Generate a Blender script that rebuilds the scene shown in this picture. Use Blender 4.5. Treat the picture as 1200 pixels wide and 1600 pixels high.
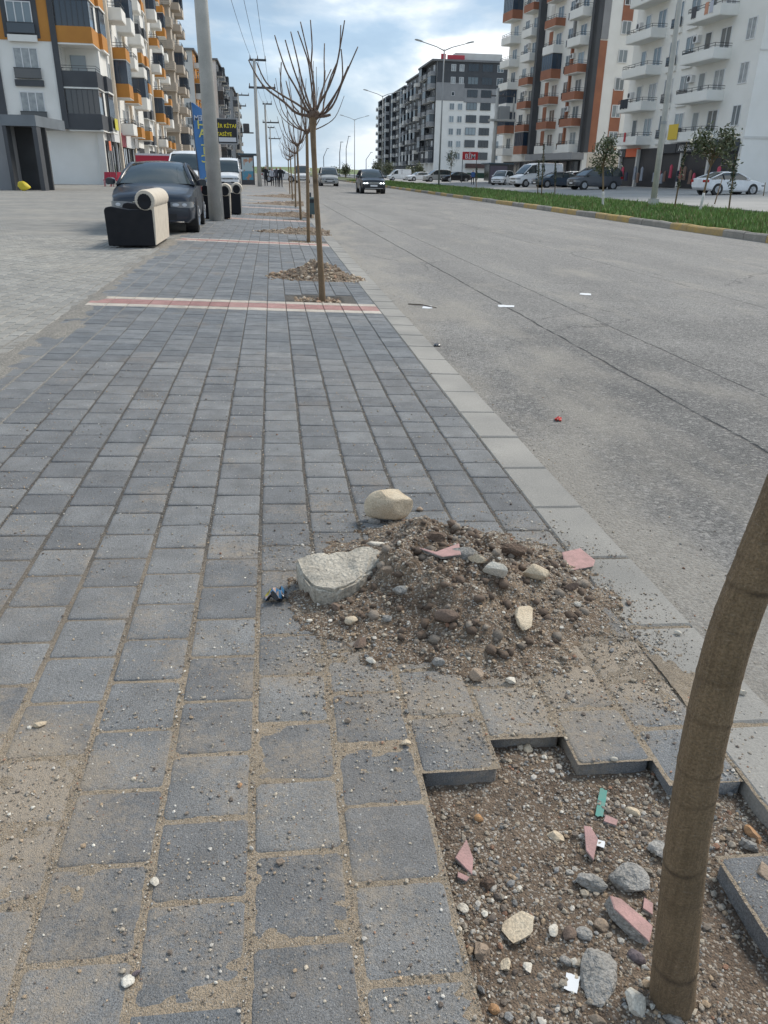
import bpy, bmesh, math, random
import numpy as np
from mathutils import Vector, Matrix, noise as mn

# ---------------------------------------------------------------- scene, camera, world, sun, exposure
for o in list(bpy.data.objects):
    bpy.data.objects.remove(o)
scene = bpy.context.scene
C = scene.collection
RAD = math.radians
H = 1.3125
YAW, PITCH, ROLL, FPX = RAD(8.1166), RAD(24.0007), RAD(1.0), 1190.0
_F = Vector((math.sin(YAW)*math.cos(PITCH), math.cos(YAW)*math.cos(PITCH), -math.sin(PITCH)))
_R0 = Vector((math.cos(YAW), -math.sin(YAW), 0))
_U0 = _R0.cross(_F)
_R = _R0*math.cos(ROLL) + _U0*math.sin(ROLL)
_U = _U0*math.cos(ROLL) - _R0*math.sin(ROLL)
cam_d = bpy.data.cameras.new('camera')
cam = bpy.data.objects.new('camera', cam_d)
C.objects.link(cam)
cam.matrix_world = Matrix(((_R.x, _U.x, -_F.x, 0), (_R.y, _U.y, -_F.y, 0), (_R.z, _U.z, -_F.z, H), (0, 0, 0, 1)))
cam_d.sensor_fit = 'VERTICAL'
cam_d.sensor_height = 24
cam_d.lens = FPX/1600*24
cam_d.clip_end = 6000
cam_d.clip_start = 0.05
scene.camera = cam

SUN_EL, SUN_AZ = RAD(47), RAD(58)          # azimuth measured clockwise from the street's far end (+Y)
world = bpy.data.worlds.new('World')
scene.world = world
world.use_nodes = True
wt = world.node_tree
wt.nodes.clear()
def WN(t, **kw):
    n = wt.nodes.new(t)
    for k, v in kw.items():
        setattr(n, k, v)
    return n
w_out = WN('ShaderNodeOutputWorld')
w_bg = WN('ShaderNodeBackground')
w_sky = WN('ShaderNodeTexSky', sky_type='NISHITA', sun_disc=False, sun_elevation=SUN_EL, sun_rotation=SUN_AZ)
w_sky.air_density = 1.0
w_sky.dust_density = 1.5
w_tc = WN('ShaderNodeTexCoord')
w_sep = WN('ShaderNodeSeparateXYZ')
wt.links.new(w_tc.outputs['Generated'], w_sep.inputs[0])
def wmath(op, a, b=None, clamp=False):
    n = WN('ShaderNodeMath', operation=op, use_clamp=clamp)
    for i, v in enumerate((a, b)):
        if v is None:
            continue
        if isinstance(v, (int, float)):
            n.inputs[i].default_value = v
        else:
            wt.links.new(v, n.inputs[i])
    return n.outputs[0]
# cloud layer: the view direction projected onto a high flat sheet
zz = wmath('ADD', wmath('MAXIMUM', w_sep.outputs['Z'], 0.0), 0.34)
cx = wmath('DIVIDE', w_sep.outputs['X'], zz)
cy = wmath('DIVIDE', w_sep.outputs['Y'], zz)
w_cmb = WN('ShaderNodeCombineXYZ')
wt.links.new(cx, w_cmb.inputs[0]); wt.links.new(cy, w_cmb.inputs[1])
w_map = WN('ShaderNodeMapping')
wt.links.new(w_cmb.outputs[0], w_map.inputs[0])
w_map.inputs['Location'].default_value = (3.1, 1.7, 0.4)
w_n1 = WN('ShaderNodeTexNoise'); w_n1.inputs['Scale'].default_value = 1.55; w_n1.inputs['Detail'].default_value = 9; w_n1.inputs['Roughness'].default_value = 0.52; w_n1.inputs['Distortion'].default_value = 0.25
w_n2 = WN('ShaderNodeTexNoise'); w_n2.inputs['Scale'].default_value = 1.3; w_n2.inputs['Detail'].default_value = 5; w_n2.inputs['Roughness'].default_value = 0.5
wt.links.new(w_map.outputs[0], w_n1.inputs['Vector'])
w_map2 = WN('ShaderNodeMapping'); wt.links.new(w_cmb.outputs[0], w_map2.inputs[0])
w_map2.inputs['Location'].default_value = (7.3, 2.2, 5.0)
wt.links.new(w_map2.outputs[0], w_n2.inputs['Vector'])
def wramp(sock, stops):
    n = WN('ShaderNodeValToRGB')
    e = n.color_ramp.elements
    while len(e) < len(stops):
        e.new(0.5)
    for el, (p, c) in zip(e, stops):
        el.position = p
        el.color = (c[0], c[1], c[2], 1) if not isinstance(c, (int, float)) else (c, c, c, 1)
    wt.links.new(sock, n.inputs[0])
    return n.outputs[0]
cover = wramp(w_n1.outputs[0], [(0.30, 0.55), (0.62, 1.0)])
ccol = wramp(w_n1.outputs[0], [(0.39, (0.225, 0.34, 0.485)), (0.46, (0.31, 0.43, 0.565)), (0.515, (0.50, 0.585, 0.67)), (0.57, (0.84, 0.87, 0.89))])
cshade = wramp(w_n2.outputs[0], [(0.38, 0.78), (0.55, 1.0)])
w_mul = WN('ShaderNodeMix', data_type='RGBA', blend_type='MULTIPLY'); w_mul.inputs[0].default_value = 1
wt.links.new(ccol, w_mul.inputs[6]); wt.links.new(cshade, w_mul.inputs[7])
w_skys = WN('ShaderNodeMix', data_type='RGBA', blend_type='MULTIPLY'); w_skys.inputs[0].default_value = 1
wt.links.new(w_sky.outputs[0], w_skys.inputs[6]); w_skys.inputs[7].default_value = (1, 1, 1, 1)
w_gain = WN('ShaderNodeMix', data_type='RGBA', blend_type='MULTIPLY'); w_gain.inputs[0].default_value = 1
wt.links.new(w_mul.outputs[2], w_gain.inputs[6])
SKY_STRENGTH = 0.1
w_gain.inputs[7].default_value = (1/SKY_STRENGTH, 1/SKY_STRENGTH, 1/SKY_STRENGTH, 1)
w_mix = WN('ShaderNodeMix', data_type='RGBA')
wt.links.new(cover, w_mix.inputs[0]); wt.links.new(w_skys.outputs[2], w_mix.inputs[6]); wt.links.new(w_gain.outputs[2], w_mix.inputs[7])
# pale band of bright air close to the horizon, all the way round
hz = wramp(w_sep.outputs['Z'], [(0.0, 1.0), (0.11, 0.0)])
w_mix2 = WN('ShaderNodeMix', data_type='RGBA')
hzf = wmath('MULTIPLY', hz, 0.6)
wt.links.new(hzf, w_mix2.inputs[0]); wt.links.new(w_mix.outputs[2], w_mix2.inputs[6])
w_mix2.inputs[7].default_value = (0.44/SKY_STRENGTH, 0.53/SKY_STRENGTH, 0.61/SKY_STRENGTH, 1)
wt.links.new(w_mix2.outputs[2], w_bg.inputs[0])
w_bg.inputs[1].default_value = SKY_STRENGTH
wt.links.new(w_bg.outputs[0], w_out.inputs[0])

sun_d = bpy.data.lights.new('sun', 'SUN')
sun_d.energy = 2.0
sun_d.angle = RAD(20)
sun_d.color = (1.0, 0.93, 0.82)
sun = bpy.data.objects.new('sun', sun_d)
C.objects.link(sun)
_sd = Vector((math.sin(SUN_AZ)*math.cos(SUN_EL), math.cos(SUN_AZ)*math.cos(SUN_EL), math.sin(SUN_EL)))
sun.rotation_euler = _sd.to_track_quat('Z', 'Y').to_euler()
sun.location = (0, 0, 40)
vs = scene.view_settings
vs.view_transform = 'Standard'
vs.look = 'None'
vs.exposure = 0.6
vs.gamma = 1.0
vs.use_curve_mapping = False

# ---------------------------------------------------------------- picture <-> place helpers
SLOPE = -0.035
def terrain(x, y=0):
    if x < -2.05:
        return 0.07
    if x < 1.334:
        return SLOPE*x
    if x < 12.05:
        return -0.12
    if x < 19.8:
        return 0.05
    if x < 36:
        return 0.0 + (x-19.8)/16.2*0.42
    return 0.42
CO = Vector((0, 0, H))
def ray(u, v):
    return _F + _R*((u-600)/FPX) - _U*((v-800)/FPX)
def at(u, v, Y):
    d = ray(u, v)
    return CO + d*(Y/d.y)
def hit(u, v):
    d = ray(u, v)
    t = 0.3
    while t < 500:
        p = CO + d*t
        if p.z <= terrain(p.x, p.y):
            lo, hi = t/1.02-0.02, t
            for _ in range(24):
                m = (lo+hi)/2
                q = CO + d*m
                if q.z <= terrain(q.x, q.y): hi = m
                else: lo = m
            return CO + d*hi
        t = t*1.02+0.02
    return CO + d*t

# ---------------------------------------------------------------- materials
MATS = {}
class NT:
    def __init__(s, name):
        m = bpy.data.materials.new(name)
        m.use_nodes = True
        s.m, s.t = m, m.node_tree
        s.t.nodes.clear()
        s.out = s.t.nodes.new('ShaderNodeOutputMaterial')
        s.b = s.t.nodes.new('ShaderNodeBsdfPrincipled')
        s.t.links.new(s.b.outputs[0], s.out.inputs[0])
        s._pos = None
    def n(s, typ, ins=None, **props):
        nd = s.t.nodes.new(typ)
        for k, v in props.items():
            setattr(nd, k, v)
        for k, v in (ins or {}).items():
            s.set(nd.inputs[k], v)
        return nd
    def set(s, inp, v):
        if isinstance(v, bpy.types.NodeSocket):
            s.t.links.new(v, inp)
        else:
            inp.default_value = v
    def pos(s):
        if s._pos is None:
            s._pos = s.n('ShaderNodeNewGeometry').outputs['Position']
        return s._pos
    def obj(s):
        return s.n('ShaderNodeTexCoord').outputs['Object']
    def noise(s, scale, detail=4, rough=0.55, vec=None, dist=0.0, out=0):
        return s.n('ShaderNodeTexNoise', {'Vector': vec if vec is not None else s.pos(), 'Scale': scale, 'Detail': detail, 'Roughness': rough, 'Distortion': dist}).outputs[out]
    def math(s, op, a, b=0.0, c=None, clamp=False):
        ins = {0: a, 1: b}
        if c is not None: ins[2] = c
        return s.n('ShaderNodeMath', ins, operation=op, use_clamp=clamp).outputs[0]
    def ramp(s, f, lo, hi, a=0.0, b=1.0):
        return s.n('ShaderNodeMapRange', {0: f, 1: lo, 2: hi, 3: a, 4: b}, clamp=True).outputs[0]
    def mix(s, f, a, b, mode='MIX'):
        nd = s.n('ShaderNodeMix', data_type='RGBA', blend_type=mode)
        for i, v in ((0, f), (6, a), (7, b)):
            if isinstance(v, tuple) and len(v) == 3: v = (*v, 1)
            s.set(nd.inputs[i], v)
        return nd.outputs[2]
    def bump(s, h, dist, strength=1.0, normal=None):
        ins = {'Height': h, 'Distance': dist, 'Strength': strength}
        if normal is not None: ins['Normal'] = normal
        return s.n('ShaderNodeBump', ins).outputs[0]
    def fin(s, color=None, rough=None, normal=None, metal=None, **kw):
        if color is not None: s.set(s.b.inputs['Base Color'], (*color, 1) if isinstance(color, tuple) and len(color) == 3 else color)
        if rough is not None: s.set(s.b.inputs['Roughness'], rough)
        if normal is not None: s.set(s.b.inputs['Normal'], normal)
        if metal is not None: s.set(s.b.inputs['Metallic'], metal)
        for k, v in kw.items():
            s.set(s.b.inputs[k], v)
        return s.m

def surf(name, c1, c2=None, scale=3.0, rough=0.8, bump=0.0, bscale=60, speck=0.0, sscale=200, metal=0.0, local=False, **kw):
    """a two-tone mottled surface with grain"""
    if name in MATS: return MATS[name]
    t = NT(name)
    c2 = c2 or tuple(x*0.8 for x in c1)
    vec = t.obj() if local else t.pos()
    col = t.mix(t.ramp(t.noise(scale, 5, vec=vec), 0.35, 0.65), c1, c2)
    if speck > 0:
        sp = t.ramp(t.noise(sscale, 2, vec=vec), 0.3, 0.7, 1-speck, 1+speck)
        col = t.mix(1.0, col, t.n('ShaderNodeCombineXYZ', {0: sp, 1: sp, 2: sp}).outputs[0], 'MULTIPLY')
    nrm = t.bump(t.noise(bscale, 3, vec=vec), bump) if bump > 0 else None
    MATS[name] = t.fin(col, rough, nrm, metal, **kw)
    return MATS[name]
def plain(name, c, rough=0.5, metal=0.0, **kw):
    if name in MATS: return MATS[name]
    t = NT(name)
    MATS[name] = t.fin(c, rough, None, metal, **kw)
    return MATS[name]

# ---------------------------------------------------------------- mesh helpers
class MB:
    def __init__(s):
        s.v, s.f, s.mi, s.k = [], [], [], 0
    def add(s, vs, fs, mi=None):
        b = len(s.v)
        s.v.extend(tuple(p) for p in vs)
        for f in fs:
            s.f.append(tuple(b+i for i in f))
            s.mi.append(s.k if mi is None else mi)
    def box(s, x0, x1, y0, y1, z0, z1, mi=None):
        vs = [(x0,y0,z0),(x1,y0,z0),(x1,y1,z0),(x0,y1,z0),(x0,y0,z1),(x1,y0,z1),(x1,y1,z1),(x0,y1,z1)]
        s.add(vs, [(0,3,2,1),(4,5,6,7),(0,1,5,4),(1,2,6,5),(2,3,7,6),(3,0,4,7)], mi)
        return s
    def cbox(s, x0, x1, y0, y1, z0, z1, c, mi=None):
        """box with chamfered upper edges and corners"""
        vs = [(x0,y0,z0),(x1,y0,z0),(x1,y1,z0),(x0,y1,z0),(x0,y0,z1-c),(x1,y0,z1-c),(x1,y1,z1-c),(x0,y1,z1-c),
              (x0+c,y0+c,z1),(x1-c,y0+c,z1),(x1-c,y1-c,z1),(x0+c,y1-c,z1)]
        s.add(vs, [(0,3,2,1),(0,1,5,4),(1,2,6,5),(2,3,7,6),(3,0,4,7),(4,5,9,8),(5,6,10,9),(6,7,11,10),(7,4,8,11),(8,9,10,11)], mi)
        return s
    def rings(s, rings, closed=True, cap=True, mi=None):
        n = len(rings[0])
        vs = [p for r in rings for p in r]
        fs = []
        for i in range(len(rings)-1):
            for j in range(n if closed else n-1):
                a, b = i*n+j, i*n+(j+1) % n
                fs.append((a, b, b+n, a+n))
        if cap and closed:
            fs.append(tuple(reversed(range(n))))
            fs.append(tuple(range((len(rings)-1)*n, len(rings)*n)))
        s.add(vs, fs, mi)
        return s
    def tube(s, path, radii, n=8, mi=None, cap=True):
        path = [Vector(p) for p in path]
        if isinstance(radii, (int, float)): radii = [radii]*len(path)
        rings = []
        ref = Vector((0.13, 0.97, 0.2)).normalized()
        for i, p in enumerate(path):
            d = (path[min(i+1, len(path)-1)] - path[max(i-1, 0)])
            if d.length < 1e-9: d = Vector((0, 0, 1))
            d.normalize()
            r = ref if abs(ref.dot(d)) < 0.95 else Vector((1, 0, 0))
            a = d.cross(r).normalized()
            b = d.cross(a).normalized()
            rings.append([p + (a*math.cos(t) + b*math.sin(t))*radii[i] for t in [2*math.pi*k/n for k in range(n)]])
        return s.rings(rings, True, cap, mi)
    def cyl(s, p0, p1, r0, r1=None, n=12, mi=None):
        return s.tube([p0, p1], [r0, r0 if r1 is None else r1], n, mi)
    def prism(s, poly, y0, y1, mi=None, axis='y'):
        n = len(poly)
        if axis == 'y':
            vs = [(x, y0, z) for x, z in poly] + [(x, y1, z) for x, z in poly]
        elif axis == 'x':
            vs = [(y0, x, z) for x, z in poly] + [(y1, x, z) for x, z in poly]
        else:
            vs = [(x, z, y0) for x, z in poly] + [(x, z, y1) for x, z in poly]
        fs = [(i, (i+1) % n, (i+1) % n+n, i+n) for i in range(n)] + [tuple(reversed(range(n))), tuple(range(n, 2*n))]
        s.add(vs, fs, mi)
        return s
    def mesh(s, name, mats, smooth=False, fixn=True):
        me = bpy.data.meshes.new(name)
        me.from_pydata(s.v, [], s.f)
        if not isinstance(mats, (list, tuple)): mats = [mats]
        for m in mats: me.materials.append(m)
        if len(mats) > 1:
            me.polygons.foreach_set('material_index', s.mi)
        if fixn and len(s.f) < 60000:
            bm = bmesh.new(); bm.from_mesh(me)
            bmesh.ops.recalc_face_normals(bm, faces=bm.faces)
            bm.to_mesh(me); bm.free()
        if smooth:
            me.polygons.foreach_set('use_smooth', [True]*len(me.polygons))
            if smooth != 'all':
                me.set_sharp_from_angle(angle=RAD(smooth if isinstance(smooth, (int, float)) and smooth > 1 else 40))
        me.update()
        return me
    def build(s, name, mats, parent=None, smooth=False):
        return link(name, s.mesh(name, mats, smooth), parent)

def link(name, me, parent=None, loc=None, rot=None, scale=None):
    o = bpy.data.objects.new(name, me)
    C.objects.link(o)
    if parent is not None: o.parent = parent
    if loc is not None: o.location = loc
    if rot is not None: o.rotation_euler = rot
    if scale is not None: o.scale = scale
    return o
def tag(o, label, cat, group=None, kind=None):
    o['label'] = label
    o['category'] = cat
    if group: o['group'] = group
    if kind: o['kind'] = kind
    return o
def thing(name, label, cat, loc=(0, 0, 0), rz=0.0, group=None):
    o = link(name, None, None, loc, (0, 0, rz))
    return tag(o, label, cat, group)
def structure(o):
    o['kind'] = 'structure'
    return o
def stuff(o, label=None, cat=None):
    o['kind'] = 'stuff'
    if label: o['label'] = label
    if cat: o['category'] = cat
    return o
def copy_tree(o, parent=None):
    c = o.copy()
    C.objects.link(c)
    c.parent = parent
    for ch in list(o.children):
        copy_tree(ch, c)
    return c
def text_mesh(name, body, size, mat, parent, loc, rot, depth=0.004, align='LEFT', sx=1.0, bold=0.0):
    cu = bpy.data.curves.new(name, 'FONT')
    cu.body = body
    cu.size = size
    cu.extrude = depth
    cu.offset = bold
    cu.align_x = align
    cu.resolution_u = 3
    tmp = bpy.data.objects.new(name+'_tmp', cu)
    C.objects.link(tmp)
    dg = bpy.context.evaluated_depsgraph_get()
    me = bpy.data.meshes.new_from_object(tmp.evaluated_get(dg))
    bpy.data.objects.remove(tmp)
    me.materials.clear()
    me.materials.append(mat)
    return link(name, me, parent, loc, rot, (sx, 1, 1))

_ico = {}
def ico(sub):
    if sub not in _ico:
        bm = bmesh.new()
        bmesh.ops.create_icosphere(bm, subdivisions=sub, radius=1)
        _ico[sub] = (np.array([v.co[:] for v in bm.verts]), np.array([[v.index for v in f.verts] for f in bm.faces]))
        bm.free()
    return _ico[sub]
def rock_verts(seed, dims, sub=3, facets=9, rough=0.05, sharp=0.72):
    rg = np.random.default_rng(seed)
    v = ico(sub)[0].copy()
    for _ in range(facets):
        n = rg.normal(size=3); n /= np.linalg.norm(n)
        o = rg.uniform(sharp-0.2, sharp+0.15)
        d = np.maximum(0, v@n - o)
        v -= d[:, None]*n*0.97
    off = rg.uniform(-50, 50, 3)
    nz = np.array([mn.noise(Vector(p*1.6+off))*1.0 + mn.noise(Vector(p*4.1+off))*0.6 + mn.noise(Vector(p*9+off))*0.35 for p in v])
    v *= (1+rough*nz)[:, None]
    v /= np.abs(v).max(axis=0)
    return v*np.array(dims)*0.5
def rock_mesh(name, seed, dims, mat, sub=3, facets=9, rough=0.05, sharp=0.72):
    v = rock_verts(seed, dims, sub, facets, rough, sharp)
    me = bpy.data.meshes.new(name)
    me.from_pydata(v.tolist(), [], ico(sub)[1].tolist())
    me.materials.append(mat)
    me.polygons.foreach_set('use_smooth', [True]*len(me.polygons))
    me.set_sharp_from_angle(angle=RAD(28))
    return me
def fbm(x, y, s=1.0, seed=0.0, o=4):
    a, r, f = 1.0, 0.0, s
    for _ in range(o):
        r += a*mn.noise(Vector((x*f+seed*7.3, y*f-seed*3.1, seed*1.7)))
        a *= 0.5; f *= 2.05
    return r
def pebbles(name, pts, sizes, cols, mat, parent=None, seed=1, flat=0.65, angular=True):
    """many small stones as one mesh; one colour per stone"""
    rg = np.random.default_rng(seed)
    bv, bf = ico(1)
    shapes = []
    for k in range(24):
        v = bv.copy()*rg.uniform(0.72, 1.12, (len(bv), 1))
        for _ in range(4):
            n = rg.normal(size=3); n /= np.linalg.norm(n)
            v -= np.maximum(0, v@n-rg.uniform(0.45, 0.85))[:, None]*n
        v *= np.array([1.0, rg.uniform(0.6, 0.95), rg.uniform(flat*0.7, flat*1.2)])
        shapes.append(v)
    n = len(pts); nv = len(bv)
    V = np.empty((n*nv, 3)); CC = np.empty((n*nv, 4))
    for i in range(n):
        a = rg.uniform(0, 2*math.pi); c, s_ = math.cos(a), math.sin(a)
        v = shapes[rg.integers(24)]*sizes[i]
        V[i*nv:(i+1)*nv, 0] = v[:, 0]*c - v[:, 1]*s_ + pts[i][0]
        V[i*nv:(i+1)*nv, 1] = v[:, 0]*s_ + v[:, 1]*c + pts[i][1]
        V[i*nv:(i+1)*nv, 2] = v[:, 2] + pts[i][2]
        CC[i*nv:(i+1)*nv, :3] = cols[i]
    CC[:, 3] = 1
    Fa = (bf[None, :, :] + (np.arange(n)*nv)[:, None, None]).reshape(-1, 3)
    me = bpy.data.meshes.new(name)
    me.vertices.add(len(V)); me.vertices.foreach_set('co', V.ravel())
    me.loops.add(Fa.size); me.loops.foreach_set('vertex_index', Fa.ravel())
    me.polygons.add(len(Fa))
    me.polygons.foreach_set('loop_start', np.arange(0, Fa.size, 3))
    me.update(calc_edges=True)
    at_ = me.color_attributes.new('Col', 'FLOAT_COLOR', 'POINT')
    at_.data.foreach_set('color', CC.ravel())
    me.materials.append(mat)
    me.polygons.foreach_set('use_smooth', [not angular]*len(me.polygons))
    return link(name, me, parent)

def proj(P):
    d = Vector(P) - CO
    z = d.dot(_F)
    if z < 0.05: return (-9999, -9999)
    return (600+FPX*d.dot(_R)/z, 800-FPX*d.dot(_U)/z)
def in_frame(P, m=30):
    u, v = proj(P)
    return -m < u < 1200+m and -m < v < 1600+m

# ================================================================ SURFACE MATERIALS
SAND = (0.43, 0.345, 0.25)
def paver_mat(name, c1, c2, dust=1.0, attr=False):
    t = NT(name)
    rnd = t.n('ShaderNodeAttribute', attribute_name='tint').outputs['Fac'] if attr else t.n('ShaderNodeObjectInfo').outputs['Random']
    base = t.mix(rnd, c1, c2)
    mott = t.ramp(t.noise(9, 5), 0.3, 0.7, 0.82, 1.16)
    grain = t.ramp(t.noise(300, 3, 0.8), 0.34, 0.66, 0.55, 1.5)
    g2 = t.math('MULTIPLY', mott, grain)
    base = t.mix(1.0, base, t.n('ShaderNodeCombineXYZ', {0: g2, 1: g2, 2: g2}).outputs[0], 'MULTIPLY')
    # blown-in sand: broad drifts, then fine breakup; thicker near the dug-up tree pits
    sep = t.n('ShaderNodeSeparateXYZ', {0: t.pos()})
    near = t.ramp(sep.outputs[1], 1.5, 4.2, 0.06, -0.12)
    for cx_, cy_, rr_, am_ in ((0.60, 2.05, 0.85, 0.14), (-0.75, 1.40, 0.42, 0.20), (0.95, 1.75, 0.35, 0.10)):
        dv = t.n('ShaderNodeVectorMath', {0: t.pos(), 1: (cx_, cy_, 0)}, operation='DISTANCE').outputs['Value']
        near = t.math('ADD', near, t.ramp(dv, rr_*0.4, rr_, am_, 0.0))
    d = t.math('ADD', t.noise(2.6, 6, 0.62), near)
    d = t.math('ADD', d, t.math('MULTIPLY', t.math('SUBTRACT', t.noise(60, 4, 0.75), 0.5), 0.55))
    m = t.math('MULTIPLY', t.ramp(d, 0.50, 0.80), 0.75*dust)
    stain = t.math('MULTIPLY', t.ramp(t.noise(1.7, 4, 0.6), 0.60, 0.70), 0.38)
    base = t.mix(stain, base, (0.21, 0.165, 0.125))
    film = t.math('MULTIPLY', t.ramp(t.noise(1.1, 4), 0.35, 0.7), t.ramp(sep.outputs[1], 1.6, 3.2, 0.20*dust, 0.07*dust))
    m = t.math('MAXIMUM', m, film)
    col = t.mix(m, base, SAND)
    hgt = t.math('ADD', t.noise(330, 2, 0.7), t.math('MULTIPLY', t.noise(90, 3), 0.8))
    nrm = t.bump(hgt, 0.006, 1.0)
    return t.fin(col, t.ramp(grain, 0.6, 1.4, 0.95, 0.82), nrm)
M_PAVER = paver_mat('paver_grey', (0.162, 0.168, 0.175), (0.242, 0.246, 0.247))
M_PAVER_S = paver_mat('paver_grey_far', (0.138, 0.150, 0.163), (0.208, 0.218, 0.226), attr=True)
M_PAVER_R = paver_mat('paver_red', (0.36, 0.19, 0.175), (0.43, 0.255, 0.23), 0.8)
M_PAVER_C = paver_mat('paver_cream', (0.50, 0.44, 0.37), (0.58, 0.52, 0.45), 0.8)
M_PAVER_RS = paver_mat('paver_red_far', (0.36, 0.19, 0.175), (0.43, 0.255, 0.23), 0.8, True)
M_PAVER_CS = paver_mat('paver_cream_far', (0.50, 0.44, 0.37), (0.58, 0.52, 0.45), 0.8, True)

def sand_mat(name, c1, c2, fine=260, coarse=70, spk=0.55, vsc=190.0, grit=False):
    t = NT(name)
    n1 = t.noise(fine, 3, 0.75)
    n2 = t.noise(coarse, 4, 0.7)
    col = t.mix(t.ramp(t.noise(5, 5), 0.3, 0.7), c1, c2)
    v = t.n('ShaderNodeTexVoronoi', {'Vector': t.pos(), 'Scale': vsc})
    g = t.math('MULTIPLY', t.ramp(n1, 0.3, 0.7, 0.7, 1.3), t.ramp(n2, 0.3, 0.7, 0.8, 1.2))
    col = t.mix(1.0, col, t.n('ShaderNodeCombineXYZ', {0: g, 1: g, 2: g}).outputs[0], 'MULTIPLY')
    vc = t.n('ShaderNodeSeparateColor', {0: v.outputs['Color']}).outputs[0]
    if grit:
        yy = t.n('ShaderNodeSeparateXYZ', {0: t.pos()}).outputs[1]
        gm = t.ramp(t.math('ADD', yy, t.math('MULTIPLY', t.math('SUBTRACT', t.noise(1.3, 4), 0.5), 3.0)), 1.7, 2.9)
        col = t.mix(t.math('MULTIPLY', gm, 0.92), col, (0.088, 0.085, 0.08))
    col = t.mix(t.math('MULTIPLY', t.ramp(vc, 0.82, 0.86), spk), col, (0.55, 0.50, 0.43))
    col = t.mix(t.math('MULTIPLY', t.ramp(vc, 0.16, 0.12), spk), col, (0.10, 0.088, 0.075))
    nrm = t.bump(t.math('ADD', n1, t.math('ADD', n2, t.math('MULTIPLY', v.outputs['Distance'], -0.8))), 0.006, 1.0)
    return t.fin(col, 0.95, nrm)
M_SAND = sand_mat('sand', (0.47, 0.375, 0.27), (0.36, 0.29, 0.21), 380, 110, 0.35, 320.0, True)
M_SOIL = sand_mat('soil', (0.120, 0.084, 0.058), (0.205, 0.152, 0.108), 150, 45)
M_HEAP = sand_mat('heap_soil', (0.120, 0.078, 0.050), (0.285, 0.215, 0.150), 170, 50)
M_DIRT = sand_mat('dirt', (0.34, 0.275, 0.205), (0.42, 0.345, 0.26), 120, 30)
M_VERGE = sand_mat('verge_dirt', (0.225, 0.210, 0.186), (0.272, 0.254, 0.222), 120, 30)
def col_mat(name, rough=0.85):
    t = NT(name)
    c = t.n('ShaderNodeVertexColor', layer_name='Col').outputs[0]
    g = t.ramp(t.noise(260, 3), 0.3, 0.7, 0.75, 1.2)
    col = t.mix(1.0, c, t.n('ShaderNodeCombineXYZ', {0: g, 1: g, 2: g}).outputs[0], 'MULTIPLY')
    return t.fin(col, rough, t.bump(t.noise(300, 2), 0.002))
M_PEB = col_mat('pebble')
M_KERB = surf('kerb_concrete', (0.325, 0.308, 0.278), (0.225, 0.217, 0.200), 1.3, 0.85, 0.002, 200, 0.14, 160)
M_MORTAR = surf('mortar', (0.45, 0.435, 0.40), (0.36, 0.34, 0.31), 9, 0.9, 0.003, 120, 0.2, 200)

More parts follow.
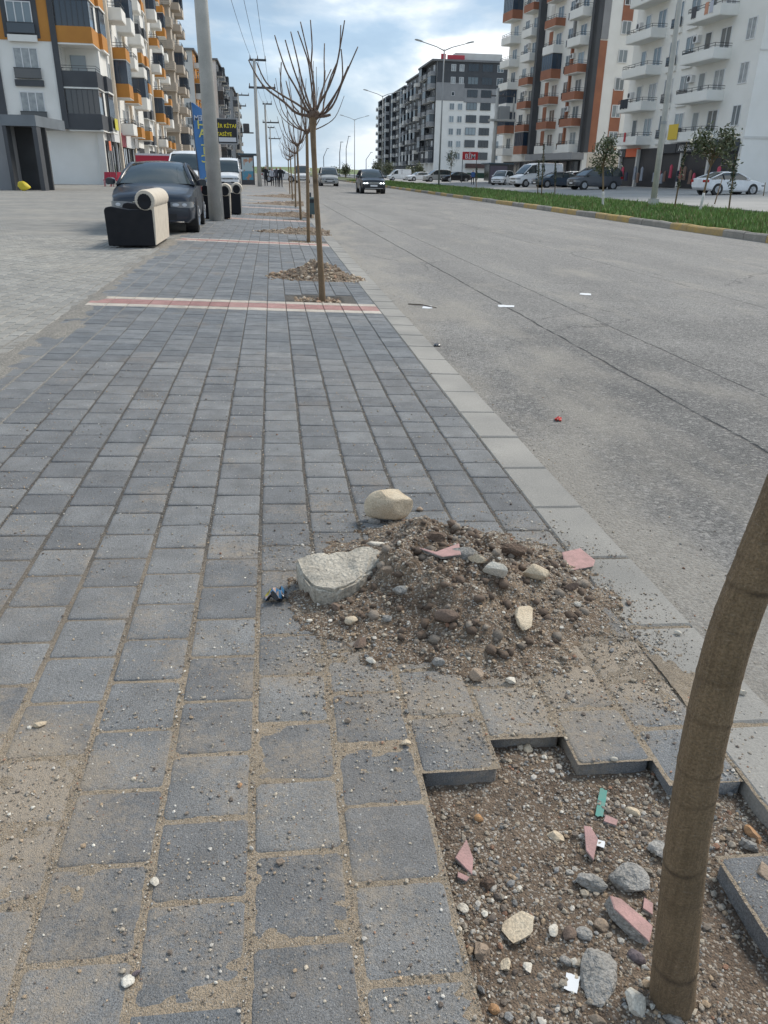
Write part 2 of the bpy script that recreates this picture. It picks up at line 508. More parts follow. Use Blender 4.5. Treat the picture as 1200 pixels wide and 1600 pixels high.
def asphalt():
    t = NT('asphalt')
    sep = t.n('ShaderNodeSeparateXYZ', {0: t.pos()})
    X, Y = sep.outputs[0], sep.outputs[1]
    st = t.n('ShaderNodeMapping', {'Vector': t.pos(), 'Scale': (0.55, 0.09, 1)}).outputs[0]
    base = t.mix(t.ramp(t.noise(1.4, 6, 0.6, st), 0.32, 0.68), (0.268, 0.257, 0.240), (0.205, 0.197, 0.186))
    near = t.ramp(Y, 3.0, 13.0, 1.0, 0.0)
    patch = t.math('MULTIPLY', t.ramp(t.noise(0.62, 5, 0.6), 0.44, 0.60), near)
    base = t.mix(t.math('MULTIPLY', patch, 0.55), base, (0.112, 0.110, 0.107))
    el = t.n('ShaderNodeVectorMath', {0: t.n('ShaderNodeVectorMath', {0: t.pos(), 1: (0.42, 0.17, 0.0)}, operation='MULTIPLY').outputs[0], 1: (0.42*2.75, 0.17*4.7, 0.0)}, operation='DISTANCE').outputs['Value']
    bare = t.ramp(t.math('ADD', el, t.math('MULTIPLY', t.math('SUBTRACT', t.noise(1.1, 5, 0.65), 0.5), 1.3)), 0.25, 0.60, 0.50, 0.0)
    base = t.mix(bare, base, (0.115, 0.112, 0.108))
    ag = t.noise(95, 4, 0.8)
    g = t.math('MULTIPLY', t.ramp(ag, 0.34, 0.66, 0.42, 1.65), t.ramp(t.noise(420, 2, 0.8), 0.3, 0.7, 0.75, 1.25))
    base = t.mix(1.0, base, t.n('ShaderNodeCombineXYZ', {0: g, 1: g, 2: g}).outputs[0], 'MULTIPLY')
    v = t.n('ShaderNodeTexVoronoi', {'Vector': t.pos(), 'Scale': 55.0})
    vc = t.n('ShaderNodeSeparateColor', {0: v.outputs['Color']}).outputs[0]
    base = t.mix(t.math('MULTIPLY', t.ramp(vc, 0.86, 0.90), 0.45), base, (0.42, 0.40, 0.37))
    base = t.mix(t.math('MULTIPLY', t.ramp(vc, 0.14, 0.10), 0.5), base, (0.07, 0.068, 0.065))
    # dusty drifts: beside the kerb and in streaks along the lane
    edge = t.ramp(X, 1.35, 2.6, 0.19, 0.0)
    ds = t.n('ShaderNodeMapping', {'Vector': t.pos(), 'Scale': (1.0, 0.35, 1)}).outputs[0]
    d = t.math('ADD', t.noise(1.5, 6, 0.65, ds), edge)
    base = t.mix(t.math('MULTIPLY', t.ramp(d, 0.53, 0.72), 0.60), base, (0.355, 0.325, 0.28))
    # long joints between paving passes, wandering and broken
    crack = None
    for x0, drift, w, k in ((2.79, -0.010, 0.013, 1.0), (3.50, -0.006, 0.010, 0.7), (5.9, 0.0, 0.012, 0.6), (8.6, 0.004, 0.014, 0.5)):
        wob = t.math('MULTIPLY', t.math('SUBTRACT', t.noise(1.6, 6, 0.75), 0.5), 0.10)
        dx = t.math('ABSOLUTE', t.math('ADD', t.math('SUBTRACT', X, x0), t.math('ADD', wob, t.math('MULTIPLY', Y, -drift))))
        c = t.math('MULTIPLY', t.ramp(dx, w*0.4, w*1.5, 1.0, 0.0), k)
        crack = c if crack is None else t.math('MAXIMUM', crack, c)
    cv = t.n('ShaderNodeTexVoronoi', {'Vector': t.n('ShaderNodeVectorMath', {0: t.pos(), 1: t.n('ShaderNodeVectorMath', {0: t.noise(2.0, 4, out=1), 3: 0.5}, operation='SCALE').outputs[0]}, operation='ADD').outputs[0], 'Scale': 0.32}, feature='DISTANCE_TO_EDGE')
    fine = t.math('MULTIPLY', t.ramp(cv.outputs[0], 0.001, 0.006, 1.0, 0.0), t.ramp(t.noise(0.4, 3), 0.5, 0.62))
    crack = t.math('MAXIMUM', crack, t.math('MULTIPLY', fine, 0.7))
    crack = t.math('MULTIPLY', crack, t.ramp(t.noise(6, 4, 0.7), 0.34, 0.52))
    base = t.mix(t.math('MULTIPLY', crack, 0.62), base, (0.045, 0.042, 0.04))
    h = t.math('ADD', t.math('ADD', ag, t.math('MULTIPLY', v.outputs['Distance'], -0.6)), t.math('MULTIPLY', crack, -3.0))
    return t.fin(base, 0.92, t.bump(h, 0.010, 1.0))
M_ASPH = asphalt()
def plaza():
    t = NT('plaza_pavers')
    b = t.n('ShaderNodeTexBrick', {'Vector': t.pos(), 'Color1': (0.295, 0.285, 0.262, 1), 'Color2': (0.235, 0.23, 0.215, 1), 'Mortar': (0.14, 0.13, 0.115, 1), 'Scale': 1.0, 'Mortar Size': 0.010, 'Brick Width': 0.2, 'Row Height': 0.1, 'Bias': 0.0})
    d = t.ramp(t.noise(0.5, 6, 0.62), 0.42, 0.66)
    col = t.mix(t.math('MULTIPLY', d, 0.6), b.outputs[0], (0.33, 0.305, 0.262))
    g = t.math('MULTIPLY', t.ramp(t.noise(120, 3), 0.3, 0.7, 0.8, 1.2), t.ramp(t.noise(2.4, 5), 0.3, 0.7, 0.85, 1.12))
    col = t.mix(1.0, col, t.n('ShaderNodeCombineXYZ', {0: g, 1: g, 2: g}).outputs[0], 'MULTIPLY')
    return t.fin(col, 0.9, t.bump(b.outputs[1], 0.004, -0.7 if False else 0.7))
M_PLAZA = plaza()

# ================================================================ GROUND
def sheet(name, x0, x1, y0, y1, z, mat, zx1=None):
    mb = MB()
    mb.add([(x0, y0, z), (x1, y0, z if zx1 is None else zx1), (x1, y1, z if zx1 is None else zx1), (x0, y1, z)], [(0, 1, 2, 3)])
    return structure(mb.build(name, mat))
M_FIELD = surf('field', (0.16, 0.20, 0.075), (0.27, 0.24, 0.14), 0.02, 0.95)
sheet('ground', -3000, 3000, -300, 5000, -0.8, M_FIELD)
sheet('road', 1.25, 12.15, -6, 420, -0.12, M_ASPH)
plaza_o = sheet('plaza', -90, -1.99, -6, 420, 0.066, M_PLAZA)
M_SERV = surf('service_road', (0.36, 0.35, 0.335), (0.29, 0.285, 0.27), 0.35, 0.9, 0.004, 60, 0.12, 30)
o = sheet('service_road', 19.75, 36.0, -6, 420, 0.0, M_SERV, 0.42)
sheet('forecourt', 36.0, 120, -6, 420, 0.42, M_SERV)
# far low hill and the dusty shoulder at the end of the street
M_HILL = surf('hill', (0.10, 0.17, 0.06), (0.20, 0.22, 0.11), 0.012, 0.95)
mb = MB()
rings = []
for i in range(41):
    x = -700+i*45
    hh = 3.2+1.2*math.sin(i*0.5)+0.7*math.sin(i*1.3)
    rings.append([(x, 640, -1.0), (x, 690, hh*0.8), (x, 800, hh), (x, 1000, -1)])
mb.rings(rings, closed=False)
structure(mb.build('hill', M_HILL, smooth=True))

# ---- pavement: courses of square grey setts laid in broken joints
PW = 0.1995
KX0, KX1 = 1.098, 1.334
NCOL = 15
BANDS = [8.07, 15.95, 23.75, 31.6, 39.5, 47.4, 55.2]
BAND_W = 0.62
PITS = [(0.14, 0.80, 8.74, 9.28), (0.34, 1.0, 16.6, 17.1), (0.4, 1.0, 24.4, 24.9)]
def in_pit(x0, x1, y0, y1):
    for a, b, c, d in PITS:
        if x0 < b-0.05 and x1 > a+0.05 and y0 < d-0.05 and y1 > c+0.05: return True
    return False
def pit_front(col):            # front edge of the paving beyond the open pit of the nearest tree
    return {0: 0, 1: 1.404, 2: 1.512, 3: 1.397}.get(col, 0)
rows = {}
for par in (0, 1):
    base = 1.397 if par else 1.512
    ys = [base + n*0.208 for n in range(-8, 6)]
    y = ys[-1]
    while y < 34:
        y += 0.2025
        ys.append(y)
    rows[par] = ys
rg = random.Random(5)
pavers = []
for col in range(NCOL):
    x1 = KX0 - col*PW
    x0 = x1 - PW
    ys = rows[col % 2]
    jit = rg.uniform(-0.01, 0.01)
    for a, b in zip(ys[:-1], ys[1:]):
        if col > 5 or a > 2.2:
            a, b = a+jit, b+jit
        segs = [(a, b)]
        for bd in BANDS:
            ns = []
            for p, q in segs:
                if q <= bd or p >= bd+BAND_W: ns.append((p, q)); continue
                if p < bd-0.02: ns.append((p, bd))
                if q > bd+BAND_W+0.02: ns.append((bd+BAND_W, q))
            segs = ns
        for p, q in segs:
            if q - p < 0.035: continue
            if 1 <= col <= 3 and (p+q)/2 < pit_front(col) and q > 0.30: continue
            if col == 0 and 1.10 < (p+q)/2 < 1.30: continue
            if in_pit(x0, x1, p, q): continue
            pavers.append((col, x0, x1, p, q))
sidewalk = structure(link('sidewalk', None))
def paver_mesh(w, l, seed):
    r = random.Random(seed)
    g = 0.0045 + r.uniform(0, 0.0020)
    x0, x1, y0, y1 = -w/2+g, w/2-g, -l/2+0.0036, l/2-0.0036
    c1, c2 = 0.007, 0.0026
    mb = MB()
    rg_ = []
    for z, i in ((-0.062, 0), (-c1, 0), (-c2, 0.0022), (-0.0004, c1), (0.0, 0.018)):
        ring = []
        k = 0.006
        for cx_, cy_, sx, sy in ((x0, y0, 1, 1), (x1, y0, -1, 1), (x1, y1, -1, -1), (x0, y1, 1, -1)):
            # small rounded / chipped corners
            kk = k*r.uniform(0.7, 1.8)
            p, q = (cx_+sx*(i+kk), cy_+sy*i), (cx_+sx*i, cy_+sy*(i+kk))
            if (sx, sy) in ((1, 1), (-1, -1)): ring += [q, p]
            else: ring += [p, q]
        rg_.append([(a, b, z) for a, b in ring])
    mb.rings(rg_, True, True)
    return mb.mesh('paver', M_PAVER, smooth=50)
def vis_area(p):
    _, x0, x1, a, b = p
    c = (x0+x1)/2, (a+b)/2
    if not in_frame((c[0], c[1], SLOPE*c[0]), 60): return 0
    return 1/(c[0]**2+c[1]**2+H*H)**1.5
pavers.sort(key=lambda p: -vis_area(p))
nind = 300
cache = {}
for i, (col, x0, x1, a, b) in enumerate(pavers[:nind]):
    key = (round(b-a, 3), i % 9)
    if key not in cache: cache[key] = paver_mesh(x1-x0, b-a, hash(key) % 9999)
    xc, yc = (x0+x1)/2, (a+b)/2
    near_heap = math.exp(-((xc-0.62)**2+(yc-1.9)**2)/0.5)
    tl = 0.006+0.010*near_heap
    link('paver', cache[key], sidewalk, (xc+rg.uniform(-.0012, .0012), yc+rg.uniform(-.001, .001), SLOPE*xc+rg.uniform(-.0016, .0012)),
         (rg.gauss(0, tl*0.7), math.atan(-SLOPE)+rg.gauss(0, tl*0.7), rg.gauss(0, 0.006)))
def stuff_boxes(name, items, mat, ztop=0.0, c=0.006, gap=0.0035, parent=None):
    mb = MB(); tint = []
    for x0, x1, a, b in items:
        n0 = len(mb.v)
        mb.cbox(x0+gap, x1-gap, a+0.0025, b-0.0025, -0.06, ztop+rg.uniform(-.002, .0015), c)
        tx, ty = rg.gauss(0, 0.008), rg.gauss(0, 0.008)
        xc, yc = (x0+x1)/2, (a+b)/2
        for k in range(n0, len(mb.v)):
            x, y, z = mb.v[k]
            mb.v[k] = (x, y, z+SLOPE*x+(x-xc)*tx+(y-yc)*ty)
        tint += [rg.random()]*(len(mb.v)-n0)
    me = mb.mesh(name, mat, fixn=False)
    at_ = me.attributes.new('tint', 'FLOAT', 'POINT')
    at_.data.foreach_set('value', tint)
    o = link(name, me, parent)
    return o
rest = [(x0, x1, a, b) for col, x0, x1, a, b in pavers[nind:] if b > 0.2]
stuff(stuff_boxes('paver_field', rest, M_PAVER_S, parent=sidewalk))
# red and cream bands
cr, rd = [], []
for k, bd in enumerate(BANDS):
    for col in range(NCOL):
        x1 = KX0 - col*PW; x0 = x1-PW
        segs = [(bd, bd+0.155, 'c'), (bd+0.155, bd+0.465, 'r'), (bd+0.465, bd+BAND_W, 'c')]
        for a, b, s in segs:
            if k == 0:
                mb = MB(); mb.cbox(-PW/2+0.003, PW/2-0.003, -(b-a)/2+0.002, (b-a)/2-0.002, -0.06, 0.001, 0.004)
                xc, yc = (x0+x1)/2, (a+b)/2
                link('cream_paver' if s == 'c' else 'red_paver', cache.setdefault((s, 'band'), mb.mesh('band_paver', M_PAVER_C if s == 'c' else M_PAVER_R)), sidewalk,
                     (xc, yc, SLOPE*xc+rg.uniform(-.001, .001)), (rg.gauss(0, .006), math.atan(-SLOPE), rg.gauss(0, .004)))
            else:
                (cr if s == 'c' else rd).append((x0, x1, a, b))
stuff(stuff_boxes('cream_paver_rows', cr, M_PAVER_CS, parent=sidewalk))
stuff(stuff_boxes('red_paver_rows', rd, M_PAVER_RS, parent=sidewalk))
# far stretch of the pavement, too far to tell the pieces apart
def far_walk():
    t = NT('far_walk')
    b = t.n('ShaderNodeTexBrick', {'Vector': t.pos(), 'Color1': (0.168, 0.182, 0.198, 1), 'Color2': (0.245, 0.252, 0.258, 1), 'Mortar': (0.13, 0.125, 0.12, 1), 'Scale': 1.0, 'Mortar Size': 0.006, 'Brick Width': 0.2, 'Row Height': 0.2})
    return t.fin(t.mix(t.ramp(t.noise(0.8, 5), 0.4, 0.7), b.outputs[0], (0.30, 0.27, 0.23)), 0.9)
mb = MB()
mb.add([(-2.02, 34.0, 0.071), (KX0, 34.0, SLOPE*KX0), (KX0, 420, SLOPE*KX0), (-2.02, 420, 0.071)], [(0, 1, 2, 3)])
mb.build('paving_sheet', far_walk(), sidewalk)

# ---- bedding sand: fills the joints, drifts up over the paving in places
def bed_height(x, y):
    if y > 4.6: return -0.0075+0.0025*fbm(x, y, 3, 2, 2)
    near = max(0.0, min(1.0, (3.1-y)/1.6))
    left = math.exp(-((x+0.72)**2+(y-1.36)**2)/0.08)*1.25 + math.exp(-((x+0.26)**2+(y-1.06)**2)/0.018)*0.5 + math.exp(-((x-0.12)**2+(y-1.72)**2)/0.03)*0.5
    hp = math.exp(-(((x-0.60)/0.75)**2+((y-2.05)/0.55)**2)*1.3)*0.55
    rt = math.exp(-((x-1.03)/0.12)**2)*math.exp(-((y-1.75)/0.6)**2)*0.9
    d = fbm(x, y, 3.2, 1, 5)*0.75 + left + hp + rt + near*0.24 - 0.80 + 0.42*fbm(x, y, 26, 31, 3)
    z = -0.0062 + 0.0038*near + 0.0016*fbm(x, y, 22, 3, 2)
    if d > 0:
        z += min(d, 0.85)*0.0105*(0.7+0.6*fbm(x, y, 14, 4, 3))
    return z
def heightfield(name, x0, x1, y0, y1, nx, ny, fn, mat, parent=None, skip=None, slope=True):
    xs = np.linspace(x0, x1, nx); ys = np.linspace(y0, y1, ny)
    V = []
    for y in ys:
        for x in xs:
            V.append((x, y, (SLOPE*x if slope else 0)+fn(x, y)))
    Fs = []
    for j in range(ny-1):
        for i in range(nx-1):
            if skip and skip((xs[i]+xs[i+1])/2, (ys[j]+ys[j+1])/2): continue
            a = j*nx+i
            Fs.append((a, a+1, a+nx+1, a+nx))
    me = bpy.data.meshes.new(name)
    me.from_pydata(V, [], Fs)
    me.materials.append(mat)
    me.polygons.foreach_set('use_smooth', [True]*len(me.polygons))
    return link(name, me, parent)
def pit_zone(x, y):
    if y < 0.34: return False
    if 0.4995 < x < 0.699: return y < 1.505
    if 0.302 < x < 0.897: return y < 1.395
    if 0.897 <= x < 1.096: return 1.095 < y < 1.308
    return False
def hole(x, y):
    return pit_zone(x, y)
o = heightfield('bedding_sand', -1.5, KX0+0.004, 0.3, 4.0, 330, 460, bed_height, M_SAND, sidewalk, hole)
o['kind'] = 'stuff'
o = heightfield('bedding_sand', -1.90, KX0+0.004, 4.0, 34.0, 70, 700, lambda x, y: -0.0075 if not in_pit(x, x, y, y) else -0.06, M_SAND, sidewalk)
o['kind'] = 'stuff'
o = heightfield('bedding_sand', -1.99, -1.5, 0.3, 4.0, 20, 60, lambda x, y: -0.008, M_SAND, sidewalk)
o['kind'] = 'stuff'
# dirt strip where the plaza's paving meets the pavement: an uneven low bank
def dirt_h(x, y):
    e = (x+1.90+0.12*fbm(x, y, 0.7, 9, 3))/0.13
    return 0.012*math.exp(-e*e)*(0.75+1.5*fbm(x, y, 4.0, 8, 4)) - 0.0045
o = heightfield('dirt_verge', -2.25, -1.45, 0.5, 34.0, 44, 480, dirt_h, M_VERGE, None, lambda x, y: x < -1.99 and dirt_h(x, y) < -0.003)
stuff(o, 'sandy dirt drifted along the left edge of the grey pavement', 'dirt')

# ---- small setts of the plaza, laid in rows beside the pavement
def plaza_mat():
    t = NT('plaza_sett')
    rnd = t.n('ShaderNodeAttribute', attribute_name='tint').outputs['Fac']
    col = t.mix(rnd, (0.295, 0.285, 0.262), (0.225, 0.22, 0.205))
    col = t.mix(t.math('MULTIPLY', t.ramp(t.noise(0.5, 6, 0.62), 0.42, 0.66), 0.6), col, (0.33, 0.305, 0.262))
    g = t.math('MULTIPLY', t.ramp(t.noise(120, 3), 0.3, 0.7, 0.8, 1.2), t.ramp(t.noise(2.4, 5), 0.3, 0.7, 0.85, 1.12))
    col = t.mix(1.0, col, t.n('ShaderNodeCombineXYZ', {0: g, 1: g, 2: g}).outputs[0], 'MULTIPLY')
    return t.fin(col, 0.9)
its = []
for j in range(0, 62):
    for i in range(0, 92):
        x1 = -1.95-i*0.1
        y0 = 4.2+j*0.2+(0.1 if i % 2 else 0)
        if in_frame((x1-0.05, y0+0.1, 0.07), 25): its.append((x1-0.1, x1, y0, y0+0.2))
mb = MB(); tint = []
for x0, x1, a, b in its:
    n0 = len(mb.v); mb.cbox(x0+0.004, x1-0.004, a+0.004, b-0.004, 0.03, 0.0715+rg.uniform(-.002, .002), 0.007); tint += [rg.random()]*(len(mb.v)-n0)
me = mb.mesh('sett_rows', plaza_mat(), fixn=False)
me.attributes.new('tint', 'FLOAT', 'POINT').data.foreach_set('value', tint)
o = link('sett_rows', me, plaza_o); o['kind'] = 'stuff'

# ---- kerb stones of the pavement
kerb = structure(link('kerb', None))
L0 = 3.42*0.875
KL = 0.494
km = []
for s in range(4):
    r = random.Random(40+s)
    mb = MB()
    mb.cbox(-(KX1-KX0)/2, (KX1-KX0)/2, -KL/2+0.006, KL/2-0.006, -0.2, 0.0, 0.009)
    km.append(mb.mesh('kerb_stone', M_KERB, smooth=30))
ky = L0 - 6*KL
ck = (KX0+KX1)/2
for i in range(70):
    y = ky + (i+0.5)*KL
    if y < 0.3: continue
    link('kerb_stone', km[i % 4], kerb, (ck+rg.uniform(-.003, .003), y, SLOPE*ck+rg.uniform(-.002, .002)), (rg.gauss(0, .003), math.atan(-SLOPE)+rg.gauss(0, .006), rg.gauss(0, .003)))
mb = MB()
mb.box(KX0+0.01, KX1-0.012, 0.2, ky+70*KL, -0.25, SLOPE*ck-0.012)
mb.build('mortar_bed', M_MORTAR, kerb)
mb = MB()
mb.cbox(KX0, KX1, ky+70*KL, 420, -0.25, SLOPE*ck, 0.01)
mb.build('kerb_run', M_KERB, kerb)

# sand and grit drifted over the kerb beside the nearest pit
def kdrift(x, y):
    m = math.exp(-((x-1.09)/0.13)**2)*math.exp(-((y-1.72)/0.50)**2)*1.25+0.55*fbm(x, y, 5, 41, 4)+0.35*fbm(x, y, 28, 42, 2)-0.50
    return -0.004+0.011*max(-0.3, min(m, 0.9))
o = heightfield('kerb_sand', KX0-0.005, KX1-0.01, 0.95, 2.75, 50, 300, kdrift, M_SAND, kerb)
o['kind'] = 'stuff'

# ---- planted median: yellow and bare kerb stones, grass
M_KY = surf('kerb_yellow', (0.46, 0.305, 0.095), (0.33, 0.25, 0.14), 3.2, 0.85, 0.004, 80, 0.15, 40)
M_KG = surf('kerb_bare', (0.30, 0.275, 0.24), (0.22, 0.205, 0.18), 2.2, 0.9, 0.004, 80, 0.15, 40)
median = structure(link('median', None))
def mk_stone(m):
    mb = MB()
    mb.rings([[(-0.11, y, -0.25), (0.13, y, -0.25), (0.13, y, 0.16), (0.10, y, 0.185), (-0.04, y, 0.185), (-0.085, y, 0.15)] for y in (-0.49, 0.49)])
    return mb.mesh('kerb_stone', m)
ms = {True: mk_stone(M_KY), False: mk_stone(M_KG)}
for i in range(130):
    y = 8.0+i*1.0
    yel = 'GGYYYGGYYYGGYYGGYYYG'[(i+3) % 20] == 'Y'
    link('kerb_stone', ms[yel], median, (12.16+rg.uniform(-.012, .012), y, -0.12+rg.uniform(-.012, .012)), (rg.gauss(0, .01), rg.gauss(0, .01), rg.gauss(0, .008)))
mb = MB(); mb.box(12.06, 12.28, 137.6, 420, -0.3, 0.065); mb.build('kerb_run', M_KG, median)
M_GSOIL = surf('median_soil', (0.075, 0.12, 0.038), (0.12, 0.115, 0.06), 1.2, 0.95, 0.02, 12)
heightfield('median_soil', 12.22, 19.72, 6, 420, 14, 160, lambda x, y: 0.03+0.05*math.sin((x-12.22)/7.5*math.pi)+0.03*fbm(x, y, 0.5, 3, 3), M_GSOIL, median, slope=False)
mb = MB(); mb.cbox(19.68, 19.86, 6, 420, -0.2, 0.14, 0.02); mb.build('rear_kerb', M_KERB, median)
def grass_mat():
    t = NT('grass')
    c = t.n('ShaderNodeVertexColor', layer_name='Col').outputs[0]
    t.b.inputs['Subsurface Weight'].default_value = 0.0
    return t.fin(c, 0.7)
rgn = np.random.default_rng(11)
def grass(n):
    y = 11 + (rgn.random(n)**2.3)*130
    x = 12.30 + rgn.random(n)*7.35
    dens = np.array([fbm(a, b, 0.8, 6, 3) for a, b in zip(x, y)])
    keep = dens > -0.55
    x, y, dens = x[keep], y[keep], dens[keep]
    n = len(x)
    h = (0.08+0.13*rgn.random(n)**1.5)*(1+0.95*np.clip(dens, -0.6, 1))
    w = 0.016+0.012*rgn.random(n) + y*0.00025
    a = rgn.random(n)*2*np.pi
    lean = 0.5*h*rgn.random(n)
    z0 = 0.03+0.05*np.sin((x-12.22)/7.5*np.pi)-0.03
    V = np.zeros((n, 4, 3))
    dx, dy = np.cos(a), np.sin(a)
    V[:, 0] = np.stack([x-dx*w, y-dy*w, z0], 1)
    V[:, 1] = np.stack([x+dx*w, y+dy*w, z0], 1)
    lx, ly = np.cos(a+1.3)*lean, np.sin(a+1.3)*lean
    V[:, 2] = np.stack([x+dx*w*0.7+lx*0.4, y+dy*w*0.7+ly*0.4, z0+h*0.6], 1)
    V[:, 3] = np.stack([x+lx, y+ly, z0+h], 1)
    F = np.array([[0, 1, 2], [0, 2, 3]])
    Fa = (F[None]+(np.arange(n)*4)[:, None, None]).reshape(-1, 3)
    me = bpy.data.meshes.new('grass')
    me.vertices.add(n*4); me.vertices.foreach_set('co', V.ravel())
    me.loops.add(Fa.size); me.loops.foreach_set('vertex_index', Fa.ravel())
    me.polygons.add(len(Fa)); me.polygons.foreach_set('loop_start', np.arange(0, Fa.size, 3))
    me.update(calc_edges=True)
    cc = np.zeros((n, 4, 4)); k = rgn.random(n)[:, None]; k2 = np.clip(dens*0.8+0.5, 0, 1)[:, None]
    base = np.array([0.085, 0.155, 0.034])*(1-k2)+np.array([0.165, 0.265, 0.066])*k2
    base = base*(0.75+0.5*k)
    dry = (rgn.random(n) < 0.12)[:, None]
    base = np.where(dry, np.array([0.22, 0.20, 0.08]), base)
    cc[:, :, :3] = base[:, None, :]
    cc[:, :, 3] = 1
    me.color_attributes.new('Col', 'FLOAT_COLOR', 'POINT').data.foreach_set('color', cc.ravel())
    me.materials.append(grass_mat())
    return link('grass', me)
stuff(grass(90000), 'fresh green grass covering the planted strip beyond the road', 'grass')

# ================================================================ NEAREST TREE PIT, SOIL HEAP, STONES
def heap_h(x, y):
    dx, dy = (x-0.58)/0.44, (y-2.27)/0.41
    r = dx*dx+dy*dy+(0.30*dx*-dy if dx > 0 and dy < 0 else 0)*2.0+0.42*fbm(x, y, 3.0, 18, 3)
    r = max(r, 0.0)
    if r > 2.6: return 0.0
    h = 0.150*math.exp(-1.35*r**1.1)
    n = fbm(x, y, 6.5, 12, 4)
    h = h*(1+0.42*n) + 0.014*fbm(x, y, 24, 13, 3)*math.exp(-r)
    h -= 0.006+0.016*abs(fbm(x, y, 9, 19, 3))
    h *= max(0.0, min(1.0, (y-1.60)/0.18))
    return max(0.0, h)
def pit_h(x, y):
    return -0.047 + 0.016*fbm(x, y, 4.5, 15, 4) + 0.005*fbm(x, y, 30, 16, 2) + 0.012*math.exp(-((x-0.66)**2+(y-0.84)**2)/0.02)
def gz(x, y):
    z = terrain(x, y)
    if -2 < x < KX0 and y < 5:
        if pit_zone(x, y): return z+pit_h(x, y)
        return z+heap_h(x, y)
    return z
def hitg(u, v):
    d = ray(u, v)
    t = 0.9
    while t < 90:
        p = CO+d*t
        if p.z <= gz(p.x, p.y): break
        t += 0.004 if t < 6 else t*0.004
    return CO+d*t
soil = heightfield('soil', 0.296, 1.10, 0.34, 1.52, 170, 240, lambda x, y: pit_h(x, y), M_SOIL, None, lambda x, y: not (0.29 < x < 1.11 and (pit_zone(x, y) or pit_zone(x-0.012, y) or pit_zone(x, y-0.012) or pit_zone(x+0.012, y))))
structure(soil)
heap = thing('soil_heap', 'brown heap of dug-up soil and gravel on the pavement beside the kerb', 'soil heap')
heightfield('mound', 0.0, KX0+0.05, 1.62, 2.86, 180, 190, lambda x, y: heap_h(x, y) - (0.010 if heap_h(x, y) < 0.004 else 0), M_HEAP, heap)

PAL = [((0.44, 0.375, 0.29), 3.5), ((0.33, 0.285, 0.23), 4), ((0.54, 0.50, 0.44), 1.6), ((0.24, 0.195, 0.155), 3), ((0.15, 0.12, 0.098), 1.6), ((0.38, 0.28, 0.185), 2.5), ((0.26, 0.255, 0.245), 1.4), ((0.62, 0.58, 0.50), 0.7), ((0.30, 0.17, 0.11), 0.5)]
PALW = np.array([w for _, w in PAL]); PALW = PALW/PALW.sum()
PALC = np.array([c for c, _ in PAL])
def pal(n, r, dark=1.0):
    k = r.choice(len(PAL), n, p=PALW)
    return np.clip(PALC[k]*r.uniform(0.75, 1.2, (n, 1))*dark, 0.02, 0.85)
r3 = np.random.default_rng(77)
# gravel strewn over the paving
pts, sz = [], []
while len(pts) < 19000:
    x = r3.uniform(-1.45, KX0+0.02)
    y = 0.5 + (r3.random()**1.55)*5.2
    d = fbm(x, y, 2.4, 1, 4)*0.9 + max(0, (2.4-y))*0.20 + 0.9*math.exp(-((x-0.6)**2+(y-1.95)**2)/0.35)+1.1*math.exp(-((x+0.72)**2+(y-1.36)**2)/0.09)+0.9*math.exp(-((x+0.26)**2+(y-1.06)**2)/0.02)+0.9*math.exp(-((x-1.03)/0.1)**2)*math.exp(-((y-1.75)/0.6)**2)
    if r3.random() > 0.10+0.46*max(0, d): continue
    if pit_zone(x, y) or heap_h(x, y) > 0.012: continue
    if not in_frame((x, y, 0), 60): continue
    s = min(0.0010+r3.exponential(0.0011), 0.0075)
    z = SLOPE*x + max(0.0, bed_height(x, y)) + s*0.35
    pts.append((x, y, z)); sz.append(s)
o = pebbles('gravel', pts, sz, pal(len(pts), r3, 1.15), M_PEB, None, 3)
stuff(o, 'fine gravel and grit strewn over the grey paving', 'gravel')
# in the paving joints
pts, sz = [], []
for col in range(0, 9):
    x0 = KX0-col*PW
    for k in range(900):
        y = 0.55+r3.random()**1.5*6.0
        x = x0+r3.normal(0, 0.0035)
        if pit_zone(x, y) or heap_h(x, y) > 0.01: continue
        s = min(0.0011+r3.exponential(0.0009), 0.004)
        pts.append((x, y, SLOPE*x-0.002+s*0.3)); sz.append(s)
o = pebbles('joint_gravel', pts, sz, pal(len(pts), r3), M_PEB, sidewalk, 4)
o['kind'] = 'stuff'
# loose spill round the foot of the heap
pts, sz = [], []
while len(pts) < 6500:
    x, y = r3.uniform(-0.15, KX1-0.03), r3.uniform(1.25, 2.95)
    h = heap_h(x, y)
    if h > 0.012 or pit_zone(x, y): continue
    dx, dy = (x-0.62)/0.55, (y-2.15)/0.55
    if r3.random() > (1.15*math.exp(-1.1*max(0, dx*dx+dy*dy-0.7))+0.7*math.exp(-((x-1.12)/0.1)**2-((y-1.7)/0.4)**2))*(0.6+0.9*fbm(x, y, 5, 33, 3)): continue
    s = min(0.0011+r3.exponential(0.0013), 0.008)
    pts.append((x, y, SLOPE*x+max(h, bed_height(x, y), 0)+s*0.3)); sz.append(s)
o = pebbles('spilled_gravel', pts, sz, pal(len(pts), r3, 0.92), M_PEB, heap, 14)
o['kind'] = 'stuff'
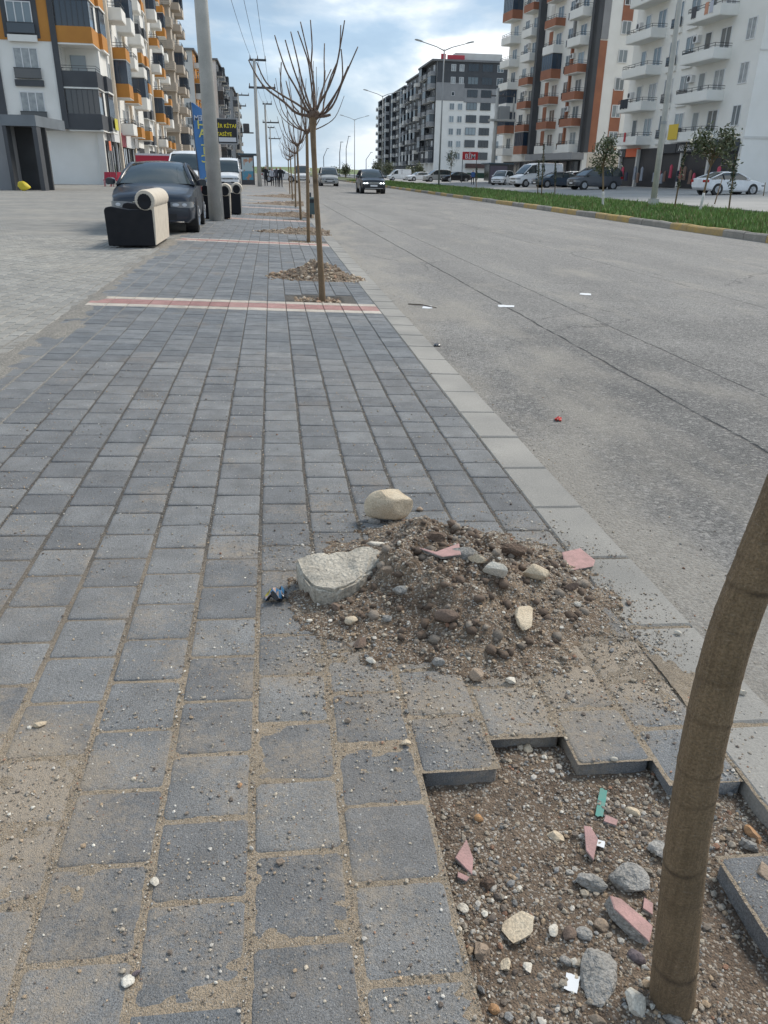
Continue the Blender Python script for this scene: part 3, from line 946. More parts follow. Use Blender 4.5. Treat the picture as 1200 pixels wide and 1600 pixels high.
# pit gravel
pts, sz = [], []
while len(pts) < 9000:
    x, y = r3.uniform(0.30, 1.10), r3.uniform(0.45, 1.52)
    if not pit_zone(x, y): continue
    if fbm(x, y, 5, 21, 3) < r3.uniform(-0.9, 0.25): continue
    s = min(0.0014+r3.exponential(0.0021), 0.0125)
    pts.append((x, y, SLOPE*x+pit_h(x, y)+s*0.2)); sz.append(s)
o = pebbles('pit_gravel', pts, sz, pal(len(pts), r3, 0.92), M_PEB, None, 5)
stuff(o, 'mixed pebbles and gravel bedded in the dark soil around the nearest trunk', 'gravel')
pts, sz = [], []
while len(pts) < 11000:
    x, y = r3.uniform(0.02, KX0+0.05), r3.uniform(1.62, 2.86)
    h = heap_h(x, y)
    if h < 0.006 and r3.random() > 0.12: continue
    s = min(0.0015+r3.exponential(0.0020), 0.012)
    pts.append((x, y, SLOPE*x+h+s*0.25)); sz.append(s)
o = pebbles('heap_gravel', pts, sz, pal(len(pts), r3, 1.0), M_PEB, heap, 6)
o['kind'] = 'stuff'
pts, sz = [], []
while len(pts) < 650:
    x, y = r3.uniform(0.05, KX0), r3.uniform(1.7, 2.75)
    h = heap_h(x, y)
    if h < 0.02: continue
    s = min(0.005+r3.exponential(0.007), 0.026)
    pts.append((x, y, SLOPE*x+h+s*0.15)); sz.append(s)
cc = np.where(r3.random((len(pts), 1)) < 0.72, np.array([[0.13, 0.092, 0.066]]), np.array([[0.24, 0.20, 0.16]]))*r3.uniform(0.65, 1.3, (len(pts), 1))
o = pebbles('clods', pts, sz, cc, M_PEB, heap, 8, 0.8, False)
o['kind'] = 'stuff'
# grit on the asphalt along the kerb
pts, sz = [], []
while len(pts) < 5000:
    y = 0.9+r3.random()**1.7*14
    x = 1.35+min(r3.exponential(0.45), 5.5)
    s = min(0.0012+r3.exponential(0.0012), 0.008)
    pts.append((x, y, -0.12+s*0.3)); sz.append(s)
o = pebbles('road_grit', pts, sz, pal(len(pts), r3, 0.95), M_PEB, None, 9)
stuff(o, 'loose grit on the asphalt along the kerb', 'gravel')

def stone_mat(name, c1, c2, sc=14, bump=0.004):
    return surf(name, c1, c2, sc, 0.92, bump, 140, 0.22, 220)
SM = {
 'lime': stone_mat('limestone', (0.60, 0.51, 0.38), (0.50, 0.40, 0.28)),
 'white': stone_mat('white_stone', (0.66, 0.62, 0.54), (0.55, 0.49, 0.40)),
 'grey': surf('grey_stone', (0.34, 0.325, 0.30), (0.25, 0.238, 0.218), 16, 0.95, 0.012, 90, 0.30, 160),
 'conc': surf('old_concrete', (0.47, 0.43, 0.36), (0.35, 0.315, 0.26), 10, 0.95, 0.010, 70, 0.30, 110),
 'tan': stone_mat('tan_stone', (0.36, 0.275, 0.20), (0.28, 0.21, 0.155)),
 'brown': stone_mat('brown_stone', (0.20, 0.145, 0.11), (0.15, 0.105, 0.08)),
 'clod': stone_mat('dark_clod', (0.12, 0.08, 0.056), (0.17, 0.118, 0.085), 20, 0.010),
 'rust': stone_mat('rust_stone', (0.46, 0.25, 0.11), (0.36, 0.22, 0.13)),
 'purple': stone_mat('purple_stone', (0.16, 0.125, 0.13), (0.12, 0.10, 0.105)),
 'pink': surf('pink_tile', (0.46, 0.275, 0.255), (0.34, 0.215, 0.195), 30, 0.85, 0.0015, 200, 0.1, 260),
}
def bbox_place(u0, v0, u1, v1, hr):
    cu = (u0+u1)/2
    P = hitg(cu, v1-1)
    dist = (P-CO).dot(_F)
    w = (u1-u0)*dist/FPX
    e = (v1-v0)*dist/FPX
    th = math.atan2(H-P.z, math.hypot(P.x, P.y))
    h = hr*w
    if h*math.cos(th) > e*0.75: h = e*0.75/math.cos(th)
    dp = max(0.45*w, (e-h*math.cos(th))/math.sin(th))
    fwd = Vector((P.x, P.y, 0)).normalized()
    c = P+fwd*(dp*0.5)
    return c, w, dp, h, math.atan2(-fwd.x, fwd.y)
def stone(name, label, bb, kind, hr=0.6, seed=1, group=None, facets=9, rough=0.05, sharp=0.72, rz=0, sink=0.14, cat='stone', sub=3):
    c, w, dp, h, a = bbox_place(*bb, hr)
    me = rock_mesh(name, seed, (w, dp, h), SM[kind], sub, facets, rough, sharp)
    o = link(name, me, None, (c.x, c.y, gz(c.x, c.y)+h*(0.5-sink)), (0, 0, a+rz))
    return tag(o, label, cat, group)
GH, GP, GV = 'stones on the soil heap', 'stones in the nearest tree pit', 'loose stones on the paving'
stone('limestone_block', 'cream limestone block standing on the paving just behind the soil heap', (567, 752, 646, 820), 'lime', 0.78, 3, None, 12, 0.05, 0.80, 0.25, 0.04, 'stone', 4)
def slab_chunk():
    # broken slab of old concrete: rough upper face, sheared sides
    P = hitg(535, 934)
    c = Vector((P.x+0.015, P.y+0.10, 0))
    outl = [(-0.155, 0.115), (-0.150, 0.02), (-0.118, -0.085), (-0.055, -0.120), (0.03, -0.085), (0.085, -0.035), (0.150, -0.01), (0.165, 0.07), (0.12, 0.125), (0.02, 0.115), (-0.07, 0.13)]
    bm = bmesh.new()
    vb = [bm.verts.new((x*0.95, y*0.95, 0)) for x, y in outl]
    f = bm.faces.new(vb)
    r = bmesh.ops.extrude_face_region(bm, geom=[f])
    for e in r['geom']:
        if isinstance(e, bmesh.types.BMVert):
            e.co.z += 0.105+0.03*e.co.x; e.co.x *= 1.0; e.co.y *= 1.0
    bmesh.ops.recalc_face_normals(bm, faces=bm.faces)
    bmesh.ops.bevel(bm, geom=list(bm.edges), offset=0.009, segments=2, affect='EDGES')
    bmesh.ops.triangulate(bm, faces=bm.faces)
    bmesh.ops.subdivide_edges(bm, edges=bm.edges, cuts=3, use_grid_fill=True)
    bmesh.ops.triangulate(bm, faces=bm.faces)
    for v in bm.verts:
        n = mn.noise(v.co*18)*0.012+mn.noise(v.co*55)*0.007
        v.co += v.co.normalized()*n*0.6+Vector((0, 0, n*(1.0 if v.co.z > 0.05 else 0.2)))
    me = bpy.data.meshes.new('concrete_chunk'); bm.to_mesh(me); bm.free()
    me.materials.append(SM['conc'])
    me.polygons.foreach_set('use_smooth', [True]*len(me.polygons)); me.set_sharp_from_angle(angle=RAD(32))
    o = link('concrete_chunk', me, None, (c.x, c.y, SLOPE*c.x-0.004), (RAD(6), RAD(-3), 0.12))
    tag(o, 'large flat chunk of rough broken concrete leaning on the edge of the soil heap', 'rubble')
slab_chunk()
HS = [
 ('stone', 'pale blocky stone on the heap next to the pink tile shard', (810, 876, 857, 911), 'lime', .75, 112),
 ('stone', 'pale pointed stone in the middle of the heap beside the blocky pale one', (752, 876, 795, 911), 'white', .7, 113),
 ('stone', 'long pale upright stone on the right slope of the heap', (800, 938, 836, 998), 'lime', .7, 14),
 ('stone', 'small beige stone near the top of the heap in front of the grey lump', (730, 866, 764, 886), 'lime', .6, 15),
 ('stone', 'round grey lump of concrete at the back of the heap', (694, 838, 748, 873), 'grey', .6, 16),
 ('stone', 'bright white stone chip at the front foot of the heap', (788, 1054, 807, 1074), 'white', .6, 17),
 ('stone', 'round tan cobble at the front foot of the heap', (732, 1041, 757, 1069), 'tan', .8, 18),
 ('stone', 'small grey angular stone on the front slope of the heap', (669, 1025, 695, 1045), 'grey', .6, 19),
 ('stone', 'smooth beige pebble left of the heap below the concrete chunk', (537, 960, 559, 983), 'lime', .7, 20),
 ('stone', 'brownish upright stone at the left foot of the heap', (552, 988, 573, 1018), 'brown', .8, 21),
 ('stone', 'white chip lying on the paving left of the heap', (572, 1025, 588, 1042), 'white', .6, 22),
 ('soil_clod', 'dark red-brown clod of soil on the far rim of the heap', (660, 826, 698, 849), 'clod', .6, 23),
 ('soil_clod', 'large dark clod on the far right rim of the heap', (780, 844, 822, 876), 'clod', .6, 24),
 ('soil_clod', 'low grey-brown clod in the centre of the heap', (677, 954, 728, 986), 'brown', .5, 25),
 ('stone', 'brown stone tucked under the corner of the concrete chunk', (517, 940, 536, 961), 'brown', .7, 26),
 ('stone', 'tan stone touching the right end of the concrete chunk', (594, 884, 618, 902), 'tan', .6, 27),
 ('stone', 'pale grey stone on the left slope of the heap', (594, 958, 613, 976), 'grey', .7, 28),
 ('stone', 'whitish flat stone on the back corner of the concrete chunk', (572, 842, 602, 858), 'white', .4, 29),
 ('stone', 'dark pebble beside the cream limestone block', (575, 806, 595, 821), 'grey', .7, 30),
 ('stone', 'tan pebble right of the cream limestone block', (650, 789, 661, 801), 'tan', .7, 31),
 ('stone', 'grey stone near the left end of the heap crest', (612, 918, 642, 935), 'grey', .5, 32),
 ('stone', 'dark brown stone on the right end of the heap', (878, 906, 905, 925), 'brown', .6, 33),
 ('stone', 'white pebble on the right slope of the heap', (894, 938, 908, 951), 'white', .7, 34),
]
def rstyle(lb, kd):
    if kd == 'clod': return 6, 0.17, 0.8
    if any(w_ in lb for w_ in ('pebble', 'cobble', 'round', 'smooth', 'oval')): return 7, 0.035, 0.78
    if kd == 'grey': return 10, 0.17, 0.70
    return 14, 0.055, 0.55
for nm, lb, bb, kd, hr, sd in HS:
    stone(nm, lb, bb, kd, hr, sd, GH, *rstyle(lb, kd), cat='stone' if nm == 'stone' else 'clod', sink=0.22)
PS = [
 ('stone', 'pale cream stone with three corners lying alone in the pit', (780, 1419, 838, 1486), 'lime', .5, 41),
 ('stone', 'tall grey concrete lump in the pit left of the trunk foot', (894, 1466, 954, 1576), 'grey', .55, 42),
 ('stone', 'low grey stone beside the bigger grey one in the pit', (887, 1357, 946, 1396), 'grey', .45, 43),
 ('stone', 'biggest round grey stone in the pit just left of the trunk', (944, 1331, 1011, 1399), 'grey', .6, 44),
 ('stone', 'pale grey stone half hidden behind the trunk', (1008, 1308, 1040, 1347), 'grey', .6, 45),
 ('stone', 'white faceted stone at the foot of the trunk', (967, 1544, 1009, 1599), 'white', .8, 46),
 ('stone', 'grey stone cut by the frame below the trunk foot', (1031, 1574, 1071, 1612), 'grey', .6, 47),
 ('stone', 'tan stone left of the tall concrete lump, under the cream stone', (737, 1469, 765, 1505), 'tan', .7, 48),
 ('stone', 'beige upright chip below the cream stone in the pit', (779, 1496, 801, 1529), 'lime', .7, 49),
 ('stone', 'rust-orange and white stone right of the trunk', (1159, 1284, 1189, 1314), 'rust', .7, 50),
 ('stone', 'grey stone right of the trunk below the rust-orange one', (1152, 1310, 1183, 1333), 'grey', .6, 51),
 ('stone', 'pinkish brown stone lying on the loose paver right of the trunk', (1178, 1341, 1203, 1376), 'tan', .6, 52),
 ('stone', 'grey oval pebble above the tall concrete lump in the pit', (897, 1446, 925, 1473), 'grey', .5, 53),
 ('stone', 'tan pebble touching the end of the long pink tile shard', (926, 1431, 949, 1458), 'tan', .8, 54),
 ('stone', 'brown round pebble left of the grey oval one', (877, 1446, 898, 1477), 'brown', .7, 55),
 ('stone', 'dark purple pebble under the long pink tile shard', (977, 1477, 1008, 1506), 'purple', .6, 56),
 ('stone', 'beige oval pebble above the big grey stone', (975, 1256, 1000, 1277), 'lime', .6, 57),
 ('stone', 'orange pebble near the lower edge of the pit', (759, 1566, 780, 1587), 'rust', .7, 58),
 ('stone', 'small white chip between the cream stone and the brown pebble', (855, 1444, 871, 1468), 'white', .5, 59),
 ('stone', 'small white chip below the cream stone', (815, 1501, 830, 1523), 'white', .5, 60),
 ('stone', 'pale elongated stone in the upper middle of the pit', (850, 1294, 881, 1318), 'lime', .5, 61),
 ('stone', 'white pebble by the left edge of the pit', (712, 1409, 732, 1431), 'white', .7, 62),
 ('stone', 'grey-green flat pebble left of the tall concrete lump', (872, 1494, 896, 1513), 'grey', .5, 63),
 ('stone', 'tan stone at the bottom edge of the picture in the pit', (916, 1584, 947, 1604), 'tan', .6, 64),
 ('soil_clod', 'dark brown clod near the left edge of the pit', (749, 1369, 773, 1396), 'clod', .7, 65),
 ('stone', 'white pebble at the top of the pit under the notch', (950, 1198, 964, 1207), 'white', .6, 66),
 ('stone', 'beige pebble at the top left of the pit notch', (816, 1158, 832, 1178), 'lime', .6, 67),
 ('stone', 'orange-brown pebble on the left of the pit', (739, 1268, 756, 1287), 'rust', .7, 68),
]
for nm, lb, bb, kd, hr, sd in PS:
    stone(nm, lb, bb, kd, hr, sd, GP, *rstyle(lb, kd), cat='stone' if nm == 'stone' else 'clod', sink=0.26)
VS = [
 ('white shell-like stone on the paving near the lower left', (192, 1524, 213, 1547), 'white', .4, 81),
 ('slim white chip on the paving above the shell-like one', (236, 1371, 251, 1389), 'white', .4, 82),
 ('flat beige stone in the sand drift at the left edge', (51, 1125, 74, 1140), 'lime', .4, 83),
 ('pink-brown pebble on the paving between pit and heap', (536, 1122, 549, 1133), 'tan', .7, 84),
 ('white pebble on the paving left of the snack packet', (478, 966, 489, 977), 'white', .7, 85),
 ('beige chip on the paving at the corner of the pit', (624, 1154, 642, 1170), 'lime', .5, 86),
 ('orange pebble in a paving joint left of the pit', (371, 1223, 380, 1234), 'rust', .7, 87),
 ('grey pebble pressed into the paving at the lower left', (208, 1516, 223, 1530), 'purple', .7, 88),
 ('tan pebble on the paver left of the pit', (431, 1341, 446, 1355), 'tan', .6, 89),
 ('white stone on the asphalt side of the kerb behind the trunk', (1150, 1076, 1167, 1088), 'white', .5, 90),
 ('white pebble on the kerb below the pink tile shard', (1053, 984, 1065, 994), 'white', .6, 91),
 ('dark pebble on the kerb next to the soil heap', (977, 938, 986, 948), 'brown', .6, 92),
]
for lb, bb, kd, hr, sd in VS:
    stone('stone', lb, bb, kd, hr, sd, GV, 7, 0.04, sink=0.08, sub=2)
# pink tile shards: flat glazed-looking top, ragged outline
def shard(label, poly, thick, seed, tilt=(0, 0), lift=0.0):
    P = [hitg(u, v) for u, v in poly]
    c = sum(P, Vector())/len(P)
    mb = MB()
    n = len(P)
    r = random.Random(seed)
    top = [(p.x-c.x, p.y-c.y, 0) for p in P]
    inner = [(x*0.93, y*0.93, 0.0018) for x, y, _ in top]
    bot = [(x*r.uniform(0.85, 1.0), y*r.uniform(0.85, 1.0), -thick) for x, y, _ in top]
    vs_ = bot+top+inner
    fs = [tuple(reversed(range(n)))]
    for k in (0, 1):
        for i in range(n):
            j = (i+1) % n
            fs.append((k*n+i, k*n+j, (k+1)*n+j, (k+1)*n+i))
    fs.append(tuple(range(2*n, 3*n)))
    mb.add(vs_, fs)
    mb.mi = [1]+[1]*n+[0]*n+[0]
    o = mb.build('tile_shard', [SM['pink'], SM['grey']])
    o.location = (c.x, c.y, gz(c.x, c.y)+thick*0.75+lift)
    o.rotation_euler = (tilt[0], tilt[1], 0)
    tag(o, label, 'tile shard', 'pink tile shards')
shard('thick pink tile shard lying on the right rim of the soil heap', [(877, 869), (886, 889), (926, 893), (929, 884), (905, 867)], 0.022, 1, (0.05, 0.1), 0.01)
shard('long pink and grey tile shard beside the trunk foot', [(947, 1420), (955, 1440), (1014, 1482), (1018, 1462), (965, 1424)], 0.028, 2, (0.1, 0.25), 0.012)
shard('small pink triangular shard on the left side of the pit', [(727, 1326), (710, 1350), (738, 1370), (739, 1350)], 0.012, 3, (0.15, 0.1), 0.006)
shard('narrow pink shard standing in the middle of the pit', [(911, 1298), (914, 1338), (926, 1350), (933, 1318), (922, 1299)], 0.016, 4, (0.1, -0.1), 0.006)
shard('thin pink shard below the teal strip', [(945, 1278), (942, 1288), (962, 1294), (965, 1286)], 0.008, 5)
shard('thin pink shard against the left side of the trunk', [(1005, 1408), (1003, 1425), (1018, 1438), (1019, 1418)], 0.01, 6)
shard('thin pink shard sticking out of the back of the heap', [(652, 864), (690, 878), (720, 876), (716, 868), (680, 866)], 0.012, 7, (0.05, 0.05), 0.008)
shard('tiny pink shard next to the triangular one in the pit', [(715, 1366), (714, 1376), (728, 1384), (733, 1376)], 0.008, 8)

# litter
def crumple(name, label, cat, bb, mats, seed, h=0.5, nx=9, ny=7, flat=False, thick=0.0012):
    c, w, dp, hh, a = bbox_place(*bb, h)
    r = random.Random(seed)
    s0 = r.uniform(0, 50)
    top, mi = [], []
    for j in range(ny):
        for i in range(nx):
            u, v = i/(nx-1)-0.5, j/(ny-1)-0.5
            z = (0.10 if flat else 0.55)*hh*(1+1.3*mn.noise(Vector((u*3.2+s0, v*3.2, s0)))+0.8*mn.noise(Vector((u*7+s0, v*7, 3))))
            z *= (1-0.5*(abs(2*u)**3)*(0 if flat else 1))
            top.append((u*w*(1+0.12*mn.noise(Vector((v*4, s0, 1)))), v*dp*(1+0.12*mn.noise(Vector((u*4, s0, 2)))), max(0.0015, z)))
    n = nx*ny
    vs_ = top+[(x, y, z-thick-(0 if flat else 0.0)) for x, y, z in top]
    fs, ms_ = [], []
    for j in range(ny-1):
        for i in range(nx-1):
            k = j*nx+i
            m = (0 if len(mats) == 1 else (0 if j < 1 or i == nx-2 else (1 if (j >= ny-3 and i < 4) else (2 if (i+j) % 3 else 3 if len(mats) > 3 else 0))))
            fs.append((k, k+1, k+nx+1, k+nx)); ms_.append(m)
            fs.append((n+k+nx, n+k+nx+1, n+k+1, n+k)); ms_.append(0)
    edge = [i for i in range(nx)]+[j*nx+nx-1 for j in range(1, ny)]+[(ny-1)*nx+i for i in range(nx-2, -1, -1)]+[j*nx for j in range(ny-2, 0, -1)]
    for p, q in zip(edge, edge[1:]+edge[:1]):
        fs.append((p, n+p, n+q, q)); ms_.append(0)
    mb = MB(); mb.add(vs_, fs); mb.mi = ms_
    o = mb.build(name, mats)
    o.location = (c.x, c.y, gz(c.x, c.y)+0.0015)
    o.rotation_euler = (0, 0, a)
    return tag(o, label, cat)
K = plain('packet_black', (0.02, 0.021, 0.024), 0.25)
KY = plain('packet_yellow', (0.55, 0.42, 0.04), 0.3)
KB = plain('packet_blue', (0.07, 0.20, 0.36), 0.3)
KP = plain('packet_peach', (0.62, 0.43, 0.33), 0.35)
crumple('snack_packet', 'crumpled black, yellow and blue snack packet on the paving left of the heap', 'packet', (415, 911, 449, 946), [K, KY, KB, KP], 3, 0.75)
PAP = plain('paper_white', (0.72, 0.73, 0.74), 0.8)
crumple('paper_scrap', 'white paper scrap in the pit left of the tall concrete lump', 'paper', (880, 1527, 901, 1553), [PAP], 5, 0.2, flat=True)
crumple('paper_scrap', 'tiny white paper scrap beside the narrow pink shard in the pit', 'paper', (931, 1318, 943, 1329), [PAP], 6, 0.2, flat=True)
TEAL = surf('teal_plastic', (0.035, 0.23, 0.19), (0.09, 0.22, 0.18), 60, 0.5)
crumple('plastic_strip', 'teal plastic strip lying in the upper part of the pit', 'plastic strip', (929, 1238, 941, 1282), [TEAL], 7, 0.15, 4, 9, True)
RED = plain('litter_red', (0.55, 0.05, 0.035), 0.4)
crumple('litter', 'small red piece of litter on the asphalt', 'litter', (866, 650, 877, 660), [RED], 8, 0.6)
crumple('litter', 'flat white wrapper on the asphalt by the long crack', 'litter', (778, 474, 803, 482), [PAP], 9, 0.2, flat=True)
crumple('litter', 'white paper lying far out on the asphalt', 'litter', (906, 457, 923, 463), [PAP], 10, 0.2, flat=True)
crumple('litter', 'whitish scrap on the asphalt near the red and cream band', 'litter', (660, 477, 675, 484), [PAP], 11, 0.2, flat=True)
crumple('litter', 'small blue plastic scrap at the edge of the kerb', 'litter', (758, 626, 769, 637), [plain('litter_blue', (0.06, 0.25, 0.62), 0.4)], 12, 0.3)
crumple('litter', 'small black scrap at the edge of the kerb', 'litter', (678, 537, 688, 543), [K], 13, 0.3)
# twigs lying by the kerb
mb = MB()
a, b = hit(638, 476), hit(682, 482)
mb.tube([a+Vector((0, 0, .008)), (a+b)/2+Vector((0, 0.04, .014)), b+Vector((0, 0, .008))], [0.006, 0.008, 0.004], 6)
tag(mb.build('twig', surf('twig_bark', (0.10, 0.075, 0.055), None, 20)), 'dark broken twig lying on the asphalt beside the kerb', 'twig')

# ================================================================ STREET TREES (bare, pollarded)
def bark(name, c1, c2):
    t = NT(name)
    st = t.n('ShaderNodeMapping', {'Vector': t.pos(), 'Scale': (60, 60, 5)}).outputs[0]
    f = t.noise(2.2, 5, 0.65, st)
    col = t.mix(t.ramp(f, 0.3, 0.7), c1, c2)
    col = t.mix(t.math('MULTIPLY', t.ramp(t.noise(7, 5), 0.5, 0.72), 0.5), col, tuple(x*0.6 for x in c1))
    lent = t.n('ShaderNodeMapping', {'Vector': t.pos(), 'Scale': (40, 40, 150)}).outputs[0]
    col = t.mix(t.math('MULTIPLY', t.ramp(t.noise(2.0, 2, 0.5, lent), 0.64, 0.70), 0.45), col, (0.26, 0.205, 0.15))
    col = t.mix(t.math('MULTIPLY', t.n('ShaderNodeAttribute', attribute_name='scar').outputs['Fac'], 0.75), col, (0.045, 0.03, 0.02))
    g = t.ramp(t.noise(300, 3), 0.3, 0.7, 0.72, 1.28)
    col = t.mix(1.0, col, t.n('ShaderNodeCombineXYZ', {0: g, 1: g, 2: g}).outputs[0], 'MULTIPLY')
    return t.fin(col, 0.85, t.bump(t.math('ADD', f, t.math('MULTIPLY', t.noise(200, 3), 0.7)), 0.007, 1.0))
M_BARK = bark('bark', (0.165, 0.112, 0.062), (0.255, 0.178, 0.105))
M_TWIG = bark('young_bark', (0.135, 0.090, 0.068), (0.185, 0.132, 0.10))
def spline(pts, n):
    P = [Vector(p) for p in pts]
    out = []
    for k in range(n+1):
        t = k/n*(len(P)-1)
        i = min(int(t), len(P)-2); f = t-i
        p0, p1, p2, p3 = P[max(i-1, 0)], P[i], P[i+1], P[min(i+2, len(P)-1)]
        out.append(0.5*((2*p1)+(p2-p0)*f+(2*p0-5*p1+4*p2-p3)*f*f+(3*p1-p0-3*p2+p3)*f**3))
    return out
def branch(root, pts, r0, r1, n=12, seg=7):
    P = spline(pts, n)
    mb = MB()
    mb.tube(P, [(r0+(r1-r0)*(k/n)**0.8)*(1+0.10*math.sin(k*2.6+r0*900)) for k in range(n+1)], seg)
    return mb.build('branch', M_TWIG, root, smooth='all')
def knuckle(root, top, s, seed):
    me = rock_mesh('knuckle', seed, (s, s, s*0.85), M_TWIG, 3, 3, 0.22, 0.9)
    link('knuckle', me, root, top)
def pollard(root, top, rr, seed, n=17, hgt=1.25):
    r = random.Random(seed)
    knuckle(root, top, rr*3.2, seed)
    for k in range(n):
        az = 2*math.pi*k/n+r.uniform(-.35, .35)
        out = r.uniform(0.12, 0.62)*(1 if k % 3 else 0.35)
        h = hgt*r.uniform(0.6, 1.05)*(1.05-0.35*out)
        d = Vector((math.cos(az), math.sin(az), 0))
        s = top+d*rr*0.6
        pts = [s, top+d*(0.10+out*0.32)+Vector((0, 0, 0.05+0.06*h)), top+d*(0.14+out*0.72)+Vector((0, 0, 0.42*h)), top+d*(0.15+out)+Vector((r.uniform(-.05, .05), r.uniform(-.05, .05), h))]
        branch(root, pts, 0.0135*r.uniform(.8, 1.2), 0.0048)
def trunk_mesh(root, P, R, seg=20, scars=(), mat=None, seed=1):
    r = random.Random(seed)
    mb = MB()
    rings = []
    scar = []
    n = len(P)
    sc = [(s+r.uniform(-.012, .012), r.uniform(-.3, .3), r.uniform(0, 6.28), r.uniform(0.45, 1.3)) for s in scars]
    for i in range(n):
        d = (P[min(i+1, n-1)]-P[max(i-1, 0)]).normalized()
        a = d.cross(Vector((0, 1, 0))).normalized(); b = d.cross(a).normalized()
        ring = []
        s = i/(n-1)
        for k in range(seg):
            t = 2*math.pi*k/seg
            rad = R[i]*(1+0.025*mn.noise(Vector((math.cos(t)*1.5, math.sin(t)*1.5, P[i].z*3))))
            sv = 0.0
            for s0, tl, ph, am in sc:
                ds = (s-s0-0.006*math.sin(t+ph)*tl*4)/0.0032
                if abs(ds) < 4: sv = max(sv, math.exp(-(ds+0.9)**2/0.9)*min(1, am)*max(0.35, min(1.0, 0.55+0.5*math.sin(t+ph)+0.6*mn.noise(Vector((t*3, s0*40, 0))))))
                if abs(ds) < 3: rad *= 1+0.045*am*math.exp(-ds*ds)*max(0.45, 0.55+0.5*math.sin(t+ph)+0.5*mn.noise(Vector((t*3, s0*40, 0))))-0.012*math.exp(-(ds+1.9)**2)
            ring.append(P[i]+a*math.cos(t)*rad+b*math.sin(t)*rad)
            scar.append(sv)
        rings.append(ring)
    mb.rings(rings)
    me = mb.mesh('trunk', mat or M_BARK, 'all')
    me.attributes.new('scar', 'FLOAT', 'POINT').data.foreach_set('value', scar)
    return link('trunk', me, root)
# nearest tree: only its stem is in the picture
def tree_near():
    Yb = hitg(1050, 1560).y
    pp = [(1047, 1592, 42), (1050, 1555, 37.5), (1060, 1440, 35.5), (1072, 1330, 35), (1088, 1225, 35.5), (1106, 1130, 36.5), (1139, 1000, 37), (1186, 875, 37), (1228, 769, 37)]
    pts, rad = [], []
    for u, v, hw in pp:
        p = at(u, v, Yb); pts.append(p); rad.append(hw*0.92*(p-CO).dot(_F)/FPX)
    t = thing('street_tree', 'bare street tree whose smooth ringed brown stem crosses the lower right corner', 'tree', (0, 0, 0), 0, 'bare pollarded street trees')
    last = pts[-1]; dr = (pts[-1]-pts[-2]).normalized()
    pts += [last+dr*0.35, last+dr*0.6+Vector((0, 0, 0.25)), last+dr*0.75+Vector((0, 0, 0.65))]
    rad += [0.029, 0.028, 0.033]
    P = spline(pts, 420)
    R = [float(np.interp(i/420*(len(rad)-1), range(len(rad)), rad)) for i in range(421)]
    trunk_mesh(t, P, R, 36, [0.075, 0.15, 0.215, 0.275, 0.345, 0.40, 0.455, 0.51, 0.56, 0.60, 0.64, 0.69, 0.75], seed=4)
    pollard(t, P[-1], 0.035, 3)
tree_near()
# second tree: its crown is traced from the photograph's, with depth of its own
def tree_second():
    b = hit(503, 466)
    Y = b.y
    t = thing('street_tree', 'tallest-looking bare tree with spread upright shoots, standing just beyond the red and cream band', 'tree', (0, 0, 0), 0, 'bare pollarded street trees')
    stem = [(504, 470), (500, 400), (495, 320), (491, 250), (489, 205), (489, 178)]
    hw = [5.4, 4.4, 4.1, 4.1, 4.6, 7.8]
    P0 = [at(u, v, Y) for u, v in stem]
    P0[0].z -= 0.04
    P = spline(P0, 60)
    R = [float(np.interp(i/60*5, range(6), hw))*(P[i]-CO).dot(_F)/FPX for i in range(61)]
    trunk_mesh(t, P, R, 16, [0.2, 0.35, 0.5, 0.62, 0.75, 0.86], seed=9)
    knuckle(t, at(490, 178, Y), 0.145, 31)
    def z6(x, y): return (380+x/5.4545, y/5.4545)
    br = [
     ([(600, 990), (540, 985), (440, 955), (350, 870), (200, 760), (110, 640), (45, 510)], 13, .25),
     ([(560, 960), (520, 930), (450, 880), (330, 810), (230, 740), (170, 660), (115, 530)], 9, -.35),
     ([(560, 960), (520, 890), (450, 750), (370, 610), (310, 440), (268, 300)], 9, .15),
     ([(590, 960), (540, 880), (470, 700), (415, 540), (358, 340)], 8, -.3),
     ([(600, 960), (560, 880), (500, 680), (460, 500), (405, 270)], 9, .3),
     ([(600, 960), (595, 860), (560, 560), (520, 420), (465, 265)], 7, -.45),
     ([(605, 960), (605, 860), (595, 680), (560, 500), (488, 185)], 9, .05),
     ([(610, 970), (610, 860), (605, 750), (580, 560), (588, 400), (573, 170)], 11, .2),
     ([(620, 970), (655, 860), (690, 700), (690, 500), (693, 372)], 7, .5),
     ([(620, 960), (650, 880), (720, 760), (790, 580), (830, 380), (865, 172)], 11, -.2),
     ([(640, 985), (680, 940), (690, 860), (745, 660), (815, 480), (832, 215)], 8, .4),
     ([(630, 985), (710, 955), (780, 870), (850, 690), (920, 530), (978, 398)], 10, .1),
     ([(610, 990), (690, 990), (745, 978)], 14, -.05),
     ([(650, 985), (720, 900), (835, 710), (846, 570), (835, 420)], 7, -.4),
     ([(470, 950), (430, 905), (400, 830), (365, 690)], 6, .45),
     ([(345, 850), (322, 770), (320, 650), (325, 530)], 5, .15),
     ([(640, 900), (660, 800), (700, 700), (750, 590)], 5, .55),
     ([(700, 960), (760, 860), (820, 740), (895, 565)], 6, -.5),
    ]
    for pts, w, dep in br:
        n = len(pts)
        Pp = []
        for i, q in enumerate(pts):
            u, v = z6(*q)
            Pp.append(at(u, v, Y+dep*(i/(n-1))**0.8*1.0))
        k = (Pp[0]-CO).dot(_F)/FPX
        branch(t, Pp, w*0.225*k, 0.85*k if n > 3 else 1.8*k, 16)
tree_second()
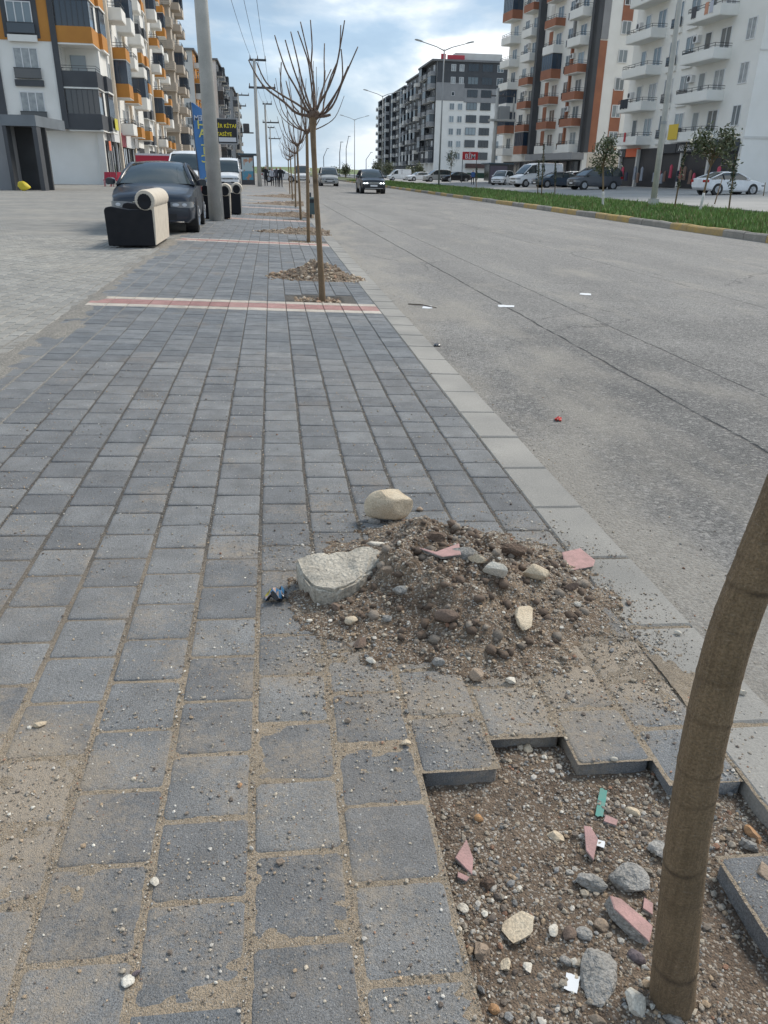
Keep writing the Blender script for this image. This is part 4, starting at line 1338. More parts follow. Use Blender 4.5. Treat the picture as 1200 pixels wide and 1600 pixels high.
for i, (u, v, kn, hg) in enumerate([(482, 377, 2.06, 1.25), (470, 343, 2.05, 1.2), (462, 324, 2.0, 1.1), (457, 312, 2.0, 1.1), (453, 303, 2.0, 1.05)]):
    b = hit(u, v)
    lab = ['third tree along the kerb, bare, first one behind the tall near tree', 'fourth bare tree along the kerb, beside the green litter bin', 'fifth bare tree in the row along the kerb', 'sixth bare tree in the row along the kerb', 'farthest bare tree at the end of the row along the kerb'][i]
    t = thing('street_tree', lab, 'tree', b, 0, 'bare pollarded street trees')
    lean = random.Random(i).uniform(-.06, .03)
    P = spline([(0, 0, -0.05), (lean*.3, 0, 0.7), (lean*.8, 0, 1.4), (lean, 0, kn-0.1), (lean, 0, kn)], 24)
    trunk_mesh(t, P, [0.038-0.010*min(1, k/20)+(0.016 if k > 21 else 0) for k in range(25)], 12, [], seed=i)
    pollard(t, P[-1], 0.04, 50+i, 18, hg)
# heaps of rubble beside the other trees
RUB = [((0.42, 0.325, 0.225), 3), ((0.31, 0.225, 0.15), 3), ((0.52, 0.43, 0.33), 2), ((0.20, 0.14, 0.095), 2), ((0.36, 0.235, 0.16), 1)]
def small_heap(label, u0, u1, v, hgt, depth, seed, n=420):
    a, b = hit(u0, v), hit(u1, v)
    c = (a+b)/2; w = (b-a).length
    root = thing('soil_heap', label, 'soil heap', (c.x, c.y, terrain(c.x)), 0, 'heaps of rubble beside the tree pits')
    def hf(x, y):
        r = (x/(w*0.40))**2+(y/(depth*0.5))**2
        return hgt*math.exp(-1.1*r)*(1+0.4*fbm(x, y, 5, seed, 3))-0.025
    heightfield('mound', -w*0.62, w*0.62, -depth*0.8, depth*0.8, 46, 40, hf, M_HEAP, root, lambda x, y: hf(x, y) < -0.016 or c.x+x > KX1)
    r = np.random.default_rng(seed)
    pts, sz = [], []
    while len(pts) < n:
        x, y = r.uniform(-.58, .58)*w, r.uniform(-.75, .75)*depth
        h = hf(x, y)
        if (h < -0.01 and r.random() > 0.1) or c.x+x > KX1: continue
        s = min(0.006+r.exponential(0.009), 0.045)
        pts.append((x, y, max(h, -0.01)+SLOPE*x+s*0.2)); sz.append(s)
    k = r.choice(5, n, p=np.array([w_ for _, w_ in RUB])/11)
    cc = np.array([c_ for c_, _ in RUB])[k]*r.uniform(.7, 1.2, (n, 1))
    o = pebbles('rubble', pts, sz, cc, M_PEB, root, seed, 0.75)
    o['kind'] = 'stuff'
small_heap('sandy heap of pale rubble right behind the tall near tree', 430, 556, 434, 0.21, 0.55, 5, 1300)
small_heap('flat heap of pale rubble at the third tree', 436, 520, 367, 0.15, 0.8, 6, 700)
small_heap('low heap of pale rubble at the fourth tree', 425, 492, 340, 0.15, 0.9, 7, 500)
small_heap('low heap of rubble at the fifth tree', 430, 482, 322, 0.18, 1.0, 8, 200)
small_heap('farthest low heap of rubble at the sixth tree', 434, 476, 310, 0.2, 1.0, 9, 150)
# broken stone filling the other open tree pits
for k, (a, b, c, d) in enumerate(PITS):
    pts, sz = [], []
    r = np.random.default_rng(90+k)
    while len(pts) < 520:
        x, y = r.uniform(a, b), r.uniform(c, d)
        s = min(0.008+r.exponential(0.010), 0.04)
        pts.append((x, y, SLOPE*x-0.045+s*0.3)); sz.append(s)
    kk = r.choice(5, 520, p=np.array([w_ for _, w_ in RUB])/11)
    cc = np.array([c_ for c_, _ in RUB])[kk]*r.uniform(.7, 1.2, (520, 1))
    o = pebbles('rubble', pts, sz, cc, M_PEB, None, 90+k, 0.75)
    stuff(o, 'broken pale stone filling the open pit of the ' + ['second', 'third', 'fourth'][k] + ' tree', 'rubble')

# ================================================================ BUILDINGS
M_WHITE = surf('render_white', (0.83, 0.815, 0.775), (0.77, 0.755, 0.71), 0.5, 0.85, 0, 60)
M_OFFW = surf('render_offwhite', (0.66, 0.65, 0.62), (0.60, 0.58, 0.54), 0.5, 0.85)
M_ORANGE = surf('render_orange', (0.52, 0.235, 0.05), (0.46, 0.20, 0.045), 0.7, 0.8)
M_ANTH = surf('anthracite', (0.075, 0.08, 0.088), (0.06, 0.063, 0.07), 0.6, 0.7)
M_GREYP = surf('panel_grey', (0.30, 0.30, 0.305), (0.26, 0.26, 0.265), 0.6, 0.75)
M_TERRA = surf('terracotta', (0.36, 0.15, 0.085), (0.30, 0.125, 0.075), 0.8, 0.8)
M_BEIGE = surf('beige_render', (0.50, 0.44, 0.37), (0.44, 0.38, 0.315), 0.6, 0.85)
M_PINKC = surf('cream_pilaster', (0.66, 0.58, 0.48), (0.60, 0.52, 0.42), 0.6, 0.85)
M_FRAME = plain('window_frame', (0.70, 0.70, 0.70), 0.4)
M_FRAMED = plain('window_frame_dark', (0.06, 0.063, 0.07), 0.4)
M_RAIL = plain('railing', (0.035, 0.037, 0.04), 0.45)
def glass(name, c, rough=0.08):
    t = NT(name)
    col = t.mix(t.n('ShaderNodeObjectInfo').outputs['Random'], c, tuple(min(1, x*2.6+0.02) for x in c))
    return t.fin(col, rough, None, 0.0, **{'Specular IOR Level': 0.9})
M_GLASS = glass('window_glass', (0.10, 0.12, 0.13))
M_GLASSD = glass('dark_glass', (0.012, 0.015, 0.019))
M_GLASSB = plain('blue_glass', (0.035, 0.055, 0.085), 0.12)
M_CURT = surf('curtained_glass', (0.42, 0.44, 0.44), (0.27, 0.29, 0.30), 2.5, 0.25)
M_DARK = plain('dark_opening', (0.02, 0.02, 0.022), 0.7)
M_ROOFG = surf('roof_grey', (0.20, 0.20, 0.205), None, 0.5)

class Facade:
    """builds in face coordinates: u along the face from the corner, z up, o outwards"""
    def __init__(s, name, label, loc, rz, side):
        s.root = thing(name, label, 'building', loc, rz, 'apartment blocks along the street')
        s.s = side
        s.cache = {}
    def pt(s, face, u, z, o):
        return (s.s*u, -o, z) if face == 'f' else (-s.s*o, u, z)
    def fbox(s, mb, face, u0, u1, z0, z1, o0, o1, mi=None):
        a, b = s.pt(face, u0, z0, o0), s.pt(face, u1, z1, o1)
        mb.box(min(a[0], b[0]), max(a[0], b[0]), min(a[1], b[1]), max(a[1], b[1]), min(z0, z1), max(z0, z1), mi)
    def panel(s, name, mat, boxes, smooth=False):
        mb = MB()
        for f, u0, u1, z0, z1, o0, o1 in boxes: s.fbox(mb, f, u0, u1, z0, z1, o0, o1)
        return mb.build(name, mat, s.root)
    def put(s, name, key, maker, face, u, z, o=0.0):
        if key not in s.cache: s.cache[key] = maker()
        me, kids = s.cache[key]
        rz = 0 if face == 'f' else (-math.pi/2 if s.s > 0 else math.pi/2)
        ob = link(name, me, s.root, s.pt(face, u, z, o), (0, 0, rz))
        for kn, km in kids: link(kn, km, ob)
        return ob
    def window(s, face, u, z, w, h, n=2, glass_m=None, frame=None, rail=False, sill=None, o=0.0):
        glass_m = glass_m or M_GLASS; frame = frame or M_FRAME
        def mk():
            mb = MB(); t = 0.07
            mb.box(-w/2, w/2, -0.06, 0.04, 0, t); mb.box(-w/2, w/2, -0.06, 0.04, h-t, h)
            for i in range(n+1):
                x = -w/2+i*(w-t)/n
                mb.box(x, x+t, -0.058, 0.04, t, h-t)
            g = MB(); g.box(-w/2+0.01, w/2-0.01, -0.025, 0.03, 0.02, h-0.02)
            kids = [('pane', g.mesh('pane', glass_m))]
            if rail:
                r = MB(); r.box(-w/2-0.08, w/2+0.08, -0.20, -0.17, 0.0, 0.62)
                kids.append(('railing', r.mesh('railing', M_GLASSD)))
                r = MB(); r.box(-w/2-0.1, w/2+0.1, -0.22, -0.15, 0.62, 0.67); r.box(-w/2-0.1, w/2+0.1, -0.22, -0.15, -0.04, 0.0)
                kids.append(('handrail', r.mesh('handrail', M_RAIL)))
            if sill:
                r = MB(); r.box(-w/2-0.15, w/2+0.15, -0.18, 0.0, -0.55, -0.12)
                kids.append(('sill', r.mesh('sill', sill)))
            return mb.mesh('window', frame), kids
        return s.put('window', ('w', w, h, n, glass_m.name, frame.name, rail, sill and sill.name), mk, face, u, z, o)
    def balcony(s, face, u, z, w, d, par, ph=0.95, glazed=None, fh=2.9, slab=None, rail=True, soffit=None):
        slab = slab or M_WHITE
        def mk():
            mb = MB()
            mb.box(-w/2, w/2, -d, 0.0, -0.16, 0.0)
            kids = []
            p = MB(); t = 0.12
            hp = ph*(0.8 if rail and not glazed else 1.0)
            p.box(-w/2-0.02, w/2+0.02, -d-0.02, -d+t, -0.10, hp)
            p.box(-w/2-0.02, -w/2+t, -d+t, 0.0, -0.10, hp); p.box(w/2-t, w/2+0.02, -d+t, 0.0, -0.10, hp)
            kids.append(('parapet', p.mesh('parapet', par)))
            if glazed:
                g = MB(); z1 = fh-0.28
                g.box(-w/2+0.03, w/2-0.03, -d+0.02, -d+0.05, hp, z1); g.box(-w/2+0.03, -w/2+0.06, -d+0.05, 0, hp, z1); g.box(w/2-0.06, w/2-0.03, -d+0.05, 0, hp, z1)
                kids.append(('glazing', g.mesh('glazing', glazed)))
                f = MB(); n = max(3, int(w/0.6))
                for i in range(n+1):
                    x = -w/2+0.02+i*(w-0.09)/n
                    f.box(x, x+0.05, -d, -d+0.019, hp, z1)
                nd = max(2, int(d/0.6))
                for sx in (-w/2+0.01, w/2-0.05):
                    for i in range(1, nd):
                        y = -d+i*d/nd
                        f.box(sx, sx+0.04, y, y+0.05, hp, z1)
                f.box(-w/2, w/2, -d-0.005, -d+0.06, hp-0.0, hp+0.07); f.box(-w/2, w/2, -d-0.005, 0, z1, z1+0.09)
                kids.append(('glazing_frame', f.mesh('glazing_frame', M_FRAMED)))
            elif rail:
                r = MB(); zt = ph+0.15
                for zz_ in (hp+0.12, zt):
                    r.box(-w/2, w/2, -d+0.02, -d+0.055, zz_, zz_+0.035); r.box(-w/2, -w/2+0.035, -d+0.055, 0, zz_, zz_+0.035); r.box(w/2-0.035, w/2, -d+0.055, 0, zz_, zz_+0.035)
                for x in (-w/2, -w/4, 0, w/4, w/2-0.035):
                    r.box(x, x+0.035, -d+0.021, -d+0.054, hp, zt)
                kids.append(('railing', r.mesh('railing', M_RAIL)))
            return mb.mesh('balcony', slab), kids
        return s.put('balcony', ('b', w, d, par.name, ph, glazed and glazed.name, fh, rail, slab.name), mk, face, u, z)
    def aircon(s, face, u, z):
        def mk():
            mb = MB(); mb.cbox(-0.4, 0.4, -0.32, 0, 0, 0.56, 0.03)
            f = MB(); f.cyl((-0.1, -0.325, 0.28), (-0.1, -0.335, 0.28), 0.22, n=14)
            return mb.mesh('air_conditioner', M_FRAME), [('fan', f.mesh('fan', M_ANTH))]
        return s.put('air_conditioner', 'ac', mk, face, u, z)

# ---- left: white block with orange upper storeys and dark pilasters (two similar blocks)
def orange_block(label, X, Y, pattern, front_w, side_len, nf, seed, seen_front=True):
    F = 2.9; G = 4.1
    top = G+nf*F
    b = Facade('apartment_block', label, (X, Y, 0.066), RAD(2.0), -1)
    r = random.Random(seed)
    bw = 2.5                                   # corner bay of balconies
    body = MB()
    b.fbox(body, 'f', 0, front_w, G, top, -side_len, -2.2)       # core set back behind the corner bay
    b.fbox(body, 'f', bw, front_w, G, top, -2.2, 0)
    b.fbox(body, 'f', 0.25, front_w, 0, G, -side_len, -0.9)
    b.fbox(body, 'f', -0.0, bw, top-0.2, top, -2.2, 0)
    body.build('wall', M_WHITE, b.root)
    b.panel('pilaster', M_ANTH, [('f', bw, bw+0.42, G-0.1, top, -1, 0.12)])
    b.panel('pilaster', M_ANTH, [('f', bw+4.35, bw+5.6, G-0.1, top, -1, 0.12)])
    b.panel('floor_band', M_ANTH, [('f', 0.2, front_w, G-0.16, G, 0.0, 0.10)])
    b.panel('cladding', M_ORANGE, [('f', bw+0.43, bw+4.34, G+2*F-0.1, top-0.2, 0.0, 0.05)])
    for fl in range(nf):
        z = G+fl*F
        u = bw+2.4
        if fl >= 2:
            b.panel('window_surround', M_ANTH, [('f', u-1.25, u+1.25, z+0.05, z+2.55, 0.05, 0.09)])
        b.window('f', u, z+0.35, 1.75, 2.0, 3, M_CURT if fl < 2 else M_GLASS, None, True, M_ANTH if fl < 2 else M_WHITE, 0.10 if fl >= 2 else 0.0)
        b.window('f', bw+8.2, z+0.45, 1.6, 1.8, 3)
        par, gl = pattern[fl % len(pattern)]
        # corner bay: balcony running round the corner
        b.balcony('f', bw/2, z+0.0, bw, 0.02, par, 0.95, gl, F) if False else None
        mb = MB(); mb.box(-bw, 0, -2.2, -0.0, -0.18, 0.0)
        def place(me_name, mbx, mat):
            o_ = mbx.build(me_name, mat, None); o_.parent = bal; return o_
        bal = link('balcony', mb.mesh('balcony', M_WHITE), b.root, (0, 2.2, z))
        p = MB(); p.box(-bw, 0.03, -2.23, -2.10, -0.12, 0.95); p.box(-0.10, 0.03, -2.10, 0.9, -0.12, 0.95); p.box(-0.10, 0.28, 0.9, 1.03, -0.12, 0.95); p.box(0.15, 0.28, 1.03, 3.6, -0.12, 0.95)
        place('parapet', p, par)
        e = MB(); e.box(-0.0, 0.33, 0.88, 3.65, -0.24, -0.122); e.box(-bw, 0.07, -2.27, 0.88, -0.24, -0.181)
        place('slab_edge', e, M_WHITE)
        if gl:
            g = MB(); g.box(-bw+0.05, -0.02, -2.17, -2.14, 0.95, F-0.3); g.box(-0.05, -0.02, -2.14, 0.9, 0.95, F-0.3); g.box(-0.02, 0.2, 0.92, 0.95, 0.95, F-0.3); 
            place('glazing', g, M_GLASSD)
            g = MB(); g.box(0.2, 0.23, 0.95, 3.5, 0.95, F-0.3)
            place('side_glazing', g, M_GLASSB)
            f = MB()
            for i in range(7):
                x = -bw+0.05+i*(bw-0.12)/6; f.box(x, x+0.05, -2.20, -2.171, 0.95, F-0.3)
            f.box(-bw, 0.0, -2.21, -2.10, F-0.3, F-0.2)
            place('glazing_frame', f, M_FRAMED)
            f = MB()
            for i in range(5): f.box(0.231, 0.25, 0.95+i*0.63, 1.0+i*0.63, 0.95, F-0.3)
            f.box(0.20, 0.26, 0.93, 3.55, F-0.3, F-0.2)
            place('side_glazing_frame', f, M_FRAMED)
        else:
            f = MB()
            for zz_ in (1.12, 1.28): f.box(-bw, 0.0, -2.18, -2.15, zz_, zz_+0.03); f.box(-0.04, -0.01, -2.15, 0.9, zz_, zz_+0.03)
            for i in range(5): f.box(-bw+i*bw/4.05, -bw+i*bw/4.05+0.03, -2.179, -2.151, 0.95, 1.12)
            place('railing', f, M_RAIL)
            d = MB(); d.box(-bw+0.35, -bw+1.5, -0.05, 0.0, 0.02, 2.2)
            place('balcony_door', d, M_GLASS)
        # street side
        b.window('s', 6.9, z+0.55, 0.9, 1.7, 1, M_GLASS)
        for k, u2 in enumerate((10.2, 16.4, 24.0)):
            if u2 > side_len-2: continue
            pr, g2 = pattern[(fl+k+1) % len(pattern)]
            if pr is M_ANTH: pr = M_WHITE
            b.balcony('s', u2, z, 2.7, 1.25, pr if (fl+k) % 3 else M_WHITE, 0.95, M_GLASSB if (fl+2*k) % 4 == 1 else None, F)
            b.window('s', u2-0.4, z+0.1, 1.1, 2.1, 2)
        for u2 in (13.4, 20.0):
            if u2 < side_len-1: b.window('s', u2, z+0.6, 1.2, 1.5, 2, M_CURT if fl % 2 else M_GLASS, None, True)
    b.panel('pilaster', M_PINKC, [('s', 7.9, 8.6, 0.2, top, 0.0, 0.22)])
    b.panel('drain_pipe', M_FRAME, [('s', 5.9, 6.05, 0.2, top, 0.0, 0.12)])
    b.panel('pilaster', M_PINKC, [('s', 18.0, 18.7, 0.2, top, 0.0, 0.22)])
    b.panel('roof', M_ROOFG, [('f', -0.4, front_w, top, top+0.35, -side_len, 0.4)])
    # shops at street level
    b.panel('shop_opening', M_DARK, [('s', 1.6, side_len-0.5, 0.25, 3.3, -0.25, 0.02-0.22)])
    for i, (u0, wd) in enumerate(((1.8, 1.5), (3.6, 2.3), (6.3, 1.5), (8.2, 2.6), (11.4, 2.4), (14.6, 2.6), (18.0, 2.6), (21.5, 2.4))):
        if u0+wd < side_len: b.window('s', u0+wd/2, 0.3, wd, 2.7, 2, M_CURT if i % 3 == 0 else M_GLASSD, M_FRAMED, False, None, -0.15)
    return b
pat1 = [(M_ANTH, True), (M_ANTH, False), (M_ORANGE, True), (M_ORANGE, True), (M_ORANGE, False), (M_ANTH, True)]
pA = at(174, 250, 71)
b1 = orange_block('white apartment block with orange upper storeys, nearest on the left beside the dark shed', pA.x, 69.0, pat1, 16, 30, 8, 1)
cl = MB(); b1.fbox(cl, 's', 1.9, 2.9, 2.55, 3.25, 0.03, 0.06); cl.build('shop_poster', plain('poster_orange', (0.75, 0.18, 0.08), 0.5), b1.root)
sg = b1.panel('shop_sign', plain('sign_white', (0.72, 0.71, 0.70), 0.5), [('s', 3.6, 6.6, 3.25, 4.25, 0.05, 0.30)])
sg = b1.panel('shop_sign', plain('sign_red', (0.55, 0.06, 0.09), 0.5), [('s', 8.5, 11.0, 3.0, 4.1, 0.05, 0.25)])
sg = b1.panel('shop_sign', plain('sign_white', (0.72, 0.71, 0.70), 0.5), [('s', 11.2, 17.0, 3.0, 4.2, 0.05, 0.25)])
sg = b1.panel('shop_sign', M_GREYP, [('s', 17.2, 20.0, 3.1, 4.4, 0.05, 0.25)])
yb = b1.panel('advert_board', plain('advert_yellow', (0.62, 0.55, 0.06), 0.6), [('s', 3.9, 5.6, 4.15, 5.0, 0.40, 0.44)])
b1.panel('column', M_OFFW, [('f', 0.1, 0.55, 0, 4.0, -0.95, -0.45)])
b1.panel('column', M_GREYP, [('s', 3.2, 3.6, 0, 4.0, -0.4, 0.0)])
pat2 = [(M_ANTH, False), (M_ANTH, False), (M_ORANGE, True), (M_ORANGE, False), (M_ANTH, False), (M_ORANGE, False)]
pA2 = at(240, 250, 109)
b2 = orange_block('second white and orange apartment block with dark pilaster, behind the red awning', pA2.x, 107, pat2, 8, 26, 9, 2)
# beige block with ribbed balconies
def beige_block():
    X = at(284, 250, 142).x
    F = 2.9
    b = Facade('apartment_block', 'beige apartment block with ribbed balcony fronts behind the blue banner', (X, 140, 0.066), RAD(1), -1)
    nf = 11; top = 4+nf*F
    mb = MB(); b.fbox(mb, 'f', 0, 9, 0, top, -17, -1.4); b.fbox(mb, 'f', 2.8, 9, 0, top, -1.4, 0); mb.build('wall', M_BEIGE, b.root)
    b.panel('roof', M_ROOFG, [('f', -0.3, 9, top, top+0.3, -17, 0.3)])
    for fl in range(nf):
        z = 4+fl*F
        m = MB(); b.fbox(m, 'f', -0.25, 2.8, -0.2, 0, -2.6, 0); bal = m.build('balcony', M_BEIGE, b.root); bal.location = (0, 0, z)
        m = MB()
        for k in range(4):
            b.fbox(m, 'f', -0.30, 2.8, 0.02+k*0.26, 0.22+k*0.26, -0.1, 0.06)
            b.fbox(m, 's', 0.1, 2.6, 0.02+k*0.26, 0.22+k*0.26, 0.18, 0.32)
        p = m.build('parapet', M_BEIGE, None); p.parent = bal
        b.window('f', 1.2, z+0.3, 1.1, 1.9, 2, M_GLASS, None, False, None, -1.4)
        for k, u2 in enumerate((6.0, 12.0)):
            b.balcony('s', u2, z, 3.0, 1.3, M_BEIGE, 1.0, M_GLASSB if (fl+k) % 4 == 0 else None, F, M_BEIGE)
            b.window('s', u2+2.4, z+0.7, 1.1, 1.5, 2)
beige_block()
# dark towers farther down the left side
def tower(label, X, Y, W, L, nf, m_front, m_side, m_par, side=-1, F=2.95, glz=3, rz=0.0, top_extra=None, z0=0.0, bal_n=4):
    b = Facade('apartment_block', label, (X, Y, z0), rz, side)
    top = 3.6+nf*F
    mb = MB(); b.fbox(mb, 'f', 0, W, 0, top, -L, 0); mb.build('wall', m_front, b.root)
    b.panel('side_cladding', m_side, [('s', 0.02, L, 3.5, top+0.02, 0, 0.06)])
    b.panel('roof', M_ROOFG, [('f', -0.5, W+0.2, top+0.03, top+0.4, -L, 0.5)])
    for fl in range(nf):
        z = 3.6+fl*F
        for k in range(bal_n):
            u2 = 2.2+k*(L-4)/max(1, bal_n-1)
            b.balcony('s', u2, z, 3.2, 1.3, m_par[(fl+k) % len(m_par)], 0.95, M_GLASSD if (fl*3+k*2) % glz == 0 else None, F)
            b.window('s', u2, z+0.3, 1.8, 1.9, 2, M_GLASSD, None, False, None, 0.06)
        n = int(W/2.6)
        for k in range(n): b.window('f', 1.5+k*2.6, z+0.7, 1.2, 1.4, 2)
    return b
tower('dark grey tower with white front far down the left side', at(348, 270, 205).x, 205, 7, 34, 7, M_WHITE, M_ANTH, [M_ANTH, M_GREYP], -1, glz=4)
tower('farthest dark tower on the left side, behind the transformer pole', at(370, 268, 270).x, 270, 5, 40, 7, M_GREYP, M_ANTH, [M_GREYP, M_BEIGE], -1, glz=5)
tower('orange-topped tower between the beige block and the lamp-grey pole', at(314, 268, 190).x, 190, 8, 26, 7, M_OFFW, M_ORANGE, [M_OFFW, M_ORANGE], -1, glz=4)

# ---- right: white block with corner balconies over clothes shops
def white_block():
    P = at(1147, 297, 62)
    X, Y = P.x, 62
    F = 2.95; G = 3.9
    b = Facade('apartment_block', 'white apartment block with long balconies over clothes shops at the right edge', (X, Y, 0.42), RAD(2.0), 1)
    nf = 8; top = G+nf*F; L = 21.4; W = 18
    mb = MB(); b.fbox(mb, 'f', 0, W, 0, top, -L, 0); mb.build('wall', M_WHITE, b.root)
    b.panel('string_course', M_OFFW, [('f', -0.05, W, G-0.1, G+0.08, 0, 0.05)])
    for k in (2, 4, 6): b.panel('string_course', M_OFFW, [('f', -0.05, W, G+k*F-0.06, G+k*F+0.06, 0, 0.04)])
    b.panel('roof', M_ROOFG, [('f', -0.4, W+0.4, top, top+0.3, -L, 0.4)])
    for fl in range(nf):
        z = G+fl*F
        b.window('s', 1.6, z+0.85, 1.15, 1.5, 2, M_CURT if fl % 3 else M_GLASS)
        # near balcony group
        b.balcony('s', 6.4, z, 5.0, 1.5, M_WHITE, 0.75, None, F)
        b.window('s', 5.0, z+0.05, 1.5, 2.15, 2, M_CURT if fl % 2 else M_GLASS)
        b.window('s', 7.6, z+0.05, 1.0, 2.15, 1)
        b.window('s', 10.4, z+0.4, 1.5, 1.9, 2, M_GLASS, None, True, M_WHITE)
        b.window('s', 13.2, z+0.4, 1.5, 1.9, 2, M_GLASS, None, True, M_WHITE)
        b.balcony('s', 17.6, z, 5.0, 1.5, M_WHITE, 0.75, None, F)
        b.window('s', 16.2, z+0.05, 1.5, 2.15, 2)
        b.window('s', 18.9, z+0.05, 1.0, 2.15, 1)
        if fl in (1, 2, 4): b.aircon('s', 9.2, z+1.6)
        if fl in (1, 3): b.aircon('s', 20.4, z+1.2)
    # laundry on the rail
    for (fl, u, w, c) in ((3, 5.0, 0.5, (0.55, 0.56, 0.62)), (3, 5.7, 0.5, (0.62, 0.32, 0.22)), (3, 7.5, 0.7, (0.10, 0.10, 0.11)), (4, 17.0, 0.8, (0.05, 0.055, 0.07)), (1, 17.9, 1.6, (0.04, 0.045, 0.055)), (0, 17.4, 0.4, (0.5, 0.08, 0.09))):
        m = MB()
        for i in range(5):
            a_, b_ = u+w*i/5, u+w*(i+1)/5
            b.fbox(m, 's', a_, b_, G+fl*F+0.15+0.05*(i % 2), G+fl*F+0.98, 1.54+0.02*(i % 2), 1.56+0.02*(i % 2))
        m.build('laundry', plain('cloth_%d_%d' % (fl, int(u*10)), c, 0.9), b.root)
    # shops
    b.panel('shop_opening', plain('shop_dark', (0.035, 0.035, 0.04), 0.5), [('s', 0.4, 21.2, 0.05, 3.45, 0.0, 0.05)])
    for u in (3.9, 8.4, 12.6, 16.8, 20.6): b.panel('pillar', M_OFFW, [('s', u, u+0.28, 0, 3.4, 0.05, 0.35)])
    b.panel('awning', M_ANTH, [('s', 0.3, 4.0, 2.95, 3.75, 0.06, 0.55)])
    b.panel('shop_sign', plain('sign_navy', (0.02, 0.028, 0.04), 0.4), [('s', 4.9, 9.3, 2.95, 3.85, 0.06, 0.45)])
    text_mesh('lettering', 'ASLEGEN', 0.62, plain('letter_white', (0.8, 0.8, 0.8), 0.5), b.root, (-0.46, 8.9, 3.12), (RAD(90), 0, RAD(-90)), 0.01, bold=0.012)
    b.panel('shop_sign', plain('sign_navy', (0.02, 0.028, 0.04), 0.4), [('s', 9.5, 12.4, 2.95, 3.7, 0.06, 0.4)])
    b.panel('shop_sign', plain('sign_orange', (0.72, 0.13, 0.04), 0.5), [('s', 16.9, 19.4, 2.75, 3.5, 0.06, 0.35)])
    b.panel('shop_sign', M_ANTH, [('s', 19.5, 21.3, 2.75, 3.5, 0.06, 0.35)])
    text_mesh('lettering', 'LI', 0.6, plain('letter_white', (0.8, 0.8, 0.8), 0.5), b.root, (-0.36, 20.7, 2.88), (RAD(90), 0, RAD(-90)), 0.01, bold=0.012)
    b.panel('advert_banner', plain('advert_gold', (0.68, 0.48, 0.05), 0.6), [('s', 7.4, 9.0, 3.95, 5.15, 1.6, 1.63)])
    rr = random.Random(8)
    cols = [(0.30, 0.04, 0.06), (0.05, 0.05, 0.08), (0.35, 0.28, 0.24), (0.12, 0.10, 0.14), (0.42, 0.20, 0.10), (0.28, 0.30, 0.34), (0.5, 0.08, 0.12), (0.2, 0.13, 0.1)]
    u = 1.0
    while u < 20.6:
        w = rr.uniform(0.25, 0.5)
        if all(abs(u-q) > 0.5 for q in (3.9, 8.4, 12.6, 16.8, 20.6)) and rr.random() < 0.75:
            h = rr.uniform(0.8, 1.25); z0 = rr.uniform(0.35, 0.9)
            m = MB()
            P_ = b.pt('s', u, 0, 0.75)
            m.rings([[(P_[0]+k*math.cos(t)*0.13, P_[1]+k*math.sin(t)*w*0.5, z) for t in [q*math.pi/4 for q in range(8)]] for z, k in ((z0, 1.1), (z0+h*0.5, 0.9), (z0+h*0.85, 1.0), (z0+h, 0.4))])
            m.build('hanging_garment', plain('garment_%d' % rr.randrange(8), cols[rr.randrange(8)], 0.9), b.root, smooth=60)
        u += w+rr.uniform(0.05, 0.5)
white_block()
